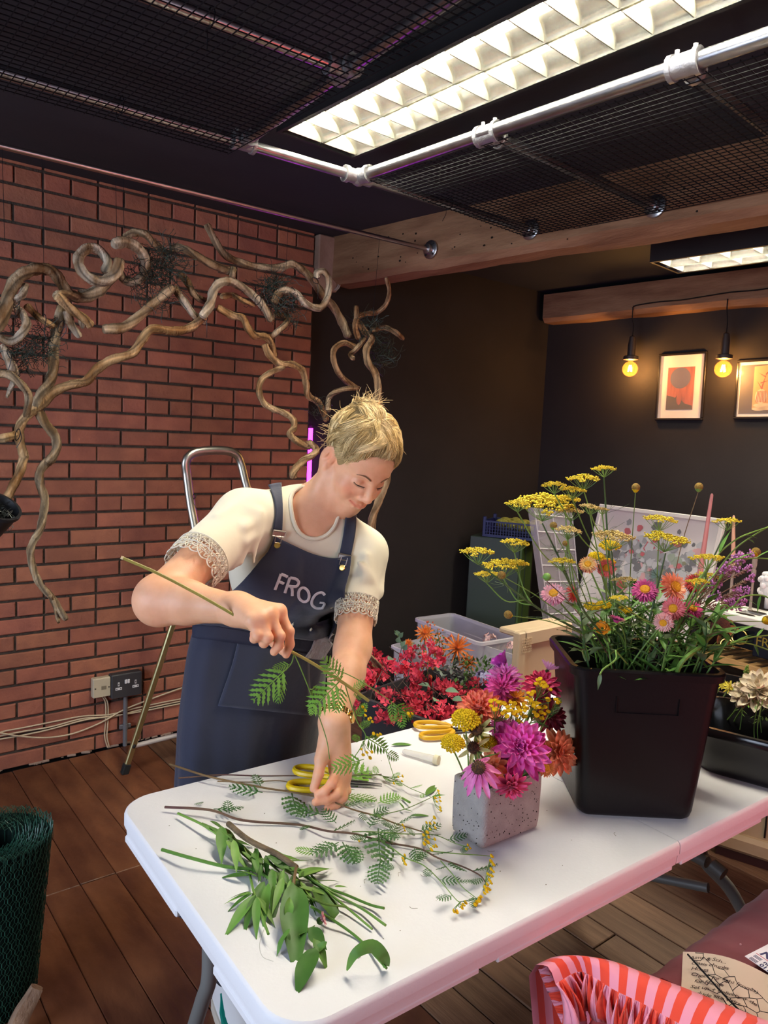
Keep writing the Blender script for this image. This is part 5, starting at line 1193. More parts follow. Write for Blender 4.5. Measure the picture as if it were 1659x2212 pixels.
# dark wilted coneflower at the right
c = at_y(*h7(1400, 940), YBIN - .14); t = thing('coneflower', broot(.07, -.03), 'wilted dark coneflower drooping over the right rim of the bin', 'flower', GB); F = frame(toward(c, .2, .35)); R = px2m(c, 21); m = MB(); m.ball(c, (R, R, R * .6), 14, 8, R=F); m.build('cone', mat('wilted_cone', (.07, .012, .012), .8, col2=(.14, .04, .02), scale=300, bump=.6), t)
P_wilt = petal_mesh('petal', pmat('wilted_petal', (.34, .24, .05), (.22, .09, .04)), W=.34, cup=.3, curl=-.3)
for k in range(11): a = k * 2 * PI / 11; rad = F[:, 0] * math.cos(a) + F[:, 1] * math.sin(a); place(t, P_wilt, c + rad * R * .8, rad - F[:, 2] * U(.2, .8), F[:, 2], R * U(.9, 1.4), 'petal')
P = [binC + bex * .08 + V(0, -.02, .24), at_y(*h7(1180, 1150), YBIN - .14), at_y(*h7(1290, 1050), YBIN - .15), c - F[:, 2] * R * .3]; m = MB(); P = smooth_path(P, 7); m.tube(P, np.linspace(.0052, .004, len(P)), 8); m.build('stem', M_leafl, t)
# long bare stems sweeping right out of the frame
for (pts, lb) in (([(1180, 900), (1330, 620), (1480, 470), (1670, 395)], 'green stem arching up to the right edge'), ([(1200, 880), (1380, 640), (1500, 500), (1680, 385)], 'second green stem arching up to the right edge'), ([(1300, 860), (1450, 600), (1560, 570), (1680, 572)], 'level green stem running out at the right'), ([(1290, 1050), (1420, 1040), (1560, 1000), (1690, 985)], 'green stem lying right across the wooden shelf'), ([(1280, 1080), (1400, 1040), (1540, 1030), (1700, 1080)], 'forked green stem below the others at the right'), ([(1380, 850), (1460, 840), (1520, 780), (1620, 770), (1690, 800)], 'thin looping stem over the white tray')):
    root = broot(.06, -.02); t = thing('garden_shoot', root, lb, 'stem', 'bare stems in the black bin'); W_ = [root + V(0, 0, .15)] + [at_y(*h7(x, y), YBIN - .10 - .02 * i) for i, (x, y) in enumerate(pts)]
    m = MB(); P = smooth_path(W_, 7); m.tube(P, np.linspace(.0026, .0016, len(P)), 6); m.build('stem', M_leafl, t)
    for q in range(3): i = int(len(P) * (.4 + .2 * q)); place(t, L_lance, P[i], P[min(i + 3, len(P) - 1)] - P[i] + V(U(-.02, .02), U(-.02, .02), U(-.03, .02)), (0, 0, 1), U(.5, .8))
# purple verbena
M_verb = mat('verbena_lilac', (.52, .20, .52), .6, rand=.1); M_verbs = mat('verbena_stem', (.16, .08, .08), .7, col2=(.22, .16, .10), scale=30)
for i in range(22):
    ex_, ey_ = (U(1330, 1580), U(540, 830)) if i > 8 else ((1520, 548), (1490, 560), (1560, 620), (1580, 672), (1430, 620), (1405, 700), (1500, 740), (1470, 800), (1440, 835))[i]
    c = at_y(*h7(ex_, ey_), YBIN - .09 + U(-.04, .04)); t = thing('verbena', broot(.06, 0), 'lilac verbena sprig on a purple-brown stem, right of the bin', 'flower', 'purple verbena in the black bin')
    P = btube(t, c, .0011, M_verbs, None, .005); d = nrm(P[-1] - P[-3]); m = MB(); s_ = MB()
    for q in range(26):
        f = q / 26; p = c - d * .075 * f; a = q * 2.4; o_ = nrm(np.cross(d, V(math.cos(a), math.sin(a), .3))) * .006
        if f < .35 and (q % 2 == 0 or f < .15):
            for w_ in range(4): m.ball(p + o_ + V(U(-1, 1), U(-1, 1), U(-1, 1)) * .0035, .0024, 5, 3)
        s_.tube([p, p + o_ * .9 + d * .006], .0012, 4)
    m.build('blossom', M_verb, t)['kind'] = 'stuff'; s_.build('calyx', M_verbs, t)['kind'] = 'stuff'
# leafy stems filling the mouth of the bin
for i in range(34):
    r = binC + bex * U(-.115, .115) + bey * U(-.095, .09) + V(0, 0, .22); e = r + V(U(-.03, .03), U(-.03, .03), U(.14, .24)) + (r - binC) * V(.55, .55, 0)
    lt = i % 3; t = thing('leafy_stem', r, ('leafy green stem crowding the mouth of the bin', 'pale leafy stem crowding the mouth of the bin', 'grey-green leafy stem crowding the mouth of the bin')[lt], 'stem', 'leafy stems in the black bin')
    P = stem_path(r, e, .02, 4); m = MB(); m.tube(P, np.linspace(.0024, .0014, len(P)), 6); m.build('stem', (M_stemg, M_leafl, M_stemd)[lt], t)
    for q in range(9):
        p = P[min(len(P) - 1, int(len(P) * (.50 + .055 * q)))]; a = q * 2.4 + i; place(t, (L_lance, L_light, L_grey)[lt] if q % 4 else L_lanced, p, V(math.cos(a), math.sin(a), U(.25, 1.0)), (0, 0, 1), U(.7, 1.25))
c0 = at_y(*h7(830, 1070), YBIN - .16); t = thing('withered_shoot', binC + V(0, 0, .3), 'withered leaf hanging down over the front rim of the bin', 'leaf'); m = MB(); P = smooth_path([c0, at_y(*h7(830, 1120), YBIN - .17), at_y(*h7(765, 1170), YBIN - .17), at_y(*h7(745, 1200), YBIN - .172)], 4); m.tube(np.r_[[binC + V(0, 0, .3)], P], .0016, 5); m.build('stem', M_leafl, t); place(t, L_grey, P[-2], P[-1] - P[-4] + V(0, 0, -.03), toward(c0), .45)
# ------------------------------------------------------------------ cut stems lying on the table
c8 = lambda x, y: (200 + x / 2.37, 1600 + y / 2.37)
c3 = lambda x, y: (560 + x / 3.19, 1640 + y / 3.19)
def tz(p, h=.006): return at_z(p[0], p[1], ZT + h)
def lay(pts, h): return [tz(p, h + .006 * math.sin(i * 1.7)) for i, p in enumerate(pts)]
def table_stem(name, pts, r0, r1, mt, label, cat='stem', h=.010, group=None):
    W_ = lay(pts, h); P = smooth_path(W_, 6); t = thing(name, P[0] * V(1, 1, 0) + V(0, 0, ZT), label, cat, group)
    m = MB(); m.tube(P, np.linspace(r0, r1, len(P)), 7); m.build('stem', mt, t); return t, P
def side(t, pts, r, mt, h=.012):
    P = smooth_path(lay(pts, h), 5); m = MB(); m.tube(P, np.linspace(r, r * .6, len(P)), 5); m.build('side_stem', mt, t); return P
def buttons_at(t, pxs, base, h=.012, r=.0046):
    W_ = [tz(p, h + U(0, .010)) for p in pxs]; button_cluster(t, W_, r, M_tansyy, nrm(V(.6, -.3, .6)), base)
def fronds(t, P, k, s=(.7, 1.1), me=None, f0=.15, f1=.95):
    for q in range(k):
        i = int((len(P) - 1) * (f0 + (f1 - f0) * q / max(1, k - 1))); d = nrm(P[min(i + 1, len(P) - 1)] - P[max(0, i - 1)]); sd = V(-d[1], d[0], 0) * (1 if q % 2 else -1)
        dirn = nrm(d * U(.3, .9) + sd * U(.5, 1) + V(0, 0, U(-.02, .30))); place(t, me or F_tansy, P[i], dirn, V(U(-.5, .5), U(-.5, .5), 1), U(*s))
def frond_px(t, a, b, me=None, h=.012, s=None):
    A, B = tz(a, h), tz(b, h + .004); me = me or F_tansy; L_ = np.linalg.norm(B - A); base = {F_tansy.name: .058, F_fresh.name: .06, F_small.name: .032, F_pale.name: .045}[me.name]
    place(t, me, A, B - A, (U(-.3, .3), U(-.3, .3), 1), L_ / base)
t, P = table_stem('tansy', [c8(395, 120), c8(600, 185), c8(870, 240), c8(1010, 262), c8(1180, 295), c3(640, 345), c3(800, 390), c3(930, 440), c3(1060, 480), c3(1140, 505)], .0026, .0012, M_stemb, 'tansy with a long brown stem lying beyond the fingers of the left hand', 'flower')
buttons_at(t, [c3(*q) for q in ((1155, 435), (1180, 440), (1210, 400), (1210, 435), (1215, 470), (1180, 480), (1160, 500), (1135, 520), (1145, 555), (1165, 570), (1140, 580), (1170, 535), (1212, 550), (1222, 595), (1190, 620), (1205, 600))], P[-1], .02, .0042)
fronds(t, P, 8, (.6, .95), None, .45, .95); frond_px(t, c8(870, 265), c8(700, 240)); frond_px(t, c8(860, 230), c8(830, 175), F_small); frond_px(t, c8(1020, 270), c8(1050, 400)); frond_px(t, c8(1180, 380), c8(1010, 330)); frond_px(t, c3(530, 440), c3(440, 350), F_tansy)
Q = side(t, [c3(760, 385), c3(850, 380), c3(1000, 345), c3(1130, 290), c3(1200, 255)], .0011, M_stemg); buttons_at(t, [c3(*q) for q in ((1215, 265), (1240, 235), (1245, 260), (1250, 285), (1225, 290), (1235, 215), (1250, 330), (1252, 350))], Q[-1], .014, .0036); fronds(t, Q, 3, (.4, .6), L_lance)
t, P = table_stem('tansy', [c8(440, 192), c8(650, 175), c8(840, 180), c8(1010, 180), c8(1250, 178), c8(1480, 172)], .0018, .0012, M_stemp, 'tansy with a straight purple stem lying behind the yellow scissors', 'flower', .006)
Q = side(t, [c8(1300, 185), c8(1430, 175), c3(850, 115), c3(950, 150), c3(1040, 200), c3(1180, 258)], .0011, M_stemg); buttons_at(t, [c3(*q) for q in ((960, 120), (940, 150), (990, 115), (930, 165), (985, 150))], Q[10], .012, .0034); fronds(t, Q, 7, (.5, .8), F_pale); frond_px(t, c8(1180, 230), c8(1420, 130), F_fresh); frond_px(t, c8(1270, 290), c8(1450, 290), F_fresh); frond_px(t, c8(1460, 320), c8(1570, 270), F_fresh)
t, P = table_stem('cut_twig', [c8(640, 208), c8(800, 212), c8(960, 205), c8(1060, 232)], .0014, .0010, M_stemb, 'thin bare brown twig in front of the yellow scissors handles', 'stem', .005)
t, P = table_stem('tansy', [c8(370, 340), c8(600, 355), c8(770, 408), c8(1050, 430), c3(470, 495), c3(660, 515), c3(860, 570), c3(1100, 615), c3(1230, 680), c3(1400, 740), c3(1520, 800), c3(1560, 850)], .0028, .0012, M_stemp, 'longest tansy spray, purple-stemmed, lying across the middle of the table', 'flower')
buttons_at(t, [c3(*q) for q in ((1605, 665), (1600, 700), (1615, 720), (1600, 755), (1615, 770), (1605, 800), (1590, 830), (1600, 850), (1575, 860), (1560, 880), (1570, 905), (1555, 920), (1585, 890), (1580, 790))], P[-1], .014, .0044)
fronds(t, P, 9, (.6, 1.0), None, .3, .95); frond_px(t, c8(620, 350), c8(770, 350)); frond_px(t, c8(700, 370), c8(690, 310), F_small); frond_px(t, c8(1260, 520), c8(1120, 590)); frond_px(t, c8(1280, 520), c8(1340, 640)); frond_px(t, c3(545, 590), c3(390, 640)); frond_px(t, c3(390, 640), c3(250, 620), F_pale); frond_px(t, c3(600, 590), c3(690, 720)); frond_px(t, c3(820, 480), c3(830, 720), F_tansy); frond_px(t, c3(835, 700), c3(810, 870)); frond_px(t, c3(840, 690), c3(910, 770)); frond_px(t, c3(830, 480), c3(960, 560)); frond_px(t, c3(760, 470), c3(830, 370))
Q = side(t, [c3(640, 500), c3(779, 500), c3(1000, 515), c3(1200, 520), c3(1350, 580), c3(1440, 605)], .0011, M_stemg); buttons_at(t, [c3(*q) for q in ((1440, 590), (1455, 610), (1430, 620))], Q[-3], .012, .0030); fronds(t, Q, 5, (.5, .8))
Q = side(t, [c3(1150, 630), c3(1350, 650), c3(1500, 660), c3(1590, 668)], .0012, M_stemg)
Q = side(t, [c3(900, 600), c3(1010, 680), c3(1130, 730), c3(1240, 830), c3(1350, 960), c3(1390, 990)], .0012, M_stemg); buttons_at(t, [c3(*q) for q in ((1425, 985), (1410, 1000), (1400, 1020), (1365, 1050), (1345, 1045))], Q[-2], .010, .0038); fronds(t, Q, 6, (.4, .7)); buttons_at(t, [c3(*q) for q in ((990, 680), (1005, 660), (1010, 720), (1000, 700))], Q[5], .012, .0036)
Q = side(t, [c3(1250, 700), c3(1330, 790), c3(1400, 880), c3(1500, 960)], .0011, M_stemg); buttons_at(t, [c3(*q) for q in ((1530, 945), (1515, 975), (1500, 985), (1490, 1000), (1520, 960))], Q[-1], .010, .0040); fronds(t, Q, 3, (.4, .7))
buttons_at(t, [c3(*q) for q in ((1000, 470), (1005, 490), (990, 450), (700, 550), (690, 560))], P[34], .012, .0030)
# leafy zinnia bundle at the near left
Lb = L_broad; GZ = 'leafy green stems bundled on the near half of the table'
def leafs_px(t, L, h=.012):
    for (a, b, me, w) in L:
        A, B = tz(c8(*a), h + U(0, .012)), tz(c8(*b), h * .6); l0 = {L_lance.name: .075, L_lanced.name: .08, L_light.name: .075, L_grey.name: .07, L_broad.name: .085, L_broadl.name: .06}[me.name]; s_ = np.linalg.norm(B - A) / l0
        place(t, me, A, B - A, (U(-.5, .5), U(-.5, .5), 1), (s_ * w, s_, s_))
t, P = table_stem('woody_twig', [c8(695, 425), c8(800, 510), c8(940, 580), c8(1045, 650)], .0055, .0050, M_bark, 'thick brown-barked twig lying on top of the green bundle', 'stem', .032)
m = MB(); m.tube(smooth_path(lay([c8(1042, 648), c8(1030, 720), c8(1020, 800)], .028), 4), .0028, 6); m.build('side_stem', M_stemb, t)
m = MB(); m.tube(smooth_path(lay([c8(1050, 655), c8(1150, 730), c8(1250, 790), c8(1380, 860), c8(1500, 945)], .014), 5), .0022, 6); m.build('side_stem', M_leafl, t)
leafs_px(t, [((1030, 730), (1040, 1160), L_broad, .62), ((1010, 800), (1000, 960), L_broadl, .7)], .03)
t, P = table_stem('zinnia', [c8(355, 558), c8(500, 600), c8(680, 645), c8(830, 665), c8(960, 740)], .0032, .0030, M_leafm, 'bright green bare stem end pointing left from the bundle', 'stem', .012)
leafs_px(t, [((800, 690), (632, 680), L_lanced, .9), ((850, 700), (700, 640), L_lance, .8), ((880, 720), (780, 900), L_lanced, 1), ((900, 730), (860, 960), L_lance, 1), ((930, 740), (940, 930), L_lanced, 1.1)])
t, P = table_stem('zinnia', [c8(437, 372), c8(570, 435), c8(700, 530), c8(790, 650), c8(830, 790), c8(900, 990)], .0026, .0022, M_leafl, 'green stem with a dark cut node at its left end', 'stem', .010)
leafs_px(t, [((830, 790), (660, 1000), L_lance, 1.1), ((835, 790), (760, 980), L_lanced, 1), ((840, 800), (835, 1010), L_lance, 1), ((820, 780), (672, 860), L_lanced, 1), ((815, 775), (668, 825), L_light, .9), ((845, 800), (940, 940), L_light, 1), ((810, 770), (690, 800), L_light, .8), ((570, 440), (700, 480), L_lance, 1), ((600, 410), (690, 450), L_lanced, 1.4)])
t, P = table_stem('zinnia', [c8(560, 425), c8(680, 480), c8(800, 570), c8(900, 660), c8(1000, 740), c8(1170, 830), c8(1300, 850)], .0026, .0018, M_stemg, 'leafy stem running through the middle of the bundle', 'stem', .018)
for q in range(48):
    a = (U(660, 1100), 0); x = a[0]; y = 470 + (x - 680) * .62 + U(-30, 50); an = U(-.4, 1.9); l = U(90, 190); leafs_px(t, [((x, y), (x + l * math.cos(an), y + l * math.sin(an)), (L_lance, L_light, L_lanced)[q % 3], U(.9, 1.4))], .022)
t, P = table_stem('zinnia', [c8(1060, 680), c8(1180, 745), c8(1300, 790), c8(1420, 840), c8(1492, 858)], .0024, .0022, M_leafm, 'green stem end pointing right, uppermost of the bundle', 'stem', .012)
leafs_px(t, [((1130, 740), (1300, 935), L_broad, .9), ((1100, 720), (1240, 770), L_lanced, 1), ((1240, 748), (1310, 740), L_lance, 1.3), ((1140, 725), (1265, 700), L_lance, .8), ((1000, 590), (1055, 610), L_light, 1)])
t, P = table_stem('zinnia', [c8(1120, 690), c8(1200, 770), c8(1320, 870), c8(1432, 965)], .0020, .0018, M_leafl, 'yellowish green stem end pointing right, below the uppermost', 'stem', .010)
leafs_px(t, [((1040, 700), (1110, 900), L_lanced, 1), ((1060, 720), (1160, 880), L_lance, 1)])
t, P = table_stem('zinnia', [c8(1120, 850), c8(1200, 900), c8(1300, 965), c8(1390, 1040), c8(1505, 1165)], .0024, .0020, M_leafm, 'green stem with one big curled leaf at the near end', 'stem', .008)
A = [tz(c8(1505, 1160), .004), tz(c8(1490, 1105), .028), tz(c8(1430, 1052), .042), tz(c8(1345, 1090), .036), tz(c8(1300, 1180), .006)]; A = smooth_path(A, 5); G = []
for i, p in enumerate(A):
    f = i / (len(A) - 1); d = nrm(A[min(i + 1, len(A) - 1)] - A[max(0, i - 1)]); sd = nrm(np.cross(d, nrm(p - CAMP))); w_ = .0088 * math.sin(PI * min(1, .10 + .9 * f)) ** .7 + .0006; G.append([p - sd * w_, p - sd * w_ * .5 + V(0, 0, .001), p + V(0, 0, .002), p + sd * w_ * .5 + V(0, 0, .001), p + sd * w_])
m = MB(); m.grid(np.array(G)); m.build('leaf', M_leafm, t, 'all')
t, P = table_stem('zinnia', [c8(1020, 760), c8(1050, 860), c8(1090, 950), c8(1130, 1020)], .0030, .0022, M_stemg, 'stem with the broadest leaves, nearest the table corner', 'stem', .016)
leafs_px(t, [((1140, 1060), (1025, 1280), L_broad, 1.0), ((1110, 960), (1200, 1060), L_broad, 1.3), ((1060, 1000), (1130, 885), L_broadl, 1.0), ((1010, 965), (915, 1080), L_broadl, .8), ((1130, 1010), (1220, 1160), L_broadl, .7), ((1200, 1030), (1095, 1105), L_broadl, .8), ((990, 970), (1010, 1060), L_broad, .9)], .016)
c = tz(c8(1175, 912), .016); t = thing('zinnia_bud', c - V(0, 0, .012), 'closed pink bud among the broad leaves on the table', 'flower'); m = MB()
for k in range(4): ring_petals(m, c - V(.004, 0, 0), frame((.6, -.4, .3)), .003, .006, 8, 1.0 + .1 * k, .011 - .001 * k, .4, k * .4, -.3, .05, (.45, .12, .18) if k % 2 else (.65, .42, .42))
m.build('petals', M_vcol, t, True, True)['kind'] = 'stuff'; m = MB(); m.ball(c - V(.004, 0, .002), .006, 8, 6); m.build('sepals', M_leafd, t)
for (a, b, lb) in ((c8(1528, 22), c8(1672, 12), 'loose narrow leaf lying behind the clear vial'), (c3(1145, 250), c3(1250, 145), 'narrow leaf lying at the left face of the vase'), (c3(1040, 390), c3(1190, 378), 'thin leaf scrap before the vase corner'), (c3(1000, 345), c3(1062, 358), 'short leaf scrap left of the vase')):
    A, B = tz(a, .004), tz(b, .004); t = thing('loose_leaf', (A + B) / 2 * V(1, 1, 0) + V(0, 0, ZT), lb, 'leaf'); l = np.linalg.norm(B - A); place(t, L_lance, A, B - A, (.1, -.2, 1), l / .075)
m = MB(); P = smooth_path(lay([c3(985, 268), c3(1038, 298)], .004), 3); m.tube(P, .0024, 6); tag(m.build('stem_offcut', M_leafl), 'short cut-off piece of green stem near the vase', 'stem')
m = MB(); m.tube(smooth_path([tz(c8(880, 960), .02), tz(c8(855, 1040), .012), tz(c8(870, 1105), .003), tz(c8(925, 1130), .003)], 5), .0004, 4); tag(m.build('fibre', mat('pale_fibre', (.4, .4, .36), .7)), 'fine curling fibre on the table under the bundle', 'fibre')
t = thing('leaf_scrap', tz(c8(545, 322), 0), 'torn scrap of tansy leaf near the far table corner', 'leaf'); place(t, F_small, tz(c8(520, 325), .003), V(.5, -.3, .1), (0, 0, 1), .6)

# ------------------------------------------------------------------ tansy held in the right hand
Yh = lambda px: 1.37 - .00042 * (px - 262) if px < 520 else 1.2616 - .00026 * (px - 520)
H_ = lambda x, y, dy=0.0: at_y(x, y, Yh(x) + dy)
hold = thing('tansy', H_(620, 1400), 'tansy stem held in the right hand, its leafy end over the table', 'flower')
HP = [H_(262, 1204), H_(340, 1238), H_(430, 1285), H_(520, 1337), H_(575, 1372), H_(612, 1398), H_(660, 1424), H_(700, 1448), H_(755, 1484), H_(796, 1514)]
P = smooth_path(HP, 5); m = MB(); m.tube(P, np.linspace(.0030, .0034, len(P)), 8); m.build('stem', lmat('olive_stem', (.22, .17, .04), (.30, .27, .06), scale=12), hold)
m = MB(); m.tube([HP[0] - nrm(HP[1] - HP[0]) * .0006, HP[0] + nrm(HP[1] - HP[0]) * .004], .0033, 8); m.build('cut_end', mat('cut_stem', (.70, .55, .30), .7), hold)
def hs(pts, r, dy=0.0, mt=None):
    Q = smooth_path([H_(*p) + V(0, 0, 0) for p in pts], 5); m = MB(); m.tube(Q, np.linspace(r, r * .65, len(Q)), 6); m.build('side_stem', mt or M_leafl, hold); return Q
def hf(a, b, me=F_fresh, w=1.0, dy=0.0, up=None):
    A, B = H_(*a), at_y(b[0], b[1], Yh(a[0]) + dy); l0 = {F_fresh.name: .06, F_tansy.name: .058, F_small.name: .032, F_pale.name: .045}[me.name]; s_ = np.linalg.norm(B - A) / l0; place(hold, me, A, B - A, toward(A) if up is None else up, (s_ * w, s_, s_))
Q = hs([(635, 1412), (648, 1440), (668, 1490), (690, 1550), (706, 1600), (712, 1640)], .0014)
Q2 = hs([(635, 1412), (630, 1432), (618, 1448)], .0012); hf((622, 1442), (548, 1512), F_fresh, 1.0); hf((612, 1450), (600, 1520), F_fresh, .6); hf((628, 1434), (590, 1446), F_fresh, .8)
hf((668, 1488), (705, 1500), F_pale); hf((676, 1510), (672, 1545), F_pale); hf((735, 1470), (672, 1535), F_fresh, 1.1); hf((742, 1475), (700, 1425), F_fresh, .9); hf((738, 1480), (725, 1540), F_fresh); hf((760, 1490), (790, 1472), F_fresh, .9); hf((765, 1492), (780, 1510), F_pale)
Q3 = hs([(690, 1438), (740, 1452), (790, 1478), (840, 1512), (868, 1532)], .0012); hf((850, 1520), (895, 1552), F_fresh, .7); hf((845, 1515), (850, 1560), F_pale, .8); hf((860, 1530), (870, 1572), F_pale)
Q4 = hs([(745, 1478), (758, 1520), (772, 1560), (790, 1590), (776, 1620), (750, 1655)], .0013); hf((768, 1550), (792, 1520), F_pale); hf((775, 1570), (800, 1560), F_pale); hf((780, 1600), (760, 1590), F_pale); hf((786, 1640), (720, 1660), F_fresh, .8); hf((790, 1592), (835, 1620), F_pale)
Q5 = hs([(790, 1590), (815, 1600), (832, 1620), (845, 1660), (855, 1690)], .0010); hf((835, 1625), (860, 1640), F_pale)
for pxs, b in ((((792, 1546), (800, 1550), (804, 1558), (797, 1553)), (785, 1575)), (((782, 1618), (792, 1624), (800, 1622), (788, 1632), (797, 1635)), (785, 1600)), (((808, 1585), (822, 1585), (820, 1590)), (800, 1592)), (((880, 1540), (888, 1548), (892, 1542)), (868, 1532)), (((786, 1528), (790, 1534)), (785, 1550))):
    button_cluster(hold, [H_(*p) + V(0, U(-.006, .006), 0) for p in pxs], .0040, M_tansyy, nrm(V(.3, -.5, .7)), H_(*b))
# ------------------------------------------------------------------ boxes of artificial flowers behind the table
M_clear = mat('clear_box_plastic', (.72, .74, .80), .25, alpha=.34, spec=.5, bump=.1, bscale=60)
M_clearr = mat('clear_box_rim', (.80, .80, .84), .3, alpha=.62, spec=.5)
M_dbox = mat('dark_grey_box', (.045, .045, .050), .55, spec=.35)
def open_box(name, c, ex, w, l, h, m_, mr, label, wall=.004, taper=.92, r=.03, rimh=.02, ribs=True):
    ex = nrm(ex); ey = np.cross(V(0, 0, 1), ex); t = thing(name, c, label, 'box'); m = MB()
    f = lambda k, d: rrect(w * (taper + (1 - taper) * k) - 2 * d, l * (taper + (1 - taper) * k) - 2 * d, max(.005, r - d))
    loft(m, [(f(0, .01), 0), (f(0, 0), .008), (f(.5, 0), h * .5), (f(1, 0), h), (f(1, wall), h), (f(.5, wall), h * .5), (f(0, wall), .012)], c, ex, ey); m.build('box_body', m_, t)
    m = MB(); loft(m, [(f(1, -.002), h - rimh), (f(1, -.012), h - rimh + .002), (f(1, -.012), h - .002), (f(1, -.006), h), (f(1, wall * .5), h)], c, ex, ey, capb=False, capt=False); m.build('rim', mr, t)
    if ribs:
        m = MB()
        for s_ in (-1, 1):
            a = .35 * w; q = [(-a, h * .2), (a, h * .2), (a, h * .72), (a - .03, h * .8), (-a + .03, h * .8), (-a, h * .72)]
            for i in range(6):
                A, B = q[i], q[(i + 1) % 6]; k = lambda z: s_ * (l * (taper + (1 - taper) * z / h) / 2 + .001)
                m.tube([c + ex * A[0] + ey * k(A[1]) + V(0, 0, A[1]), c + ex * B[0] + ey * k(B[1]) + V(0, 0, B[1])], .003, 4)
            a = .35 * l; q = [(-a, h * .2), (a, h * .2), (a, h * .72), (a - .03, h * .8), (-a + .03, h * .8), (-a, h * .72)]
            for i in range(6):
                A, B = q[i], q[(i + 1) % 6]; k = lambda z: s_ * (w * (taper + (1 - taper) * z / h) / 2 + .001)
                m.tube([c + ey * A[0] + ex * k(A[1]) + V(0, 0, A[1]), c + ey * B[0] + ex * k(B[1]) + V(0, 0, B[1])], .003, 4)
        m.build('moulded_rib', mr, t)['kind'] = 'stuff'
    return t
zr = .47
a, b, d = at_z(899, 1335, zr), at_z(978, 1324, zr), at_z(1122, 1374, zr); ey_ = nrm(d - b); l_ = np.linalg.norm(d - b); w_ = abs(np.dot(a - b, V(-ey_[1], ey_[0], 0))) + .0; exb2 = V(ey_[1], -ey_[0], 0); exb2 = -exb2 if np.dot(exb2, a - b) < 0 else exb2
cc_ = (b + ey_ * l_ / 2 + exb2 * w_ / 2) * V(1, 1, 0); open_box('storage_box', cc_, ey_, l_, w_, zr, M_clear, M_clearr, 'large clear plastic storage box in front of the green cabinet')
zb = .445
a, b = at_z(842, 1393, zb), at_z(948, 1375, zb); open_box('storage_box', V((a[0] + b[0]) / 2 + .06, (a[1] + b[1]) / 2 - .30, 0), V(.06, -1, 0), .62, .42, zb, M_clear, M_clearr, 'clear plastic box overflowing with orange artificial flowers')
zd = .50
a, b = at_z(786, 1508, zd), at_z(926, 1557, zd); e_ = nrm(b - a); nrm_ = V(-e_[1], e_[0], 0); nrm_ = nrm_ if nrm_[0] > 0 else -nrm_
bc = a + e_ * .19 + nrm_ * .27; bc = bc * V(1, 1, 0); open_box('storage_box', bc, e_, .46, .52, zd, M_dbox, M_dbox, 'dark grey storage box heaped with red artificial bougainvillea', ribs=False)
M_bract = mat('bougainvillea_red', (.62, .015, .055), .55, col2=(.75, .05, .10), scale=12, rand=.2, sheen=.2); M_silk = mat('silk_leaf', (.13, .22, .14), .6, rand=.2); M_dstem = mat('dark_silk_stem', (.06, .035, .03), .7)
def bract_cluster(m, c, r, k):
    for i in range(k):
        p = c + V(U(-1, 1), U(-1, 1), U(-.6, .8)) * r; F = frame(V(U(-1, 1), U(-1, 1), U(-.2, 1))); s_ = U(.012, .019)
        for q in range(3):
            a = q * 2.1 + U(-.2, .2); d = F[:, 0] * math.cos(a) + F[:, 1] * math.sin(a); sd = np.cross(F[:, 2], d)
            m.add([p, p + d * s_ * .6 + sd * s_ * .55 + F[:, 2] * s_ * .35, p + d * s_ * 1.3 + F[:, 2] * s_ * .55, p + d * s_ * .6 - sd * s_ * .55 + F[:, 2] * s_ * .35], [(0, 1, 2, 3)])
sprays = [(760, 1440), (800, 1420), (840, 1435), (790, 1480), (850, 1480), (890, 1460), (905, 1500), (850, 1520), (930, 1530), (900, 1440), (960, 1500), (985, 1480), (870, 1410), (815, 1450), (940, 1465), (760, 1470), (975, 1535)]
silk = leaf_mesh('leaf', .06, .045, M_silk, .15, .2)
for i, (px, py) in enumerate(sprays):
    zz = zd + .02; c = at_z(px, py, zz); root = V(c[0] * .8 + bc[0] * .2, c[1] * .8 + bc[1] * .2, zd - .06)
    t = thing('bougainvillea_spray', root, 'artificial red bougainvillea spray heaped in the dark grey box', 'flower', 'bougainvillea sprays in the dark box'); m = MB()
    for q in range(5): bract_cluster(m, c + V(U(-.07, .07), U(-.07, .07), U(-.06, .01)), .030, 9)
    m.build('bracts', M_bract, t, False)['kind'] = 'stuff'
    m = MB()
    for q in range(4): m.tube(smooth_path([root, root * .5 + c * .5 + V(U(-.04, .04), U(-.04, .04), 0), c + V(U(-.09, .09), U(-.09, .09), U(-.02, .05))], 4), .002, 4)
    m.build('stem', M_dstem, t)['kind'] = 'stuff'
    if i % 2 == 0: place(t, silk, c + V(U(-.03, .03), U(-.03, .03), .03), V(U(-1, 1), U(-1, 0), .2), (0, -.4, 1), U(.7, 1.1))
t = thing('bougainvillea_spray', at_z(868, 1440, .50), 'dark red spray standing up between the two flower boxes', 'flower', 'bougainvillea sprays in the dark box')
m = MB()
for (px, py) in ((925, 1395), (940, 1410), (915, 1420), (950, 1425), (930, 1440)): bract_cluster(m, at_z(px, py, .58), .03, 10)
m.build('bracts', M_bract, t, False)['kind'] = 'stuff'; m = MB(); m.tube(stem_path(at_z(925, 1460, .45), at_z(925, 1400, .58), .02), .002, 4); m.build('stem', M_dstem, t)
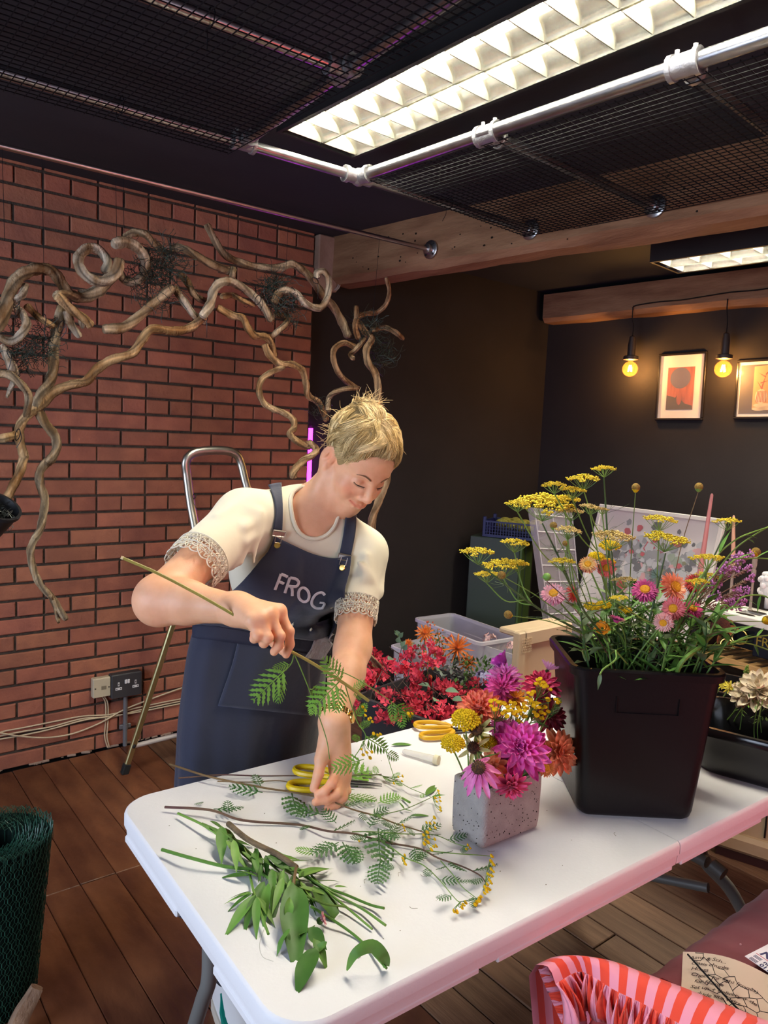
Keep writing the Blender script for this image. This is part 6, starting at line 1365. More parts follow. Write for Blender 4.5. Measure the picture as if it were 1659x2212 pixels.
# orange silk flowers
M_silko = mat('orange_silk', (.80, .22, .03), .55, rand=.15, sheen=.2); M_silkr = mat('coral_silk', (.70, .13, .06), .55, rand=.15)
P_silk = petal_mesh('petal', M_silko, W=.16, cup=.2, curl=.05, point=.6)
for (px, py, R, sty, lb) in ((918, 1368, .055, 0, 'orange silk chrysanthemum at the back of the clear box'), (988, 1400, .085, 1, 'spiky peach-orange silk flower, largest in the clear box'), (1010, 1432, .05, 0, 'orange silk flower low at the front of the clear box'), (882, 1390, .028, 0, 'small orange silk flower at the left of the clear box')):
    c = at_z(px, py, .56 if py < 1420 else .50); root = c * V(1, 1, 0) + V(.03, .05, zb - .1); t = thing('silk_flower', root, lb, 'flower'); F = frame(toward(c, U(-.4, .4), .6)); ws = .7 if sty else 1.3
    for ring in range(3):
        for k in range(13): a = 2 * PI * (k + .4 * ring) / 13; e = -.1 + .5 * ring; rad = F[:, 0] * math.cos(a) + F[:, 1] * math.sin(a); place(t, P_silk, c, rad * math.cos(e) + F[:, 2] * math.sin(e), F[:, 2], (R * ws, R * (1 - .22 * ring), R), 'petal')
    m = MB(); m.tube(stem_path(root, c, .01), .003, 5); m.build('stem', M_stemg, t)
for i in range(9):
    px, py = U(900, 1010), U(1365, 1430); c = at_z(px, py, .52 + U(-.03, .04)); root = c * V(1, 1, 0) + V(.02, .06, zb - .12); t = thing('silk_sprig', root, 'sprig of tiny orange silk blossom in the clear box', 'flower', 'orange silk sprigs in the clear box'); m = MB(); s_ = MB(); lf = MB()
    top = c + V(0, 0, U(.02, .09)); P = stem_path(root, top, .03); s_.tube(P, .0018, 4)
    for q in range(16):
        p = P[int(len(P) * U(.45, .99))] + V(U(-.03, .03), U(-.03, .03), U(-.01, .02)); m.ball(p, U(.004, .007), 5, 4)
        p2 = P[int(len(P) * U(.2, .9))] + V(U(-.04, .04), U(-.04, .04), U(-.03, .02)); d = nrm(V(U(-1, 1), U(-1, 1), U(0, 1))) * .02; s2 = np.cross(d, V(0, 0, 1)) * .5; lf.add([p2, p2 + d * .5 + s2, p2 + d, p2 + d * .5 - s2], [(0, 1, 2, 3)])
    m.build('blossom', (M_silko, M_silkr)[i % 2], t)['kind'] = 'stuff'; s_.build('stem', M_stemg, t); lf.build('leaves', M_leafd, t, False)['kind'] = 'stuff'
c = at_z(858, 1372, .56); t = thing('silk_sprig', V(c[0], c[1], .40), 'round-leaved green sprig at the left end of the clear box', 'foliage'); 
m = MB(); m.tube(smooth_path([V(c[0], c[1], .40), at_z(868, 1395, .54), at_z(858, 1372, .56), at_z(852, 1362, .57)], 4), .0016, 5); m.build('stem', M_stemg, t)
for (px, py) in ((852, 1368), (862, 1376), (858, 1388), (866, 1396), (872, 1404)): place(t, silk, at_z(px, py, .56), V(U(-1, 1), -.3, U(0, 1)), toward(c), .55)
M_gyp = mat('pale_grey_foliage', (.16, .20, .17), .7, rand=.15)
for i in range(8):                                      # dark foliage and pale blooms at the right of the boxes
    px, py = U(955, 1045), U(1420, 1500); c = at_z(px, py, .49); t = thing('foliage_clump', c - V(0, 0, .12), 'muted green artificial foliage between the boxes and the vase', 'foliage', 'artificial foliage beside the red box'); m = MB()
    for q in range(60):
        p = c + V(U(-.06, .06), U(-.06, .06), U(-.06, .04)); d = nrm(V(U(-1, 1), U(-1, 1), U(-.2, 1))) * U(.018, .035); s2 = nrm(np.cross(d, V(.2, .1, 1))) * .008; m.add([p, p + d * .5 + s2, p + d, p + d * .5 - s2], [(0, 1, 2, 3)])
    m.build('leaves', (M_leafd, M_gyp, M_silk)[i % 3], t, False)['kind'] = 'stuff'
M_hyd = mat('lilac_silk', (.50, .48, .72), .6, rand=.1); M_blush = mat('blush_silk', (.75, .52, .48), .6, rand=.08)
for (px, py, z_, mt, R, lb) in ((1045, 1468, .50, M_hyd, .035, 'pale lilac silk hydrangea left of the vase flowers'), (1030, 1470, .49, M_hyd, .02, 'small white-lilac silk bloom beside the hydrangea'), (1058, 1382, .42, M_blush, .035, 'blush silk blossom inside the large clear box'), (1083, 1396, .41, M_blush, .022, 'smaller blush silk blossom in the large clear box'), (1108, 1398, .46, M_blush, .03, 'pale pink silk blossom by the cream crate')):
    c = at_z(px, py, z_); t = thing('silk_flower', c - V(0, 0, .1), lb, 'flower'); m = MB()
    for q in range(16):
        d = nrm(V(U(-1, 1), U(-1, 1), U(-.5, 1))); F = frame(d); p = c + d * R
        for w_ in range(4): a = w_ * PI / 2; e = F[:, 0] * math.cos(a) + F[:, 1] * math.sin(a); s2 = np.cross(d, e); m.add([p, p + e * R * .3 + s2 * R * .25, p + e * R * .55 + d * R * .1, p + e * R * .3 - s2 * R * .25], [(0, 1, 2, 3)])
    m.build('florets', mt, t, False)['kind'] = 'stuff'; m = MB(); m.tube([c - V(0, 0, .1), c], .003, 5); m.build('stem', M_stemg, t)

# cream plastic crate on end, green cabinet with the blue tray, clear drawers
M_crate = mat('cream_crate', (.68, .53, .34), .5, spec=.35)
yc = 1.95; A, B, C_ = at_y(1124, 1368, yc), at_y(1205, 1362, yc + .0), at_y(1112, 1500, yc)
t = thing('crate', V(A[0] + .12, yc, .0), 'cream plastic crate standing on end beside the black bin', 'crate'); zt, w_ = A[2], .34; x0 = A[0]
tl = nrm(at_y(1112, 1500, yc) - A); R = np.array([(1, 0, 0), (0, 1, 0), (0, 0, 1)], float)
m = MB(); th_ = .035
for (a, b, sa, sb) in ((.02, zt / 2, .05, zt), (w_ - .02, zt / 2, .05, zt), (w_ / 2, zt - .03, w_ - .06, .06), (w_ / 2, .05, w_ - .06, .1)): m.box((x0 + a, yc + th_ / 2, b), (sa, th_, sb), ch=.005)
m.build('frame', M_crate, t, .5); m = MB(); m.box((x0 + w_ / 2, yc + th_ * .75, zt / 2), (w_ - .06, .012, zt - .05)); m.build('panel', M_crate, t, False)
m = MB(); m.box((x0 + w_ / 2, yc + .075, zt - .012), (w_, .09, .024), ch=.006); m.build('side', M_crate, t, .5)
m = MB()
for i in range(7):
    for j in range(6): m.box((x0 + .022 + .009 * i - .004, yc - .001, zt - .03 - .011 * j), (.005, .003, .006))
m.build('grip_dots', M_crate, t, False)['kind'] = 'stuff'
M_gcab = mat('dark_green_paint', (.032, .050, .036), .5); M_gcab2 = mat('leaf_green_paint', (.05, .095, .022), .5)
zc = .92; A, B, D_ = at_z(1016, 1157, zc), at_z(1124, 1168, zc), None
e1 = nrm(B - A); e2 = V(-e1[1], e1[0], 0); e2 = e2 if np.dot(e2, V(1, 1, 0)) > 0 else -e2; w1 = np.linalg.norm(B - A); ctr = A + e1 * w1 / 2 + e2 * .15
t = thing('cabinet', ctr * V(1, 1, 0), 'dark green two-tone cabinet in the black corner', 'cabinet'); Rg = np.array([e1, e2, (0, 0, 1)]).T
m = MB(); m.box(ctr * V(1, 1, 0) + V(0, 0, zc / 2), (w1, .30, zc), Rg, ch=.004); m.build('carcass', M_gcab, t, .5)
m = MB(); m.box(B * V(1, 1, 0) + e1 * .008 + e2 * .15 + V(0, 0, zc / 2), (.012, .29, zc - .01), Rg); m.build('side_panel', M_gcab2, t, False)
m = MB(); m.box(B * V(1, 1, 0) + e1 * .016 + e2 * .10 + V(0, 0, zc / 2), (.006, .012, zc - .04), Rg); m.build('edge_strip', M_gcab, t, False)
M_blue = mat('blue_tray_plastic', (.010, .018, .085), .45); M_moss = mat('reindeer_moss', (.22, .23, .035), .95, col2=(.34, .34, .07), scale=60, bump=.8, bscale=200)
tc = at_z(1098, 1166, zc) + e2 * .15 + V(0, 0, .003); Wt, Dt, Ht = .36, .25, .105; t = thing('tray', tc, 'blue slatted plastic tray of moss on the green cabinet', 'tray')
m = MB(); m.box(tc + V(0, 0, .004), (Wt, Dt, .008), Rg); m.build('base', M_blue, t, False)
for sgn in (-1, 1):
    for (ax, L_, D2) in ((0, Wt, Dt), (1, Dt, Wt)):
        m = MB(); o_ = (e2 if ax == 0 else e1) * sgn * (D2 / 2 - .003); ea = e1 if ax == 0 else e2
        for z_ in (.012, Ht - .006): m.box(tc + o_ + V(0, 0, z_), (L_ if ax == 0 else .006, .006 if ax == 0 else L_, .010), Rg)
        for k in range(int(L_ / .018)): m.box(tc + o_ + ea * (-L_ / 2 + .012 + .018 * k) + V(0, 0, Ht / 2), (.005, .005, Ht - .01), Rg)
        for k in range(3): m.box(tc + o_ + V(0, 0, .03 + .02 * k), (L_ if ax == 0 else .004, .004 if ax == 0 else L_, .003), Rg)
        m.build('slatted_side', M_blue, t, False)
m = MB()
for sx_ in (-1, 1):
    for sy_ in (-1, 1): m.box(tc + e1 * sx_ * (Wt / 2 - .01) + e2 * sy_ * (Dt / 2 - .01) + V(0, 0, Ht / 2 + .012), (.022, .022, Ht + .024), Rg, ch=.004)
m.build('corner_post', M_blue, t, .5)['kind'] = 'stuff'
m = MB()
for i in range(16): 
    q = tc + e1 * U(-.14, .14) + e2 * U(-.09, .09) + V(0, 0, Ht - .03 + U(0, .02)); m.ball(q, (U(.03, .05), U(.03, .05), U(.022, .035)), 12, 8)
tag(m.build('moss', M_moss), 'yellow-green moss cushions filling the blue tray', 'moss', None, 'stuff')
# clear stacking drawers behind the bin
yd = 2.12; A, B = at_y(1152, 1098, yd), at_y(1250, 1392, yd); zt = A[2]
t = thing('drawer_tower', V(A[0] + .14, yd + .12, 0), 'tall translucent plastic drawer tower behind the bin flowers', 'drawers'); M_tr = mat('translucent_plastic', (.62, .62, .66), .4, alpha=.30); M_trr = mat('translucent_rib', (.72, .72, .76), .35, alpha=.6)
q4 = [at_y(1152, 1098, yd), at_y(1236, 1108, yd), at_y(1262, 1400, yd), at_y(1192, 1400, yd)]; q4[2] = q4[2] + (q4[2] - q4[1]) * (q4[2][2] / (q4[1][2] - q4[2][2])); q4[3] = q4[3] + (q4[3] - q4[0]) * (q4[3][2] / (q4[0][2] - q4[3][2])); bk = V(.02, .05, 0)
m = MB(); m.add(q4 + [p + bk for p in q4], [(0, 1, 2, 3), (7, 6, 5, 4), (0, 4, 5, 1), (1, 5, 6, 2), (2, 6, 7, 3), (3, 7, 4, 0)]); m.build('case', M_tr, t, False)
m = MB(); lp = lambda u, v: (q4[0] * (1 - u) + q4[1] * u) * (1 - v) + (q4[3] * (1 - u) + q4[2] * u) * v - V(0, .003, 0)
for k in range(15): m.tube([lp(.02, .02 + .062 * k), lp(.98, .02 + .062 * k)], .0028, 4)
for u in (.02, .46, .98): m.tube([lp(u, .01), lp(u, .99)], .003, 4)
m.build('drawer_edge', M_trr, t, False)['kind'] = 'stuff'

# ------------------------------------------------------------------ right-hand background: leaning picture, shelving, candles
xs = 3.30; TLp, TRp = at_x(1295, 1088, xs), at_x(1566, 1121, xs); BLp = at_x(1258, 1337, xs - .16)
exq = nrm(TRp - TLp); dn_ = nrm(BLp - TLp - exq * np.dot(BLp - TLp, exq)); nn = np.cross(exq, -dn_); nn = nn if nn[0] < 0 else -nn; wq = np.linalg.norm(TRp - TLp); hq = .62
T3 = frame_box('leaning_picture', [TLp, TRp, TRp + dn_ * hq, TLp + dn_ * hq], .025, .022, 'white-framed floral collage leaning behind the bin flowers', 'poster', nn)
t, c, ex, ey, nn, w, h = T3
rq = random.Random(21); cols = [mat('collage_%s' % n_, c_, .75) for n_, c_ in (('grey', (.22, .22, .23)), ('pale_grey', (.42, .42, .43)), ('charcoal', (.06, .06, .065)), ('crimson', (.42, .015, .03)), ('blush', (.52, .26, .26)), ('sage', (.22, .28, .20)), ('olive', (.12, .12, .04)), ('teal', (.02, .10, .09)))]
pts_ = [(max(-.40, min(.42, rq.gauss(.02, .18))), max(-.3, min(.38, rq.gauss(.10, .11)))) for _ in range(210)] + [(U(-.3, -.05), U(-.35, -.1)) for _ in range(24)]
for i, (a, b) in enumerate(pts_):
    k = rq.choices(range(8), (6, 5, 4, 1.3, 1.6, 1.2, 1, .4))[0]; m = MB(); r = U(.010, .034); q = c + nn * (.0005 + .00005 * i)
    m.prism([(w * a + r * U(.6, 1.1) * math.cos(z), h * b + r * U(.6, 1.15) * math.sin(z)) for z in np.linspace(0, 2 * PI, 11, endpoint=False)], q, ex, ey, nn, .0005); m.build('collage_piece', cols[k], t, False)
M_shblk = mat('black_cabinet', (.008, .008, .009), .5); M_shw = mat('white_board', (.66, .62, .58), .4); M_slat = mat('pale_slat_wood', (.55, .33, .13), .55, col2=(.46, .26, .09), scale=5, stretch=(8, 1, 8))
lb_ = thing('low_cabinet', V(3.30, 1.98, 0), 'low black cabinet under the leaning floral picture', 'cabinet'); zb_ = float((TLp + dn_ * hq)[2]); m = MB(); m.box((3.22, 1.98, zb_ / 2), (.36, .84, zb_ - .002), ch=.004); m.build('carcass', M_shblk, lb_, .5)
yq = V(.10, -1, 0); yq = nrm(yq); xq = V(-yq[1], yq[0], 0)
# white tray with oval holes
zw = .93; A, B = at_z(1548, 1318, zw), at_z(1662, 1345, zw); e_ = nrm(B - A); n2 = V(-e_[1], e_[0], 0); n2 = n2 if n2[0] > 0 else -n2
Rw_ = np.array([e_, n2, (0, 0, 1)]).T; L_ = .75; wt_ = .19
tray = thing('candle_tray', A + e_ * (L_ / 2 - .1) + n2 * wt_ / 2 - V(0, 0, .03), 'long white tray with oval holes on the black unit', 'tray'); m = MB(); o0 = A - e_ * .12
holes = [.20, .34, .48]
xsx = [0, .17, .25, .31, .39, .45, .53, L_]; 
for (a, b, sa, sb) in ((L_ / 2, .035, L_, .07), (L_ / 2, wt_ - .035, L_, .07)): m.box(o0 + e_ * a + n2 * b - V(0, 0, .015), (sa, sb, .03), Rw_, ch=.002)
for k in range(0, 8, 2): m.box(o0 + e_ * (xsx[k] + xsx[k + 1]) / 2 + n2 * wt_ / 2 - V(0, 0, .015), (xsx[k + 1] - xsx[k], .05, .03), Rw_)
m.build('board', M_shw, tray, False)
m = MB()
for a in (.21, .35, .49):
    for b in (.045, .125): m.lathe([(.038, .0003), (.0375, .001)], 20, o0 + e_ * a + n2 * b, Rw_, sy=.42)
m.build('oval_hole', M_dark, tray, False)['kind'] = 'stuff'
u0 = o0 + n2 * .02; unit = thing('shelf_unit', (u0 + e_ * L_ / 2 + n2 * .2) * V(1, 1, 0) + V(0, 0, .735), 'black shelving unit against the back wall, right of the bin', 'shelving')
m = MB(); 
for (a, b, z_, sa, sb, sz) in ((L_ / 2, .25, .82, L_, .02, .16), (.01, .13, .81, .02, .24, .15), (L_ - .01, .13, .81, .02, .24, .15), (L_ / 2, .13, .888, L_, .26, .018)): m.box(u0 + e_ * a + n2 * b + V(0, 0, z_ - zw), (sa, sb, sz), Rw_)
m.build('carcass', M_shblk, unit, False)
# slatted wooden shelf with gold rings
zs = .735; A2, B2 = at_z(1512, 1402, zs), at_z(1660, 1448, zs); e2_ = nrm(B2 - A2); n3 = V(-e2_[1], e2_[0], 0); n3 = n3 if n3[0] > 0 else -n3; Rs = np.array([e2_, n3, (0, 0, 1)]).T
sh = thing('slatted_shelf', A2 + e2_ * .25 - V(0, 0, .03), 'pale slatted wooden shelf on the black unit', 'shelf')
m = MB(); m.box(A2 + e2_ * .30 - V(0, 0, .014), (.74, .016, .028), Rs, ch=.002); m.build('front_rail', M_slat, sh, .5)
m = MB(); m.box(A2 + e2_ * .30 + n3 * .26 - V(0, 0, .014), (.74, .016, .028), Rs, ch=.002); m.build('back_rail', M_slat, sh, .5)
for k in range(14):
    m = MB(); m.box(A2 + e2_ * (-.04 + .052 * k) + n3 * .13 - V(0, 0, .006), (.026, .25, .010), Rs, ch=.001); m.build('slat', M_slat, sh, False)
m = MB(); m.box(A2 + e2_ * .30 + n3 * .10 + V(0, 0, -.20), (.70, .16, .26), Rs, ch=.005); spk = thing('speaker', A2 + e2_ * .30 + n3 * .1 - V(0, 0, .33), 'black box with a row of grey dots under the slatted shelf', 'box'); m.build('case', M_shblk, spk, .5)
M_dot = mat('grey_dot', (.16, .16, .15), .6)
for k in range(14): m = MB(); m.lathe([(.005, 0), (.005, .002)], 8, A2 + e2_ * (.02 + .034 * k) + n3 * .018 + V(0, 0, -.115), frame(-n3)); m.build('dot', M_dot, spk)
M_gold = mat('gold_metal', (.80, .52, .14), .25, 1.0)
c = at_z(1597, 1372, zs) + V(0, 0, .045); c = at_x(1598, 1374, A2[0] + .14); t = thing('gold_scissors', V(c[0], c[1], zs), 'gold-handled scissors lying on the slatted shelf', 'scissors')
for k, (px, py) in enumerate(((1598, 1376), (1570, 1392))):
    q = at_x(px, py, A2[0] + .14 - .02 * k); F = frame(V(-.9, -.3, .2)); R_ = px2m(q, 15 - 3 * k); P = [q + F[:, 0] * math.cos(a) * R_ + F[:, 1] * math.sin(a) * R_ for a in np.linspace(0, 2 * PI, 24, endpoint=False)]; m = MB(); m.tube(P, .0042, 8, closed=True); m.build('handle', M_gold, t)
m = MB(); q = at_x(1560, 1400, A2[0] + .12); m.tube(smooth_path([q, q + V(0, .03, -.01), q + V(-.01, .07, -.015)], 4), .005, 6); m.build('blade', M_gold, t)
# dark box with gold letters
X0 = A2[0] + .10; TL_b, BR_b = at_x(1632, 1335, X0), at_x(1720, 1415, X0); zc0 = zs; t = thing('gift_box', V(X0 + .06, TL_b[1] - .12, zs), 'dark navy box with gold lettering on the slatted shelf', 'box'); M_navybox = mat('navy_box', (.012, .014, .028), .5); M_goldl = mat('gold_print', (.72, .52, .06), .5)
m = MB(); hb = TL_b[2] - zs; m.box((X0 + .06, TL_b[1] - .13, zs + hb / 2), (.12, .26, hb), ch=.003); m.build('body', M_navybox, t, .5)
def text_obj(body, size, pos, ex, ey, mt, parent, name, shear=0.0, ext=.0006, align='LEFT', bold=0.0, sp=1.0):
    cu = bpy.data.curves.new('tmp_text', 'FONT'); cu.body = body; cu.size = size; cu.extrude = ext; cu.shear = shear; cu.align_x = align; cu.resolution_u = 2; cu.offset = bold; cu.space_character = sp
    ob = bpy.data.objects.new('tmp_text', cu); COL.objects.link(ob); dg = bpy.context.evaluated_depsgraph_get(); me = bpy.data.meshes.new_from_object(ob.evaluated_get(dg)); bpy.data.objects.remove(ob); bpy.data.curves.remove(cu)
    ex = nrm(ex); ey = nrm(ey - ex * np.dot(ex, ey)); ez = np.cross(ex, ey); vs = np.zeros(len(me.vertices) * 3); me.vertices.foreach_get('co', vs); vs = vs.reshape(-1, 3); vs = np.asarray(pos) + vs @ np.array([ex, ey, ez]); me.vertices.foreach_set('co', vs.ravel()); me.materials.clear(); me.materials.append(mt); me.update()
    return link(name, me, parent)
p = at_x(1631, 1392, X0 - .003); text_obj('FROG', px2m(p, 28), p, V(0, -1, 0), V(0, 0, 1), M_goldl, t, 'lettering', 0, .0008, 'LEFT', 0, .95)
M_pinkc = mat('pink_candle', (.52, .20, .20), .45, sss=.0); M_peach = mat('peach_candle', (.66, .36, .24), .45); M_hold = mat('smoked_glass', (.45, .35, .30), .15, alpha=.5)
def candle(top, bot, X, r, mt, label):
    T_ = at_x(*top, X); B_ = at_x(*bot, X); t = thing('taper_candle', B_, label, 'candle'); m = MB(); m.tube([B_, B_ * .5 + T_ * .5, T_ - nrm(T_ - B_) * .006, T_], [r, r * .78, r * .5, r * .2], 12); m.build('wax', mt, t); m = MB(); m.tube([T_, T_ + V(0, 0, .006)], .0008, 4); m.build('wick', M_wire, t)
    m = MB(); zz_ = .931 - B_[2]; m.lathe([(.032, zz_), (.032, zz_ + .006), (.006, zz_ + .012), (.006, -.012), (.010, -.004), (.0105, .02), (.0135, .03)], 14, B_); m.build('holder', M_hold, t); return t
Xc = o0[0] + .12
candle((1538, 1066), (1512, 1240), Xc + .03, .0115, M_pinkc, 'dusky pink taper candle, the taller of two')
candle((1585, 1113), (1583, 1235), Xc + .05, .0095, M_peach, 'peach taper candle right of the pink one')
q = at_x(1628, 1262, Xc); b_ = V(q[0], q[1], zw); T_ = at_x(1632, 1198, Xc); t = thing('glass_candlestick', b_, 'slim smoked glass candlestick on the white tray', 'candlestick'); m = MB(); hh = T_[2] - zw; m.lathe([(.012, 0), (.006, .006), (.0045, hh * .45), (.0045, hh * .62), (.009, hh * .64), (.009, hh * .72), (.006, hh * .74), (.010, hh * .80), (.010, hh)], 16, V(T_[0], T_[1], zw), capt=False); m.build('glass', M_hold, t)
c = at_x(1662, 1265, Xc + .1); t = thing('coral_ornament', V(c[0], c[1], zw), 'white knobbly coral ornament at the right frame edge', 'ornament'); m = MB()
for i in range(40): d = nrm(V(U(-1, 1), U(-1, 1), U(-1, 1))); m.ball(c + d * V(.03, .035, .05), U(.009, .015), 8, 6)
m.ball(c, (.03, .035, .05), 12, 8); m.tube([V(c[0], c[1], zw), c], .012, 10); m.build('coral', mat('white_ceramic', (.75, .72, .74), .5), t, 'all')
# second tub with white dahlias behind the glossy tub
tb = V(2.02, 1.08, ZT); ex_t = nrm(V(.35, -.94, 0)); eyt = V(-ex_t[1], ex_t[0], 0); t2_, m, _, *_ = vessel('plant_tub', (tb - ex_t * .04, tb + ex_t * .24, tb - ex_t * .04 + eyt * .17), .12, (1.1, 1.12), .005, .02, M_tub, 'black tub of white and yellow flowers behind the empty tub', 'tub', r=.05); m.build('tub_body', M_tub, t2_, .8)
P_wht = petal_mesh('petal', pmat('cream_petal', (.78, .66, .48), (.85, .76, .62)), W=.5, cup=.3, curl=.2); P_yel = petal_mesh('petal', pmat('lemon_petal', (.66, .55, .04), (.60, .52, .10)), W=.22, cup=.2, curl=.2)
for (px, py, z_, R, pm, rn, un, lb) in ((1640, 1490, .93, .062, P_wht, -.3, 1.2, 'large creamy white dahlia in the rear tub'), (1605, 1500, .91, .035, P_wht, -.6, .4, 'half-open cream dahlia left of the large one'), (1577, 1484, .90, .022, P_yel, -.2, 1.0, 'spiky yellow-green flower at the rim of the rear tub'), (1560, 1478, .89, .016, P_yel, -.5, .8, 'small yellow-green flower leftmost in the rear tub')):
    c = at_z(px, py, z_); root = V(c[0] * .6 + 2.09 * .4, c[1] * .6 + 1.06 * .4, ZT + .05); t = thing('dahlia' if pm is P_wht else 'aster', root, lb, 'flower', 'flowers in the rear tub'); dahlia(t, c, toward(c, rn, un), R, pm, 4, 11); m = MB(); m.tube(stem_path(root, c, .01), .002, 5); m.build('stem', M_stemg, t)
for i in range(6):
    c = at_z(U(1590, 1680), U(1490, 1530), .90); t = thing('greenery_sprig', c - V(0, 0, .1), 'fine light green sprig in the rear tub', 'foliage', 'fine greenery in the rear tub'); m = MB(); P = stem_path(c - V(0, 0, .1), c + V(0, 0, .02), .01); m.tube(P, .0012, 4); m.build('stem', M_leafl, t); m = MB()
    for q in range(26): p = c + V(U(-.03, .03), U(-.03, .03), U(-.05, .03)); d = nrm(V(U(-1, 1), U(-1, 1), U(0, 1))) * .016; s2 = nrm(np.cross(d, V(.2, .1, 1))) * .0025; m.add([p, p + d * .5 + s2, p + d, p + d * .5 - s2], [(0, 1, 2, 3)])
    m.build('leaves', M_leafl, t, False)['kind'] = 'stuff'
c = at_z(1612, 1460, .93); t = thing('seed_spike', c - V(0, 0, .15), 'upright green seed spike above the rear tub', 'flower'); m = MB()
for q in range(40): f = q / 40; m.ball(c + V(math.cos(q * 2.4), math.sin(q * 2.4), 0) * .014 * (1.1 - f) + V(0, 0, -.03 + .06 * f), .0028, 5, 4)
m.build('seeds', M_leafl, t)['kind'] = 'stuff'; m = MB(); m.tube([c - V(0, 0, .15), c + V(0, 0, .03)], .0014, 5); m.build('stem', M_stemg, t)
# cream painted cabinet under the shelf, at the floor
M_crm = mat('cream_paint_worn', (.52, .40, .25), .6, col2=(.44, .32, .18), scale=7, bump=.15)
A, B = at_z(1543, 1848, .0), at_z(1659, 1886, 0); e_ = nrm(B - A); n2 = V(-e_[1], e_[0], 0); n2 = n2 if n2[0] > 0 else -n2; Rc_ = np.array([e_, n2, (0, 0, 1)]).T; t = thing('cream_cabinet', A + e_ * .5 + n2 * .2, 'worn cream cabinet with a moulded base beyond the table leg', 'cabinet')
m = MB(); m.box(A + e_ * .52 + n2 * .2 + V(0, 0, .245), (1.0, .36, .31), Rc_, ch=.02); m.build('carcass', M_crm, t, .5)
m = MB(); m.box(A + e_ * .50 + n2 * .19 + V(0, 0, .075), (1.06, .40, .07), Rc_, ch=.015); m.build('base_moulding', M_crm, t, .5); m = MB(); m.box(A + e_ * .50 + n2 * .21 + V(0, 0, .02), (1.0, .38, .04), Rc_); m.build('plinth', mat('dark_red_plinth', (.05, .014, .008), .6), t, False)
m = MB(); m.box(A + e_ * .16 + n2 * .018 + V(0, 0, .25), (.006, .006, .26), Rc_); m.build('door_gap', M_dark, t, False)

# ------------------------------------------------------------------ foreground: mauve chair, notebook, flyer, striped cushion
M_velvet = mat('mauve_velvet', (.22, .058, .072), .8, col2=(.17, .045, .056), scale=6, sheen=.12, spec=.2, bump=.1)
zc_ = .60; cA, cB = at_z(1515, 2068, zc_), at_z(1661, 1952, zc_)
yE = (cA[1] + cB[1]) / 2 + .055; chair = thing('armchair', (1.75, .15, 0), 'mauve velvet chair seat with fine pleats at the lower right', 'chair')
m = MB(); G = []; n = 46; XL, XR = 1.20, 2.25
for i in range(n + 1):
    x_ = XL + (XR - XL) * i / n; row = []; rr = .0025 * math.sin(i * 1.9) + .0015 * math.sin(i * 3.1)
    for (dy, z_) in ((-.85, .30), (-.85, .55), (-.80, .60), (-.50, .615), (-.25, .615), (-.12, .608), (-.05, .592), (-.012, .560), (.0, .52), (-.004, .40), (-.01, .12)): row.append((x_ + .006 * math.sin(dy * 14), yE + .012 + dy - .02 * ((x_ - 1.6) / .4) ** 2 * 0, z_ + (rr if z_ > .5 else 0)))
    G.append(row)
G = np.array(G); m.grid(G); m.add(G[0], [tuple(range(11))[::-1]]); m.add(G[-1], [tuple(range(11))]); m.build('seat', M_velvet, chair, 1.2)
m = MB()
for (x_, y_) in ((1.27, yE - .06), (2.18, yE - .06), (1.27, yE - .78), (2.18, yE - .78)): m.tube([(x_, y_, .14), (x_, y_, 0)], [.022, .015], 10)
m.build('leg', M_stemb, chair)['kind'] = 'stuff'
m = MB(); m.ball(at_z(1600, 2040, .613), .0022, 8, 6); m.build('loose_thread', mat('pink_thread', (.6, .3, .3), .8), chair)
zk = .622
M_page = mat('notebook_page', (.60, .47, .37), .8); M_ink = mat('brown_ink', (.06, .035, .03), .8)
nb = thing('notebook', at_z(1560, 2140, zk), 'open notebook of handwritten notes on the mauve chair', 'notebook')
nTL, nTR, nBL = at_z(1475, 2060, zk), at_z(1672, 2118, zk), at_z(1388, 2262, zk); ex = nrm(nTR - nTL); ey = V(-ex[1], ex[0], 0); ey = ey if np.dot(ey, nTL - nBL) > 0 else -ey; wN = np.linalg.norm(nTR - nTL) * 1.0; hN = .24
nb_o = nTL - ey * hN
G = []
for i in range(17):
    u = i / 16; lift = .014 * math.sin(PI * min(1, u * 1.0)) ** 1.0 * (1 if u < 1 else 0) + .004
    G.append([nb_o + ex * wN * u + ey * hN * v + V(0, 0, lift * (.6 + .4 * v)) for v in np.linspace(0, 1, 9)])
G = np.array(G); m = MB(); m.grid(G); m.grid(G[::-1] - V(0, 0, .008)); m.add(np.r_[G[:, 0], G[::-1, 0] - V(0, 0, .008)], [tuple(range(34))]); m.add(np.r_[G[:, -1], G[::-1, -1] - V(0, 0, .008)], [tuple(range(34))[::-1]]); m.add(np.r_[G[0], G[0][::-1] - V(0, 0, .008)], [tuple(range(18))]); m.build('page_block', M_page, nb, 1.0)
G2 = []
for i in range(13):
    u = i / 12; G2.append([nb_o + ex * (wN + .14 * u) + ey * hN * v + V(0, 0, .004 + .012 * math.sin(PI * (.1 + .9 * u))) for v in np.linspace(0, 1, 5)])
G2 = np.array(G2); m = MB(); m.grid(G2); m.grid(G2[::-1] - V(0, 0, .008)); m.build('page_block', M_page, nb, 1.0)
lines = ['Aims & Sch...', ' Oasis chunks', ' Hosta', ' Check for light (cones)', '   for foliage', ' Set up + delivery + de', ' include site visits', ' Cover sudden change', ' A guide to floral mechanics', '   like a list of stays to make', '   and do strings', '      all these pages']
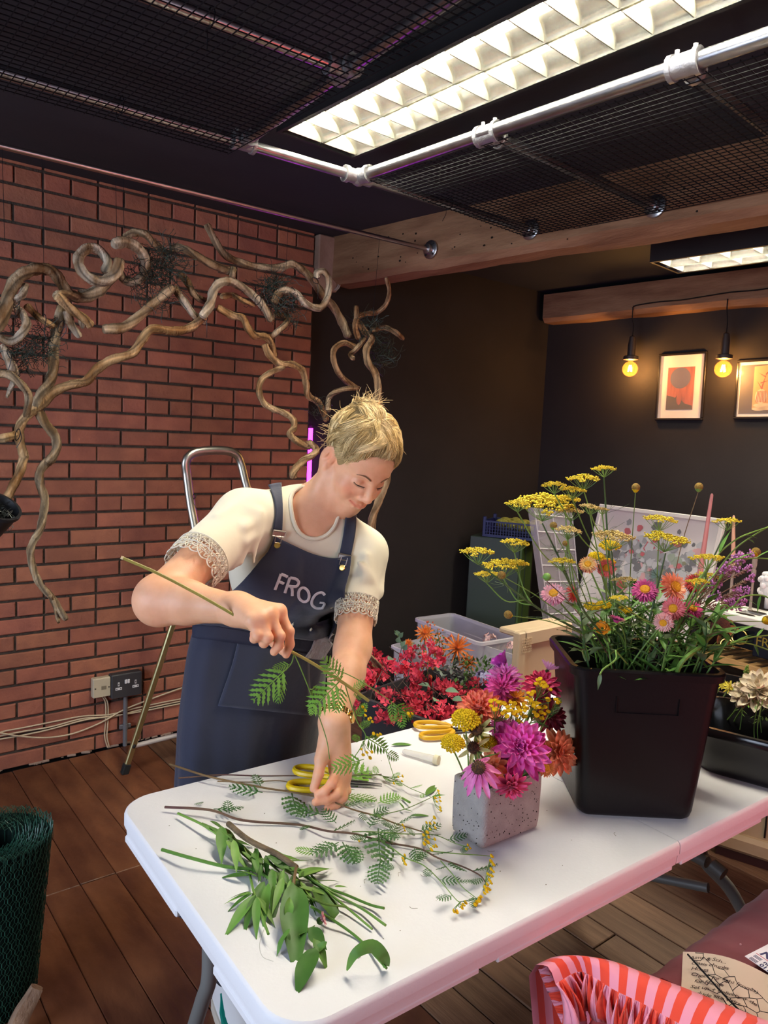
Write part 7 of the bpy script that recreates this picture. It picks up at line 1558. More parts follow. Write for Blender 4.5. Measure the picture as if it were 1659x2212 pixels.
for i, s_ in enumerate(lines):
    ob = text_obj(s_, .0125, nb_o + ex * .010 + ey * (hN - .020 - .0155 * i) + V(0, 0, .006), ex, ey, M_ink, nb, 'handwriting', .35, .00005, 'LEFT', 0, .92)
    vs = np.zeros(len(ob.data.vertices) * 3); ob.data.vertices.foreach_get('co', vs); vs = vs.reshape(-1, 3); u = np.clip((vs - nb_o) @ ex / wN, 0, 1); v = np.clip((vs - nb_o) @ ey / hN, 0, 1); vs[:, 2] = nb_o[2] + (.014 * np.sin(PI * u) + .004) * (.6 + .4 * v) + .0006; vs += np.outer(.0012 * np.sin(u * 40 + i), ey); ob.data.vertices.foreach_set('co', vs.ravel()); ob.data.update()
for i in range(7): text_obj(['(still', 'to find', 'Will', 'for', 'Lon', 'step', 'mix'][i], .012, nb_o + ex * (wN + .012) + ey * (hN - .05 - .018 * i) + V(0, 0, .0185), ex, ey, M_ink, nb, 'handwriting', .35, .00005)
m = MB(); zz = zk + .030                               # black netting over the page
cell = .026; dN = nrm(at_z(1660, 2195, zz) - at_z(1508, 2064, zz)); sN = V(-dN[1], dN[0], 0); o_ = at_z(1506, 2066, zz)
nod = {}
def hxp(u, v):
    k = (round(u * 4), round(v * 4))
    if k not in nod: nod[k] = o_ + dN * cell * u + sN * (.012 * v - .004 * u) + V(U(-.003, .003), U(-.003, .003), U(-.006, .006))
    return nod[k]
for i in range(10):
    for j in range(-2, 3):
        u, v = i + .5 * (j % 2), j * 1.5
        if abs(v) > .55 * i + 1.0: continue
        h_ = [(u, v + 1), (u + .5, v + .5), (u + .5, v - .5), (u, v - 1), (u - .5, v - .5), (u - .5, v + .5)]
        for q in range(3): m.tube(smooth_path([hxp(*h_[q]), (hxp(*h_[q]) + hxp(*h_[q + 1])) / 2 + V(U(-.001, .001), U(-.001, .001), 0), hxp(*h_[q + 1])], 2), .0006, 4, caps=False)
        m.tube([hxp(*h_[5]), hxp(*h_[0])], .0006, 4, caps=False)
m.tube(smooth_path([o_ - dN * .01 - sN * .012, o_ + dN * .1 - sN * .03, o_ + dN * .2 - sN * .036, o_ + dN * .3 - sN * .06], 4), .0016, 5)
tag(m.build('netting', M_wire), 'scrap of black chicken wire lying across the notebook', 'wire netting')
zf = .632; fBL, fUL, fR = at_z(1609, 2065, zf), at_z(1660, 2006, zf), at_z(1662, 2101, zf); exf = nrm(fR - fBL); eyf = V(-exf[1], exf[0], 0); eyf = eyf if np.dot(eyf, fUL - fBL) > 0 else -eyf; fl = thing('flyer', fBL, 'white printed flyer lying on the mauve chair', 'paper'); Rf = np.array([exf, eyf, (0, 0, 1)]).T
M_paper = mat('white_paper', (.78, .72, .76), .7); M_navy = mat('navy_print', (.02, .015, .09), .6); M_redl = mat('red_print', (.45, .02, .06), .6)
m = MB(); m.box(fBL + exf * .11 + eyf * .075 - V(0, 0, .0007), (.22, .15, .0012), Rf); m.build('sheet', M_paper, fl, False)
text_obj('NISBETS', .0235, fBL + exf * .008 + eyf * .030, exf, eyf, M_navy, fl, 'lettering', .15, .0003, 'LEFT', .0007); m = MB(); m.box(fBL + exf * .07 + eyf * .026, (.13, .0012, .0005), Rf); m.build('rule', M_redl, fl, False)
text_obj('nisbe', .013, fBL + exf * .026 + eyf * .013, exf, eyf, M_navy, fl, 'lettering', 0, .0003, 'LEFT', .0003); text_obj('0117 31', .013, fBL + exf * .026 + eyf * .001, exf, eyf, M_navy, fl, 'lettering', 0, .0003, 'LEFT', .0003)
m = MB()
for k in (0, 1):
    for q in range(3): m.box(fBL + exf * .014 + eyf * (.014 - .012 * k + .003 * q), (.014, .0012, .0005), Rf)
m.build('icon', M_navy, fl, False)
# striped cushion: smooth striped back, gathered frill along the seam
M_st1 = mat('red_stripe', (.80, .055, .022), .75, sheen=.2); M_st2 = mat('pink_stripe', (.85, .30, .40), .75, sheen=.2); M_stin = mat('shaded_lining', (.62, .12, .12), .8)
cu = thing('cushion', at_z(1400, 2200, .45), 'red and pink striped frilled cushion in the foreground', 'cushion')
out_px = smooth_path([(1163, 2094), (1205, 2076), (1262, 2074), (1330, 2086), (1400, 2112), (1470, 2138), (1540, 2166), (1610, 2194), (1680, 2222), (1760, 2255)], 10); seam_px = smooth_path([(1200, 2125), (1246, 2100), (1278, 2108), (1330, 2140), (1385, 2166), (1440, 2196), (1500, 2228), (1570, 2262), (1640, 2300), (1720, 2340)], 10)
fr_px = smooth_path([(1232, 2235), (1258, 2160), (1285, 2190), (1330, 2212), (1375, 2245), (1430, 2278), (1490, 2310), (1560, 2345), (1630, 2385), (1710, 2430)], 10)
n = len(out_px); zo, zsm, zfr = .66, .655, .60
O_c = np.array([at_z(p[0], p[1], zo) for p in out_px]); S_c = np.array([at_z(p[0], p[1], zsm) for p in seam_px]); E_c = np.array([at_z(p[0], p[1], zfr) for p in fr_px])
m = MB(); sw = 3.4; G = []
K = 181; tt = np.linspace(0, n - 1, K)
def ev(Cv, t): i = int(min(n - 2, t)); return Cv[i] * (1 - (t - i)) + Cv[i + 1] * (t - i)
def strip(rows, mat_of):
    rows = np.array(rows)
    for j in range(rows.shape[0] - 1):
        k = rows.shape[1]; m.add(np.r_[rows[j], rows[j + 1]], [(q, q + 1, k + q + 1, k + q) for q in range(k - 1)], mat_of(j))
rows = []
for t_ in tt:
    o_, s_ = ev(O_c, t_), ev(S_c, t_); mid = (o_ + s_) / 2 + V(0, 0, .018); back = o_ + V(.012, .028, -.035); rows.append([back + V(.01, -.02, -.15), back, o_ * .7 + back * .3 + V(0, 0, .012), o_ * .75 + s_ * .25 + V(0, 0, .014), mid, o_ * .25 + s_ * .75 + V(0, 0, .013), s_])
strip(rows, lambda j: int(tt[j] / sw) % 2); m.build('cushion_back', [M_st2, M_st1], cu, 1.2)
m = MB(); rows = []
for j, t_ in enumerate(tt):
    s_, e_ = ev(S_c, t_), ev(E_c, t_); d = nrm(ev(S_c, min(n - 1.01, t_ + .5)) - ev(S_c, max(0, t_ - .5))); nz = nrm(np.cross(e_ - s_, d)); nz = nz if nz[2] > 0 else -nz; w_ = math.sin(t_ * 2.05 + .8 * math.sin(t_ * .7)); rows.append([s_ + (e_ - s_) * f + nz * (.017 * f ** .7 * w_) + d * (.012 * f * math.cos(t_ * 2.05)) + nz * .008 * math.sin(PI * f) for f in (0, .06, .2, .4, .6, .8, 1)])
strip(rows, lambda j: int((tt[j] + 1.4) / 2.7) % 2); fo = m.build('frill', [M_st2, M_st1], cu, 1.2)
md = fo.modifiers.new('thick', 'SOLIDIFY'); md.thickness = .0016
# left end of the cushion, stripes wrapping down the side
m = MB(); rows = []; Lp = smooth_path([(1163, 2094), (1172, 2118), (1186, 2150), (1204, 2190), (1228, 2245)], 8); Rp_ = smooth_path([(1205, 2090), (1246, 2104), (1262, 2150), (1268, 2190), (1275, 2245)], 8)
for j in range(len(Lp)):
    a = at_z(*Lp[j], .655 - .003 * j); b = at_z(*Rp_[j], .648 - .003 * j); w_ = .006 * math.sin(j * 1.3); rows.append([a, a * .66 + b * .34 + V(0, 0, w_), a * .33 + b * .67 - V(0, 0, w_ + .01), b - V(0, 0, .012)])
strip(rows, lambda j: (j // 3) % 2); so = m.build('frill_end', [M_st2, M_st1], cu, 1.2); md = so.modifiers.new('thick', 'SOLIDIFY'); md.thickness = .0016
m = MB(); m.box(at_z(1500, 2290, .50) + V(.02, -.03, 0), (.44, .20, .22), rotz(-.55), ch=.06); m.build('filling', M_stin, cu)
# ------------------------------------------------------------------ the woman
import openvdb
class Field:
    def __init__(s, lo, hi, h):
        s.lo = np.array(lo, float); s.h = h; s.n = np.ceil((np.array(hi) - s.lo) / h).astype(int) + 1; s.D = np.full(s.n, .05, np.float32)
    def sub(s, lo, hi):
        a = np.clip(np.floor((np.asarray(lo) - s.lo) / s.h).astype(int), 0, s.n); b = np.clip(np.ceil((np.asarray(hi) - s.lo) / s.h).astype(int) + 1, 0, s.n)
        if np.any(b <= a): return None, None
        ax = [(s.lo[k] + s.h * np.arange(a[k], b[k])).astype(np.float32) for k in range(3)]
        return tuple(slice(a[k], b[k]) for k in range(3)), (ax[0][:, None, None], ax[1][None, :, None], ax[2][None, None, :])
    def op(s, f, lo, hi, k, sign=1):
        m = max(k, .012) + 2 * s.h; sl, P = s.sub(np.asarray(lo) - m, np.asarray(hi) + m)
        if sl is None: return
        v = f(*P).astype(np.float32); d = s.D[sl]
        if sign > 0:
            hh = np.maximum(k - np.abs(d - v), 0) / k if k > 0 else 0; s.D[sl] = np.minimum(d, v) - hh * hh * k * .25
        else:
            v = -v; hh = np.maximum(k - np.abs(d - v), 0) / k if k > 0 else 0; s.D[sl] = np.maximum(d, v) + hh * hh * k * .25
    def cap(s, a, b, ra, rb, k=.01, sign=1):
        a = np.asarray(a, float); b = np.asarray(b, float); d = b - a; L2 = max(1e-9, d @ d)
        def f(x, y, z):
            t = np.clip(((x - a[0]) * d[0] + (y - a[1]) * d[1] + (z - a[2]) * d[2]) / L2, 0, 1)
            return np.sqrt((x - a[0] - t * d[0]) ** 2 + (y - a[1] - t * d[1]) ** 2 + (z - a[2] - t * d[2]) ** 2) - (ra + (rb - ra) * t)
        r = max(ra, rb); s.op(f, np.minimum(a, b) - r, np.maximum(a, b) + r, k, sign)
    def ell(s, c, r, R=None, k=.01, sign=1):
        c = np.asarray(c, float); r = np.broadcast_to(np.asarray(r, float), (3,)); R = np.eye(3) if R is None else np.asarray(R)
        def f(x, y, z):
            x = x - c[0]; y = y - c[1]; z = z - c[2]; q = [(x * R[0, i] + y * R[1, i] + z * R[2, i]) for i in range(3)]
            k0 = np.sqrt(sum((q[i] / r[i]) ** 2 for i in range(3))); k1 = np.sqrt(sum((q[i] / r[i] ** 2) ** 2 for i in range(3))) + 1e-6
            return k0 * (k0 - 1) / k1
        e = np.sqrt(((R * r) ** 2).sum(1)); s.op(f, c - e, c + e, k, sign)
    def plane(s, p, n_, k=.004):                        # keep the side n_ points away from
        n_ = nrm(n_); p = np.asarray(p, float); X_ = [s.lo[i] + s.h * np.arange(s.n[i]) for i in range(3)]
        v = ((X_[0][:, None, None] - p[0]) * n_[0] + (X_[1][None, :, None] - p[1]) * n_[1] + (X_[2][None, None, :] - p[2]) * n_[2]).astype(np.float32)
        hh = np.maximum(k - np.abs(s.D - v), 0) / k; s.D = np.maximum(s.D, v) + hh * hh * k * .25
    def mesh(s):
        g = openvdb.FloatGrid(.05); A = np.pad(np.clip(s.D, -.05, .05), 1, constant_values=.05); g.copyFromArray(np.ascontiguousarray(A, dtype=np.float32)); v, q = g.convertToQuads(isovalue=0.0)
        return (np.asarray(v) - 1) * s.h + s.lo, np.asarray(q)[:, ::-1]
def ap(px, py, y): return at_y(px, py, y)
M_skin = mat('skin', (.80, .435, .26), .48, col2=(.75, .39, .225), scale=40, bump=.05, bscale=400, attr='Col', sss=.25, spec=.4)
person_base = V(.93, 1.70, 0)
woman = thing('person', person_base, 'woman in navy bib apron and cream lace-sleeved top bending over the table, holding a stem', 'person')
pelv, waist, chest, nbase = ap(548, 1490, 1.77), ap(575, 1385, 1.74), ap(630, 1222, 1.645), ap(668, 1092, 1.60)
Rs, Re, Rw_j = ap(527, 1118, 1.62), ap(345, 1293, 1.46), ap(513, 1316, 1.305)
Ls, Le, Lw_j = ap(782, 1195, 1.53), ap(762, 1400, 1.41), ap(722, 1560, 1.285)
tup = nrm(nbase - waist); trt = nrm(Ls - Rs); trt = nrm(trt - tup * (trt @ tup)); tfw = np.cross(trt, tup); tfw = tfw if tfw @ (CAMP - chest) > 0 else -tfw
TF = np.array([trt, tfw, tup]).T
def torso(F, g=0.0, k=.05):
    F.ell(pelv, (.145 + g, .10 + g, .13 + g), TF, k); F.ell(waist, (.122 + g, .092 + g, .14 + g), TF, k); F.ell(chest - tfw * .02, (.150 + g, .105 + g, .17 + g), TF, k)
    for sg in (-1, 1): F.ell(chest + trt * sg * .066 + tfw * .046 - tup * .005, (.062 + g, .056 + g, .066 + g), TF, .05)
    F.ell(chest + tup * .085 - tfw * .015, (.135 + g, .085 + g, .09 + g), TF, k)
    for S_ in (Rs, Ls): F.cap(nbase - tup * .03 - tfw * .01, S_, .05 + g, .052 + g, .05)
def arm(F, S_, E_, W_, r):
    F.cap(S_, S_ * .5 + E_ * .5, r[0], r[1], .02); F.cap(S_ * .5 + E_ * .5, E_, r[1], r[2], .02); m_ = E_ * .65 + W_ * .35; F.cap(E_, m_, r[2] * .98, r[3], .025); F.cap(m_, W_, r[3], r[4], .02)
def fingers(F, chains, k=.005):
    for ch in chains:
        pts, rad = ch
        for i in range(len(pts) - 1): F.cap(pts[i], pts[i + 1], rad[i], rad[i + 1], k if i else .010)
parts_v, parts_f, nv = [], [], 0
def take(F):
    global nv
    v, q = F.mesh(); parts_v.append(v); parts_f.append(q + nv); nv += len(v)
Fb = Field((.62, 1.44, .62), (1.34, 1.96, 1.44), .0065); torso(Fb); take(Fb)
# right arm and hand
fr = {'w': Rw_j, 'i': [ap(603, 1320, 1.238), ap(624, 1364, 1.214), ap(626, 1392, 1.216), ap(618, 1414, 1.226)], 'm': [ap(582, 1326, 1.226), ap(604, 1374, 1.198), ap(602, 1394, 1.204), ap(592, 1408, 1.216)],
      'r': [ap(564, 1336, 1.220), ap(578, 1378, 1.196), ap(570, 1389, 1.212), ap(566, 1376, 1.236)], 'l': [ap(545, 1341, 1.222), ap(556, 1373, 1.204), ap(549, 1380, 1.218), ap(548, 1368, 1.238)],
      't': [ap(530, 1335, 1.285), ap(565, 1362, 1.262), ap(596, 1390, 1.248), ap(611, 1406, 1.238)]}
Fr = Field((.50, 1.15, 1.02), (.92, 1.68, 1.42), .0024)
arm(Fr, Rs, Re, Rw_j, (.050, .047, .044, .043, .0285))
Fr.ell(Re + V(-.004, -.004, -.006), (.044, .044, .046), None, .03)
for kf, r0 in (('i', .0150), ('m', .0155), ('r', .0150), ('l', .0135)): Fr.cap(Rw_j, fr[kf][0], .024, r0, .022)
fingers(Fr, [(fr['i'], (.0108, .0098, .0090, .0080)), (fr['m'], (.0110, .0100, .0092, .0082)), (fr['r'], (.0106, .0096, .0090, .0082)), (fr['l'], (.0096, .0086, .0080, .0074)), (fr['t'], (.0165, .0125, .0105, .0092))])
for kf in 'imrl':
    Fr.ell(fr[kf][0] + toward(fr[kf][0]) * .004, .0085, None, .010)      # knuckles
    Fr.ell(fr[kf][1] + toward(fr[kf][1]) * .002, .0092, None, .006)
for kf in 'imr': Fr.cap(Rw_j + toward(Rw_j) * .021, fr[kf][0] + toward(fr[kf][0]) * .010, .0018, .0022, .012)  # tendons
take(Fr)
# left arm and hand
fl_h = {'t': [ap(704, 1602, 1.285), ap(694, 1640, 1.272), ap(688, 1672, 1.262), ap(678, 1703, 1.262)], 'i': [ap(728, 1660, 1.268), ap(716, 1693, 1.240), ap(702, 1708, 1.238), ap(686, 1716, 1.246)],
        'm': [ap(737, 1672, 1.262), ap(728, 1715, 1.234), ap(706, 1728, 1.234), ap(681, 1733, 1.242)], 'r': [ap(742, 1680, 1.262), ap(742, 1722, 1.234), ap(726, 1738, 1.232), ap(707, 1745, 1.236)], 'l': [ap(744, 1676, 1.280), ap(750, 1708, 1.262), ap(740, 1722, 1.258), ap(728, 1728, 1.258)]}
Fl = Field((.80, 1.17, .725), (1.25, 1.62, 1.36), .0024)
arm(Fl, Ls, Le, Lw_j, (.050, .046, .0425, .041, .0275))
for kf, r0 in (('i', .0150), ('m', .0155), ('r', .0150), ('l', .0135)): Fl.cap(Lw_j, fl_h[kf][0], .0235, r0, .022)
Fl.cap(Lw_j, fl_h['t'][1], .018, .0135, .02)
fingers(Fl, [(fl_h['i'], (.0108, .0098, .0090, .0080)), (fl_h['m'], (.0110, .0100, .0092, .0082)), (fl_h['r'], (.0104, .0096, .0090, .0080)), (fl_h['l'], (.0094, .0086, .0080, .0072)), (fl_h['t'], (.0160, .0128, .0112, .0095))])
take(Fl)
# head and neck
eye_mid = ap(801, 1043, 1.44)
hf_c = nrm(V(.42, .70, -.58)); hl_c = V(.80, .10, .62); hl_c = nrm(hl_c - hf_c * (hl_c @ hf_c)); hu_c = np.cross(hf_c, hl_c)
HR = RW @ np.array([hl_c, hu_c, hf_c]).T               # columns: her left, head up, face forward
HO = eye_mid - HR[:, 2] * .078
hp = lambda x, y, z: HO + HR @ V(x, y, z)
Fh = Field(HO - V(.21, .17, .33), HO + V(.19, .22, .17), .0019)
Fh.ell(hp(0, .034, -.016), (.0735, .086, .095), HR, .01)
Fh.ell(hp(0, -.030, .028), (.0585, .078, .052), HR, .03)
Fh.ell(hp(0, .040, .035), (.062, .050, .045), HR, .03)
Fh.cap(hp(-.052, -.058, .0), hp(-.014, -.100, .058), .020, .015, .03); Fh.cap(hp(.052, -.058, .0), hp(.014, -.100, .058), .020, .015, .03)
Fh.ell(hp(0, -.099, .062), (.019, .014, .015), HR, .022)
for s_ in (-1, 1):
    Fh.ell(hp(s_ * .040, -.036, .054), (.024, .022, .020), HR, .022)
    Fh.cap(hp(s_ * .010, .014, .082), hp(s_ * .040, .018, .068), .007, .006, .016)
    Fh.ell(hp(s_ * .033, -.003, .092), (.017, .0125, .0125), HR, .014, -1); Fh.ell(hp(s_ * .018, -.008, .071), (.009, .010, .010), HR, .012); Fh.ell(hp(s_ * .0155, -.023, .0775), (.0095, .016, .012), HR, .014); Fh.ell(hp(s_ * .022, -.026, .068), (.013, .014, .013), HR, .016)
    Fh.ell(hp(s_ * .0315, -.004, .0690), (.0150, .0128, .0138), HR, .004)
    Fh.cap(hp(s_ * .018, -.0105, .0805), hp(s_ * .045, -.0085, .0705), .0022, .0020, .006)
    Fh.ell(hp(s_ * .0125, -.0415, .0915), (.0078, .0066, .0090), HR, .006)
    Fh.ell(hp(s_ * .0065, -.0475, .0965), (.0036, .0028, .0045), HR, .003, -1)
    Fh.cap(hp(s_ * .024, -.044, .0885), hp(s_ * .037, -.064, .0745), .0010, .0012, .008, -1)
    Fh.ell(hp(s_ * .041, -.052, .062), (.011, .014, .012), HR, .014)
Fh.cap(hp(0, .004, .084), hp(0, -.032, .1015), .0075, .0088, .012); Fh.ell(hp(0, -.037, .1025), (.0095, .0085, .0090), HR, .008)
Fh.ell(hp(0, -.068, .070), (.030, .022, .020), HR, .018)
ml = [hp(-.027, -.0615, .0735), hp(-.014, -.0660, .0855), hp(0, -.0675, .0895), hp(.014, -.0660, .0855), hp(.027, -.0615, .0735)]
for a, b in zip(ml[:-1], ml[1:]): Fh.cap(a + HR[:, 1] * .0032, b + HR[:, 1] * .0032, .0042, .0042, .005); Fh.cap(a - HR[:, 1] * .0048 - HR[:, 2] * .001, b - HR[:, 1] * .0048 - HR[:, 2] * .001, .0052, .0052, .005)
for a, b in zip(ml[:-1], ml[1:]): Fh.cap(a + HR[:, 2] * .0052, b + HR[:, 2] * .0052, .0014, .0014, .003, -1)
for s_ in (-1, 1):                                       # ears
    ec = hp(s_ * .0770, -.008, -.020); ER = HR @ np.array([[1, 0, 0], [0, math.cos(.25), -math.sin(.25)], [0, math.sin(.25), math.cos(.25)]]) @ np.array([[math.cos(s_ * .45), 0, -math.sin(s_ * .45)], [0, 1, 0], [math.sin(s_ * .45), 0, math.cos(s_ * .45)]])
    Fh.ell(ec, (.0075, .0345, .0205), ER, .006); Fh.ell(ec + HR[:, 0] * s_ * .0075 + HR[:, 1] * .003 + HR[:, 2] * .002, (.0055, .021, .011), ER, .004, -1); Fh.ell(ec + HR[:, 0] * s_ * .004 + HR[:, 1] * .000 - HR[:, 2] * .004, (.005, .012, .004), ER, .003)
    Fh.ell(ec - HR[:, 1] * .027 + HR[:, 2] * .005, (.0055, .0085, .0080), HR, .006)
nk0 = nbase - tup * .02; nk1 = hp(0, -.055, -.022)
Fh.cap(nk0, nk1, .054, .050, .03); Fh.cap(nk0 + tfw * .030 + tup * .0, hp(0, -.075, .012), .034, .036, .03)
Fh.cap(hp(-.062, -.045, -.02), nbase + tfw * .055 - tup * .035 - trt * .012, .013, .011, .025)   # neck muscle
Fh.cap(hp(.055, -.050, -.02), nbase + tfw * .055 - tup * .035 + trt * .012, .013, .011, .025)
for S_ in (Rs, Ls): Fh.cap(nbase - tup * .02, S_ * .75 + nbase * .25, .050, .048, .04); Fh.cap(nbase + tfw * .062 - tup * .045, S_ + tfw * .045 - tup * .01, .010, .010, .03)
Fh.ell(chest + tup * .085 - tfw * .015, (.132, .084, .09), TF, .05)
take(Fh)
bv = np.concatenate(parts_v); bf = np.concatenate(parts_f)
me = bpy.data.meshes.new('body'); me.from_pydata(bv.tolist(), [], bf.tolist()); me.materials.append(M_skin)
loc = (bv - HO) @ HR; colr = np.ones((len(bv), 4)); hd = (np.abs(loc) < .13).all(1)
def tint(w, c): 
    w = np.clip(w, 0, 1)[:, None]; colr[:, :3] = colr[:, :3] * (1 - w) + colr[:, :3] * np.array(c) * w
gs = lambda c, r: np.exp(-(((loc - np.array(c)) / np.array(r)) ** 2).sum(1))
for s_ in (-1, 1):
    tint(.75 * gs((s_ * .043, -.032, .062), (.024, .020, .03)), (1.04, .70, .66)); tint(.7 * gs((s_ * .0765, -.005, -.014), (.02, .03, .02)), (1.05, .74, .68)); tint(.5 * gs((s_ * .032, .002, .08), (.016, .008, .02)), (.80, .66, .62))
tint(.5 * gs((0, -.040, .103), (.016, .014, .02)), (1.05, .78, .74))
mlp = np.array([(-.027, -.0615, .0735), (-.014, -.066, .0855), (0, -.0675, .0895), (.014, -.066, .0855), (.027, -.0615, .0735)]); dl = np.full(len(bv), 9.0)
for a, b in zip(mlp[:-1], mlp[1:]):
    d_ = b - a; t_ = np.clip(((loc - a) @ d_) / (d_ @ d_), 0, 1); q_ = loc - a - t_[:, None] * d_; dl = np.minimum(dl, np.sqrt(q_[:, 0] ** 2 + (q_[:, 1] * 1.0) ** 2 + (q_[:, 2] * .7) ** 2))
tint(np.clip((.0078 - dl) / .0022, 0, 1) * .75 * (loc[:, 2] > .06), (.95, .60, .62)); tint(np.clip((.0020 - dl) / .0010, 0, 1) * .8, (.42, .28, .28))
for p_ in fr['i'][1:] + fr['m'][1:] + fr['r'][1:] + fr['l'][1:] + fl_h['i'][1:] + fl_h['m'][1:] + fl_h['r'][1:] + fl_h['t'][2:]: tint(.35 * np.exp(-((bv - p_) ** 2).sum(1) / .014 ** 2), (1.05, .80, .76))
tint(.5 * np.exp(-((bv - Re) ** 2).sum(1) / .06 ** 2), (1.02, .82, .82)); 
at = me.color_attributes.new('Col', 'FLOAT_COLOR', 'POINT'); at.data.foreach_set('color', colr.ravel()); me.polygons.foreach_set('use_smooth', [True] * len(me.polygons)); me.update()
body = link('body', me, woman)
sm = body.modifiers.new('smooth', 'SMOOTH'); sm.factor = .5; sm.iterations = 2
def bvh(v, q): return BVHTree.FromPolygons(v.tolist(), q.tolist())
# face details
M_brow = mat('eyebrow_hair', (.16, .075, .035), .7); M_lash = mat('eyelash', (.025, .014, .010), .6)
hb = bvh(parts_v[-1], parts_f[-1] - (nv - len(parts_v[-1])))
def onface(x, y, off=.0006, z0=.16):
    o_ = hp(x, y, z0); hit = hb.ray_cast(Vector(o_), Vector(-HR[:, 2]))
    return np.array(hit[0]) + HR[:, 2] * off if hit[0] is not None else hp(x, y, .08)
for s_ in (-1, 1):
    m = MB(); P = smooth_path([onface(s_ * a, b, .0004) for a, b in ((.016, .0145), (.024, .019), (.034, .0215), (.043, .020), (.050, .0155))], 4); m.tube(P, np.r_[np.linspace(.0028, .0032, len(P) // 2), np.linspace(.0032, .0009, len(P) - len(P) // 2)], 6, flat=.5); m.build('eyebrow', M_brow, woman)
    m = MB(); P = smooth_path([onface(s_ * a, b, .0004) for a, b in ((.0185, -.0085), (.025, -.0098), (.0325, -.0105), (.040, -.0095), (.0465, -.0065))], 4); m.tube(P, np.r_[np.linspace(.0006, .0014, len(P) // 2), np.linspace(.0014, .0007, len(P) - len(P) // 2)], 6)
    for q in range(2, len(P), 1): m.tube([P[q], P[q] + HR[:, 2] * .0045 - HR[:, 1] * .0035 + HR[:, 0] * s_ * .0016 * (q / len(P))], [.0005, .0001], 3)
    m.build('eyelashes', M_lash, woman)
m = MB(); m.ball(hp(-.0795, -.036, -.010), .0018, 8, 6); m.build('earring', M_gold, woman)
# hair
M_hair = mat('blond_hair', (.60, .44, .20), .42, attr='Col', spec=.5, col2=(.70, .55, .30), scale=30)
Fx = Field(HO - V(.17, .17, .17), HO + V(.17, .17, .19), .0028)
Fx.ell(hp(0, .042, -.018), (.0835, .092, .103), HR, .01); Fx.ell(hp(-.006, -.010, .110), (.074, .096, .070), HR, .012, -1); Fx.ell(hp(0, -.105, -.01), (.12, .078, .12), HR, .015, -1)
for s_ in (-1, 1): Fx.ell(hp(s_ * .082, -.018, -.010), (.02, .030, .026), HR, .01, -1)
Fx.ell(hp(0, .100, -.070), (.040, .026, .040), HR, .03)
hv, hq = Fx.mesh(); me = bpy.data.meshes.new('hair_base'); me.from_pydata(hv.tolist(), [], hq.tolist()); me.materials.append(M_hair)
at = me.color_attributes.new('Col', 'FLOAT_COLOR', 'POINT'); at.data.foreach_set('color', np.tile([.42, .37, .29, 1.0], len(hv))); me.polygons.foreach_set('use_smooth', [True] * len(me.polygons)); me.update(); hair = link('hair', me, woman)
bunL = nrm(V(0, .80, -.62)); ctr_h = V(0, .042, -.018); rad_h = V(.0845, .093, .104); m = MB(); hr = random.Random(4)
def hpt(u, f): q = ctr_h + nrm(u) * rad_h * f; return hp(*q)
def strand(us, fs_, r, c, k=9, sp=.030):                # a lock: k fine hairs following one path
    for q in range(k):
        j = V(hr.gauss(0, sp), hr.gauss(0, sp), hr.gauss(0, sp)); n_ = len(us); df = hr.gauss(0, .008)
        P = smooth_path([hpt(np.asarray(u) + j * (.5 + .8 * i / n_) + V(hr.gauss(0, .006), hr.gauss(0, .006), hr.gauss(0, .006)), f + df * (i > 0)) for i, (u, f) in enumerate(zip(us, fs_))], 4); w_ = hr.uniform(.75, 1.25)
        m.tube(P, np.linspace(r, r * .4, len(P)) * hr.uniform(.8, 1.2), 3, caps=False, col=np.array([np.array(c) * w_ * (.80 + .28 * math.sin(PI * i / len(P))) for i in range(len(P))]))
uT = nrm(V(-.30, .98, .30))
def hairline(a):                                         # elevation of the hairline in direction a (0 = forehead, + = her left)
    aa = abs(a); h0 = .44 if a < .35 else .44 - .24 * min(1, (a - .35) / .25); return h0 if aa < .45 else (h0 - (h0 + .24) * (aa - .45) / .55 if aa < 1.0 else (-.24 + .26 * (aa - 1) / .3 if aa < 1.3 else (.02 if aa < 1.9 else -.45)))
tones = [(1.25, 1.22, 1.16), (1.05, 1.0, .9), (.55, .47, .36), (1.5, 1.5, 1.5), (.85, .75, .58), (.70, .60, .45)]
for i in range(430):                                    # from the whorl out to the hairline, swept sideways
    a = hr.uniform(-2.0, 1.9); el = hairline(a) + abs(hr.gauss(0, .10)) - .02; u1 = nrm(V(math.sin(a), el, math.cos(a)))
    u0 = nrm(uT + V(hr.uniform(-.22, .22), 0, hr.uniform(-.25, .22))); sw = V(.30 if a > -.25 else -.16, .05, .05 if a > -.25 else .16) * hr.uniform(.5, 1.3); lf = hr.uniform(.0, .055)
    w1, w2 = V(hr.uniform(-.07, .07), hr.uniform(-.05, .05), hr.uniform(-.07, .07)), V(hr.uniform(-.05, .05), hr.uniform(-.05, .05), hr.uniform(-.05, .05))
    strand([u0, nrm(u0 * .68 + u1 * .32 + sw * .5 + w1), nrm(u0 * .33 + u1 * .67 + sw * .6 + w2), u1], [1.03, 1.06 + lf, 1.05 + lf, 1.01 + lf * .3], .00075, hr.choice(tones))
for i in range(150):                                     # crown and back, pulled to the knot
    a = hr.uniform(1.6, 4.7); u1 = nrm(V(math.sin(a), hr.uniform(-.42, .5), math.cos(a))); u0 = nrm(bunL + V(hr.uniform(-.25, .25), hr.uniform(-.1, .1), hr.uniform(-.2, .2))); lf = hr.uniform(0, .035)
    strand([u1, nrm(u1 * .6 + u0 * .4 + V(hr.uniform(-.1, .1), .05, 0)), u0], [1.01, 1.03 + lf, 1.05], .00075, hr.choice(tones))
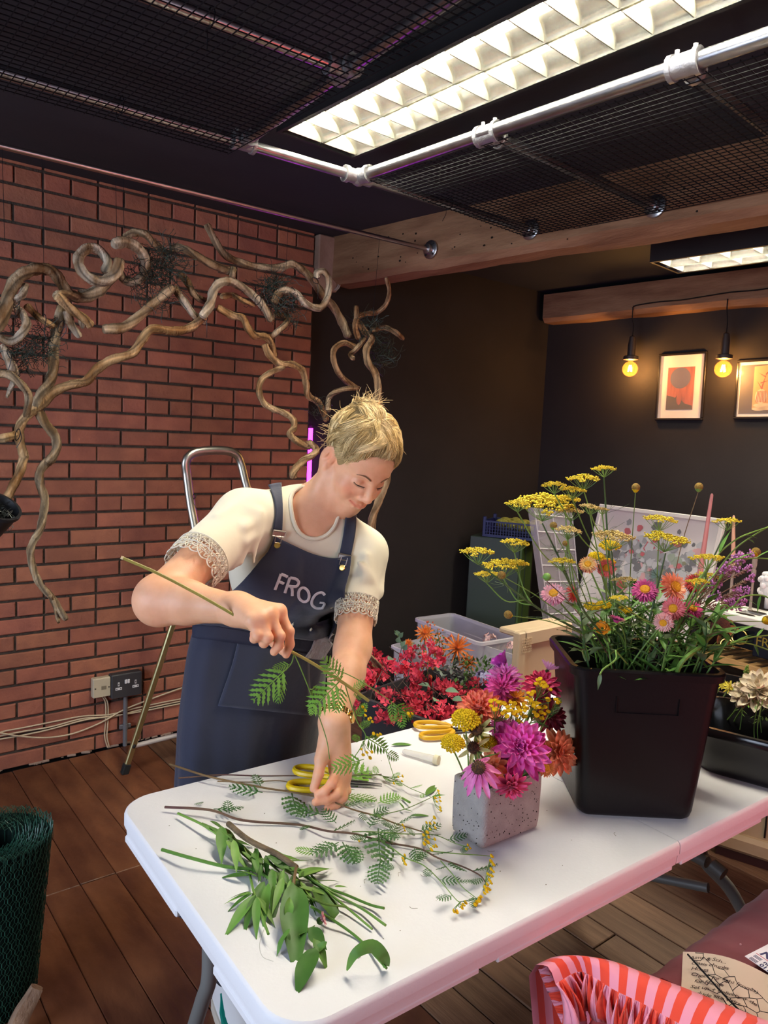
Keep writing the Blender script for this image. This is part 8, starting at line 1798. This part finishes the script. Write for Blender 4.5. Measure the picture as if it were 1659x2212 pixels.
for i in range(90):
    u1 = nrm(uT + V(hr.uniform(-.3, .3), 0, hr.uniform(-.1, .3))); u0 = nrm(bunL + V(hr.uniform(-.45, .35), hr.uniform(-.1, .1), hr.uniform(-.3, .3))); strand([u1, nrm(u1 * .5 + u0 * .5 + V(hr.uniform(-.15, .15), .1, 0)), u0], [1.05, 1.10 + hr.uniform(0, .05), 1.08], .00075, hr.choice(tones))
for i in range(80):                                     # long pieces sweeping over her right temple to the ear
    u0 = nrm(uT + V(hr.uniform(-.10, .35), hr.uniform(-.1, 0), hr.uniform(.1, .55))); t_ = hr.random()
    u1 = nrm(V(-.72, .40 - .12 * t_, .62)); u2 = nrm(V(-.98, .10 - .42 * t_, .34 - .20 * hr.random())); c = hr.choice([(1.4, 1.38, 1.4), (1.15, 1.1, 1.0), (.8, .72, .6)])
    strand([u0, nrm(u0 * .5 + u1 * .5 + V(0, .10, .16)), u1, u2], [1.05, 1.09 + hr.uniform(0, .05), 1.05 + hr.uniform(0, .05), .99 + hr.uniform(0, .06)], .0007, c)
bc = np.array(hpt(bunL, .98))
for i in range(60):                                      # the loosely wound knot itself
    a0 = hr.uniform(0, 2 * PI); r0 = hr.uniform(.006, .030); up_ = HR @ nrm(V(0, .8, -.6)); f3 = frame(up_, HR[:, 0]); P0 = []
    for q in range(6): a = a0 + q * .5; P0.append(bc + (f3[:, 0] * math.cos(a) + f3[:, 1] * math.sin(a)) * r0 * (1 + .1 * q * hr.uniform(-.5, 1)) + up_ * (.010 - .25 * r0 + hr.uniform(-.003, .010)))
    for q in range(6): m.tube(smooth_path([p + V(hr.gauss(0, .0022), hr.gauss(0, .0022), hr.gauss(0, .0022)) for p in P0], 3), .0008, 3, caps=False, col=tuple(np.array(hr.choice(tones)) * hr.uniform(.8, 1.1)))
for i in range(60):                                      # spiky ends around the bun
    u0 = nrm(bunL + V(hr.uniform(-.3, .3), hr.uniform(-.2, .2), hr.uniform(-.3, .3))); d = nrm(V(hr.uniform(-1, 1), hr.uniform(.3, 1.2), hr.uniform(-.9, .5))); a0 = hpt(u0, 1.03); dw = HR @ d; l = hr.uniform(.015, .055); P = smooth_path([a0, a0 + dw * l * .5 + V(0, 0, hr.uniform(-.004, .012)), a0 + dw * l + V(hr.uniform(-.012, .012), hr.uniform(-.01, .01), hr.uniform(-.012, .012))], 3)
    m.tube(P, np.linspace(.0008, .0003, len(P)), 3, caps=False, col=(1.3, 1.28, 1.2))
for i in range(60):                                      # stray wisps at the nape, ear and outline
    u0 = nrm(V(hr.choice([-1, 1]) * hr.uniform(.4, 1), hr.uniform(-.45, .6), hr.uniform(-1, .3))); a0 = hpt(u0, 1.0); dw = HR @ nrm(u0 + V(hr.uniform(-.7, .7), hr.uniform(-1, .4), hr.uniform(-.7, .7))); l = hr.uniform(.012, .04); m.tube(smooth_path([a0, a0 + dw * l * .5, a0 + dw * l + V(hr.uniform(-.012, .012), 0, hr.uniform(-.012, .01))], 3), [.0005] * 6 + [.0002], 3, caps=False, col=(1.1, 1.0, .85))
m.build('strands', M_hair, hair, 'all', True)['kind'] = 'stuff'

# ------------------------------------------------------------------ her clothes
M_shirt = mat('cream_jersey', (.76, .69, .53), .85, col2=(.73, .66, .50), scale=5, bump=.10, bscale=18, sheen=.15); M_lace = mat('cream_lace', (.74, .67, .53), .85, bump=.3, bscale=300)
Fs = Field((.55, 1.40, .92), (1.36, 1.90, 1.47), .0042); torso(Fs, .010)
Fs.cap(Rs, Rs * .42 + Re * .58, .064, .063, .04); Fs.cap(Ls, Ls * .42 + Le * .58, .058, .052, .04)
rn = np.random.RandomState(3)
for S_, E_, r in ((Rs, Re, .062), (Ls, Le, .054)):       # drape folds
    ax = nrm(E_ - S_); f_ = frame(ax)
    for k in range(5):
        a = rn.uniform(0, 2 * PI); o_ = (f_[:, 0] * math.cos(a) + f_[:, 1] * math.sin(a)) * r; p0 = S_ + o_ * .95 + ax * rn.uniform(-.02, .05); Fs.cap(p0, p0 + ax * .09 + np.cross(ax, o_) * .25, .004, .007, .02)
for k in range(9):
    p0 = chest + trt * rn.uniform(-.13, .13) + tfw * rn.uniform(.08, .11) + tup * rn.uniform(-.1, .08); Fs.cap(p0, p0 - tup * .09 + trt * rn.uniform(-.04, .04), .003, .006, .02)
for p0, p1 in ((ap(540, 1105, 1.56), ap(520, 1215, 1.54)), (ap(560, 1110, 1.55), ap(548, 1215, 1.54)), (ap(790, 1200, 1.46), ap(800, 1270, 1.45)), (ap(775, 1215, 1.45), ap(800, 1250, 1.44))): Fs.cap(p0, p1, .006, .004, .02)
for S_, E_ in ((Rs, Re), (Ls, Le)): 
    ax = nrm(E_ - S_); p = S_ * .45 + E_ * .55; sl, P3 = Fs.sub(p - .1, p + .1)
    v = ((P3[0] - p[0]) * ax[0] + (P3[1] - p[1]) * ax[1] + (P3[2] - p[2]) * ax[2]).astype(np.float32); Fs.D[sl] = np.maximum(Fs.D[sl], v)
nk_c = nbase + tfw * .030
nA, nB = nk_c - tup * .004 + tfw * .026, nk_c + tup * .25 + tfw * .05; D0 = Fs.D.copy(); Fs.cap(nA, nB, .062, .092, .004, -1)
Fs.plane(waist - V(0, 0, .03), (0, 0, -1), .01)
sv, sq = Fs.mesh(); me = bpy.data.meshes.new('shirt'); me.from_pydata(sv.tolist(), [], sq.tolist()); me.materials.append(M_shirt); me.polygons.foreach_set('use_smooth', [True] * len(me.polygons)); me.update(); shirt = link('top', me, woman); sm = shirt.modifiers.new('smooth', 'SMOOTH'); sm.factor = .5; sm.iterations = 4
sb = bvh(sv, sq)
def cast(px, py, tree, off=.004, back=1.62):
    d = nrm(ray(px, py)); hit = tree.ray_cast(Vector(CAMP), Vector(d))
    if hit[0] is None: return at_y(px, py, back), -d
    n_ = np.array(hit[1]); n_ = n_ if n_ @ d < 0 else -n_
    return np.array(hit[0]) + n_ * off, n_
# collar rib where the neck opening meets the jersey
m = MB(); P = []; ax_n = nrm(nB - nA); fn = frame(ax_n, trt)
for k in range(64):
    e = fn[:, 0] * math.cos(2 * PI * k / 64) + fn[:, 1] * math.sin(2 * PI * k / 64)
    for h in np.linspace(.16, -.061, 140):
        r_ = .062 + .030 * max(0, h) / .25 if h >= 0 else math.sqrt(max(0, .062 ** 2 - h * h)); p = nA + ax_n * h + e * r_; i_ = np.round((p - Fs.lo) / Fs.h).astype(int)
        if np.all(i_ >= 0) and np.all(i_ < Fs.n) and D0[tuple(i_)] < .001: P.append(p); break
P = np.array(P)
for _ in range(3): P = (np.roll(P, 1, 0) + P * 2 + np.roll(P, -1, 0)) / 4
m.tube(P, .0052, 8, closed=True); m.build('collar', M_shirt, woman)
# lace cuffs
def lace(S_, E_, r0, r1, L_, name_off=0.0):
    ax = nrm(E_ - S_); f_ = frame(ax); c0 = S_ * .45 + E_ * .55 - ax * .006; m = MB(); nR = 5; seg = 84
    for k in range(26):                                  # flower motifs made of looped cord
        a0 = 2 * PI * k / 13 + (PI / 13 if k >= 13 else 0); tt_ = .28 if k < 13 else .74
        for pz in range(6):
            b = pz * PI / 3; P = []
            for q in np.linspace(0, 2 * PI, 8, endpoint=False):
                u = .0095 * math.cos(b) + .0062 * math.cos(q) * math.cos(b) - .0030 * math.sin(q) * math.sin(b); v_ = .0095 * math.sin(b) + .0062 * math.cos(q) * math.sin(b) + .0030 * math.sin(q) * math.cos(b)
                rr = r0 + (r1 - r0) * tt_; a = a0 + u / rr; P.append(c0 + ax * (L_ * tt_ + v_) + (f_[:, 0] * math.cos(a) + f_[:, 1] * math.sin(a)) * (rr + .0015))
            m.tube(P, .0012, 4, closed=True)
    for tt_, wv, n_ in ((0, 0, 40), (.5, .004, 26), (1.0, .0065, 16)):
        P = []
        for q in np.linspace(0, 2 * PI, 96, endpoint=False): rr = r0 + (r1 - r0) * tt_; P.append(c0 + ax * (L_ * tt_ + wv * abs(math.sin(q * n_ / 2))) + (f_[:, 0] * math.cos(q) + f_[:, 1] * math.sin(q)) * (rr + .001))
        m.tube(P, .0017, 4, closed=True)
    for k in range(78):
        a = 2 * PI * k / 78; a2 = a + (.12 if k % 2 else -.12); rr = r0 * .5 + r1 * .5; m.tube([c0 + (f_[:, 0] * math.cos(a) + f_[:, 1] * math.sin(a)) * r0, c0 + ax * L_ + (f_[:, 0] * math.cos(a2) + f_[:, 1] * math.sin(a2)) * r1], .0009, 3, caps=False)
    m.build('lace_cuff', M_lace, woman)
lace(Rs, Re, .0645, .0600, .050); lace(Ls, Le, .0530, .0510, .048)
# apron skirt as a folded tube
M_apron = mat('navy_canvas', (.020, .023, .046), .85, col2=(.025, .029, .055), scale=4, bump=.55, bscale=9, sheen=.35); M_apst = mat('navy_stitching', (.05, .06, .13), .8)
M_app = mat('dark_navy_canvas', (.016, .018, .038), .85, col2=(.020, .023, .046), scale=6, bump=.2, bscale=30)
rows_px = [(1325, 440, 722), (1345, 424, 716), (1400, 408, 706), (1480, 396, 701), (1560, 386, 697), (1640, 381, 692), (1700, 377, 690), (1800, 372, 692), (1930, 366, 694)]
G = []; toC = nrm(V(-.6, -.8, 0))
dep = [.115, .125, .125, .130, .132, .132, .132, .132, .132]
for j, (py, l, r) in enumerate(rows_px):
    A, B = ap(l, py, 1.70), ap(r, py, 1.70); c = (A + B) / 2; w_ = (B - A) / 2; row = []
    for k in range(96):
        a = 2 * PI * k / 96; fo = .35 + .65 * j / 8; rip = 1 + fo * (.046 * math.sin(5 * a + .5 + .30 * j) + .030 * math.sin(9 * a + 1.0 - .35 * j) + .018 * math.sin(17 * a + .2 * j))
        row.append(c + w_ * math.cos(a) * (1 + (rip - 1) * .35) + toC * math.sin(a) * dep[j] * rip + V(0, 0, -.010 * math.sin(a)))
    G.append(row)
G = np.array(G); G2 = []
for k in range(96): G2.append(smooth_path(G[:, k], 4))
G = np.transpose(np.array(G2), (1, 0, 2)); m = MB(); m.grid(G, closed=True); apron = m.build('apron', M_apron, woman, 1.5)
kv = np.concatenate(m.v); kt = BVHTree.FromPolygons(kv.tolist(), [list(f) for f in m.f])
both = BVHTree.FromPolygons(np.r_[sv, kv].tolist(), [list(map(int, f)) for f in sq] + [[i + len(sv) for i in f] for f in m.f])
def patch(name, left, right, tree, off, mt, parent, nu=24, nvv=20, th=.0022, edge=None, bulge=None):
    Lp_, Rp2 = smooth_path(left, 8), smooth_path(right, 8); m = MB(); G = []
    for t_ in np.linspace(0, 1, nvv):
        a = Lp_[min(len(Lp_) - 1, int(t_ * (len(Lp_) - 1)))]; b = Rp2[min(len(Rp2) - 1, int(t_ * (len(Rp2) - 1)))]; row = []
        for s_ in np.linspace(0, 1, nu):
            q = a * (1 - s_) + b * s_; row.append(cast(q[0], q[1] + (edge(s_) * (1 - t_) if edge else 0), tree, off + (bulge(s_, t_) if bulge else 0))[0])
        G.append(row)
    G = np.array(G)
    for _ in range(3):
        Hh_ = G.copy(); Hh_[1:-1, 1:-1] = (G[1:-1, 1:-1] * 2 + G[:-2, 1:-1] + G[2:, 1:-1] + G[1:-1, :-2] + G[1:-1, 2:]) / 6; G = Hh_
    m.grid(G); o = m.build(name, mt, parent, 1.4); md = o.modifiers.new('thick', 'SOLIDIFY'); md.thickness = th; md.offset = -1; return o, G
bib, GB_ = patch('bib', [(588, 1153), (573, 1198), (542, 1240), (500, 1282), (455, 1322), (424, 1352)], [(761, 1206), (757, 1250), (745, 1300), (732, 1340), (716, 1372), (706, 1386)], both, .011, M_apron, apron, 40, 34, .0025, edge=lambda s_: 24 * math.sin(PI * s_) * (.5 + .5 * s_) - 6 * s_ , bulge=lambda s_, t_: .012 * max(0, math.sin(PI * s_)) * math.exp(-((t_ - .86) / .10) ** 2))
bt = BVHTree.FromPolygons(GB_.reshape(-1, 3).tolist(), [(i * 40 + j, i * 40 + j + 1, (i + 1) * 40 + j + 1, (i + 1) * 40 + j) for i in range(33) for j in range(39)])
patch('waistband', [(424, 1350), (422, 1378)], [(708, 1384), (706, 1412)], both, .009, M_app, apron, 40, 5, .002)
patch('pocket', [(512, 1386), (498, 1440), (470, 1522)], [(662, 1412), (664, 1470), (668, 1545)], kt, .006, M_apron, apron, 24, 18, .003)
for L2, R2 in (([(514, 1388), (500, 1440), (472, 1520)], [(518, 1388), (504, 1440), (476, 1521)]), ([(470, 1518), (470, 1523)], [(668, 1540), (668, 1545)]), ([(640, 1406), (642, 1470), (640, 1540)], [(643, 1406), (645, 1470), (643, 1540)]), ([(512, 1390), (513, 1398)], [(655, 1410), (656, 1419)])): patch('pocket_seam', L2, R2, kt, .0072, M_apst, apron, 18, 10, .001)
patch('shoulder_strap', [(579, 1047), (590, 1080), (593, 1110), (586, 1148)], [(607, 1042), (609, 1080), (609, 1110), (608, 1148)], sb, .004, M_apron, apron, 8, 16, .002)
patch('shoulder_strap', [(745, 1112), (740, 1155), (732, 1202)], [(768, 1110), (766, 1155), (758, 1204)], sb, .004, M_apron, apron, 8, 16, .002)
M_brass = mat('brass_button', (.62, .42, .12), .3, 1.0); M_bkl = mat('antique_buckle', (.42, .36, .32), .35, 1.0)
for (bx, by, kx, ky) in ((597, 1173, 598, 1149), (744, 1228, 746, 1204)):
    p, n_ = cast(bx, by, both, .0145); F = frame(n_); m = MB(); m.lathe([(.0075, 0), (.0080, .0012), (.0065, .0028), (.0001, .0032)], 18, p, F); m.build('button', M_brass, apron)
    p, n_ = cast(kx, ky, both, .0125); F = frame(n_, trt); m = MB(); P = [p + F[:, 0] * a + F[:, 1] * b for a, b in ((-.016, -.007), (.016, -.007), (.016, .007), (-.016, .007))]; m.tube(P, .0022, 6, closed=True); m.box(p, (.030, .009, .0016), F); q, _ = cast(bx, by - 6, both, .0150); m.tube([p - F[:, 0] * .008, q - F[:, 0] * .008, q - F[:, 1] * .0 + F[:, 0] * .008, p + F[:, 0] * .008], .0016, 6); m.build('buckle', M_bkl, apron)
c2 = lambda x, y: (290 + x / 2.9625, 1020 + y / 2.9625)
M_emb = mat('white_embroidery', (.66, .62, .66), .8, bump=.4, bscale=600)
letters = {'F': [[(937, 648), (918, 700), (900, 748)], [(937, 650), (958, 657), (982, 668)], [(920, 696), (940, 702), (956, 710)]],
           'R': [[(996, 670), (980, 720), (965, 768)], [(996, 672), (1030, 680), (1048, 702), (1032, 728), (986, 724)], [(1004, 728), (1010, 758), (1008, 786)]],
           'O': [[(1083 + 36 * math.cos(a) + 6 * math.sin(a), 779 + 44 * math.sin(a)) for a in np.linspace(0, 2 * PI, 17)]], 'G': [[(1218, 782), (1198, 766), (1164, 776), (1140, 808), (1138, 840), (1164, 862), (1198, 864)], [(1184, 828), (1216, 834), (1200, 868)]]}
for ch, strokes in letters.items():
    m = MB()
    for s_ in strokes:
        P = np.array([cast(*c2(*q), bt, .0040)[0] for q in smooth_path(s_, 4)]); nz = cast(*c2(*s_[0]), bt, 0)[1]; G = []
        for i, p in enumerate(P):
            d = nrm(P[min(i + 1, len(P) - 1)] - P[max(0, i - 1)]); sd = nrm(np.cross(d, nz)) * .0036; G.append([p - sd, p - sd * .6 + nz * .0010, p + nz * .0012, p + sd * .6 + nz * .0010, p + sd])
        m.grid(np.array(G))
    m.build('letter', M_emb, apron, 'all')
# clear bag tucked in the waist, watch
M_bag = mat('clear_film', (.80, .78, .82), .12, alpha=.32, spec=.8, bump=.6, bscale=45)
patch('plastic_bag', [(668, 1380), (660, 1400), (648, 1418)], [(716, 1366), (706, 1392), (686, 1424)], both, .016, M_bag, woman, 10, 10, .0006)
m = MB(); wax = nrm(Lw_j - Le); wc = Lw_j - wax * .016; f_ = frame(wax); 
for k in range(30):
    a = 2 * PI * k / 30; rd_ = f_[:, 0] * math.cos(a) + f_[:, 1] * math.sin(a); tn = -f_[:, 0] * math.sin(a) + f_[:, 1] * math.cos(a); R3 = np.array([tn, wax, rd_]).T
    for q in (-1, 0, 1): m.box(wc + rd_ * .0352 + wax * q * .0056, (.0060, .0052, .0030), R3, ch=.0008)
M_wgold = mat('gold_watch', (.75, .50, .16), .22, 1.0); w_ = m.build('watch', M_wgold, woman, .5); w_['kind'] = 'stuff'
rd_ = nrm(camR * .9 + nrm(CAMP - wc) * .15); rd_ = nrm(rd_ - wax * (rd_ @ wax)); m = MB(); F = frame(rd_, wax); m.lathe([(.0135, 0), (.0145, .002), (.0140, .0065), (.0120, .0075)], 24, wc + rd_ * .034, F); m.lathe([(.0118, .0072), (.0117, .0076)], 24, wc + rd_ * .034, F); m.build('watch_case', M_wgold, w_)
# trousers and trainers under the table
M_trous = mat('dark_trousers', (.02, .02, .025), .8); M_trn = mat('white_trainer', (.74, .73, .72), .5); M_sole = mat('trainer_sole', (.66, .60, .50), .6); M_teal = mat('teal_panel', (.0, .20, .15), .5); M_mag = mat('crimson_piping', (.30, .01, .06), .5); M_ylw = mat('yellow_panel', (.70, .42, .01), .5)
for k, (fx, fy) in enumerate(((.865, 1.60), (1.04, 1.70))):
    hipx = pelv + trt * (.08 if k else -.08) - V(0, 0, .12); m = MB(); P = smooth_path([hipx, V((hipx[0] + fx) / 2, (hipx[1] + fy) / 2 - .02, .42), V(fx, fy + .03, .10)], 6); m.tube(P, np.linspace(.078, .045, len(P)), 16); m.build('trouser_leg', M_trous, woman)
    fd = nrm(V(-.10, -1, 0)); fs_ = V(-fd[1], fd[0], 0); fs_ = -fs_; o_ = V(fx, fy + .075, 0); G = []; GS = []
    for t_ in np.linspace(0, 1, 15):
        w2 = .030 + .016 * math.sin(PI * min(1, t_ * .9 + .12)) + (.004 if .55 < t_ < .9 else 0); w2 *= 1 if t_ < .93 else .72; hh = .098 - .030 * min(1, t_ / .45) - .028 * max(0, (t_ - .45) / .55); hh *= 1 if t_ < .95 else .8
        ring = [o_ + fd * (.275 * t_) + fs_ * (w2 * math.cos(a) * (1 - .28 * max(0, math.sin(a)))) + V(0, 0, .028 + (hh - .028) * max(0, math.sin(a)) + min(0, math.sin(a)) * .010) for a in np.linspace(-PI, PI, 18, endpoint=False)]
        G.append(ring); GS.append([o_ + fd * (.005 + .272 * t_) + fs_ * s_ * (w2 + .004) + V(0, 0, z_) for s_, z_ in ((-1, 0), (-1, .03), (1, .03), (1, 0))])
    m = MB(); m.grid(np.array(G), closed=True); m.add(G[0], [tuple(range(18))[::-1]]); m.add(G[-1], [tuple(range(18))]); sh_ = m.build('shoe', M_trn, woman)
    m = MB(); m.grid(np.array(GS), closed=True); m.add(GS[0], [(3, 2, 1, 0)]); m.add(GS[-1], [(0, 1, 2, 3)]); m.build('sole', M_sole, sh_, .6)
    def band(pts, r, mt, nm):
        P = []
        for t_, a in pts:
            i = min(13, int(t_ * 14)); f = t_ * 14 - i; g = np.array(G[i]) * (1 - f) + np.array(G[i + 1]) * f; q = (a + PI) / (2 * PI) * 18; j = int(q) % 18; ff = q - int(q); P.append(g[j] * (1 - ff) + g[(j + 1) % 18] * ff)
        m = MB(); m.tube(smooth_path(P, 4), r, 6, flat=.5); m.build(nm, mt, sh_)
    for sd in (0, 1):
        sg = (lambda a: a) if sd else (lambda a: PI - a)
        band([(.15, sg(.7)), (.35, sg(.35)), (.55, sg(.28)), (.68, sg(.5)), (.60, sg(.75))], [.003, .004, .006, .009, .009, .010, .010, .011, .011, .010, .010, .009, .008, .006, .005, .004, .003][:17], M_teal, 'side_flash')
        band([(.78, sg(.35)), (.70, sg(.9)), (.62, sg(1.15))], .004, M_mag, 'piping')
    band([(.86, .6), (.90, 1.0), (.90, 2.1), (.86, 2.5)], .006, M_ylw, 'toe_panel')
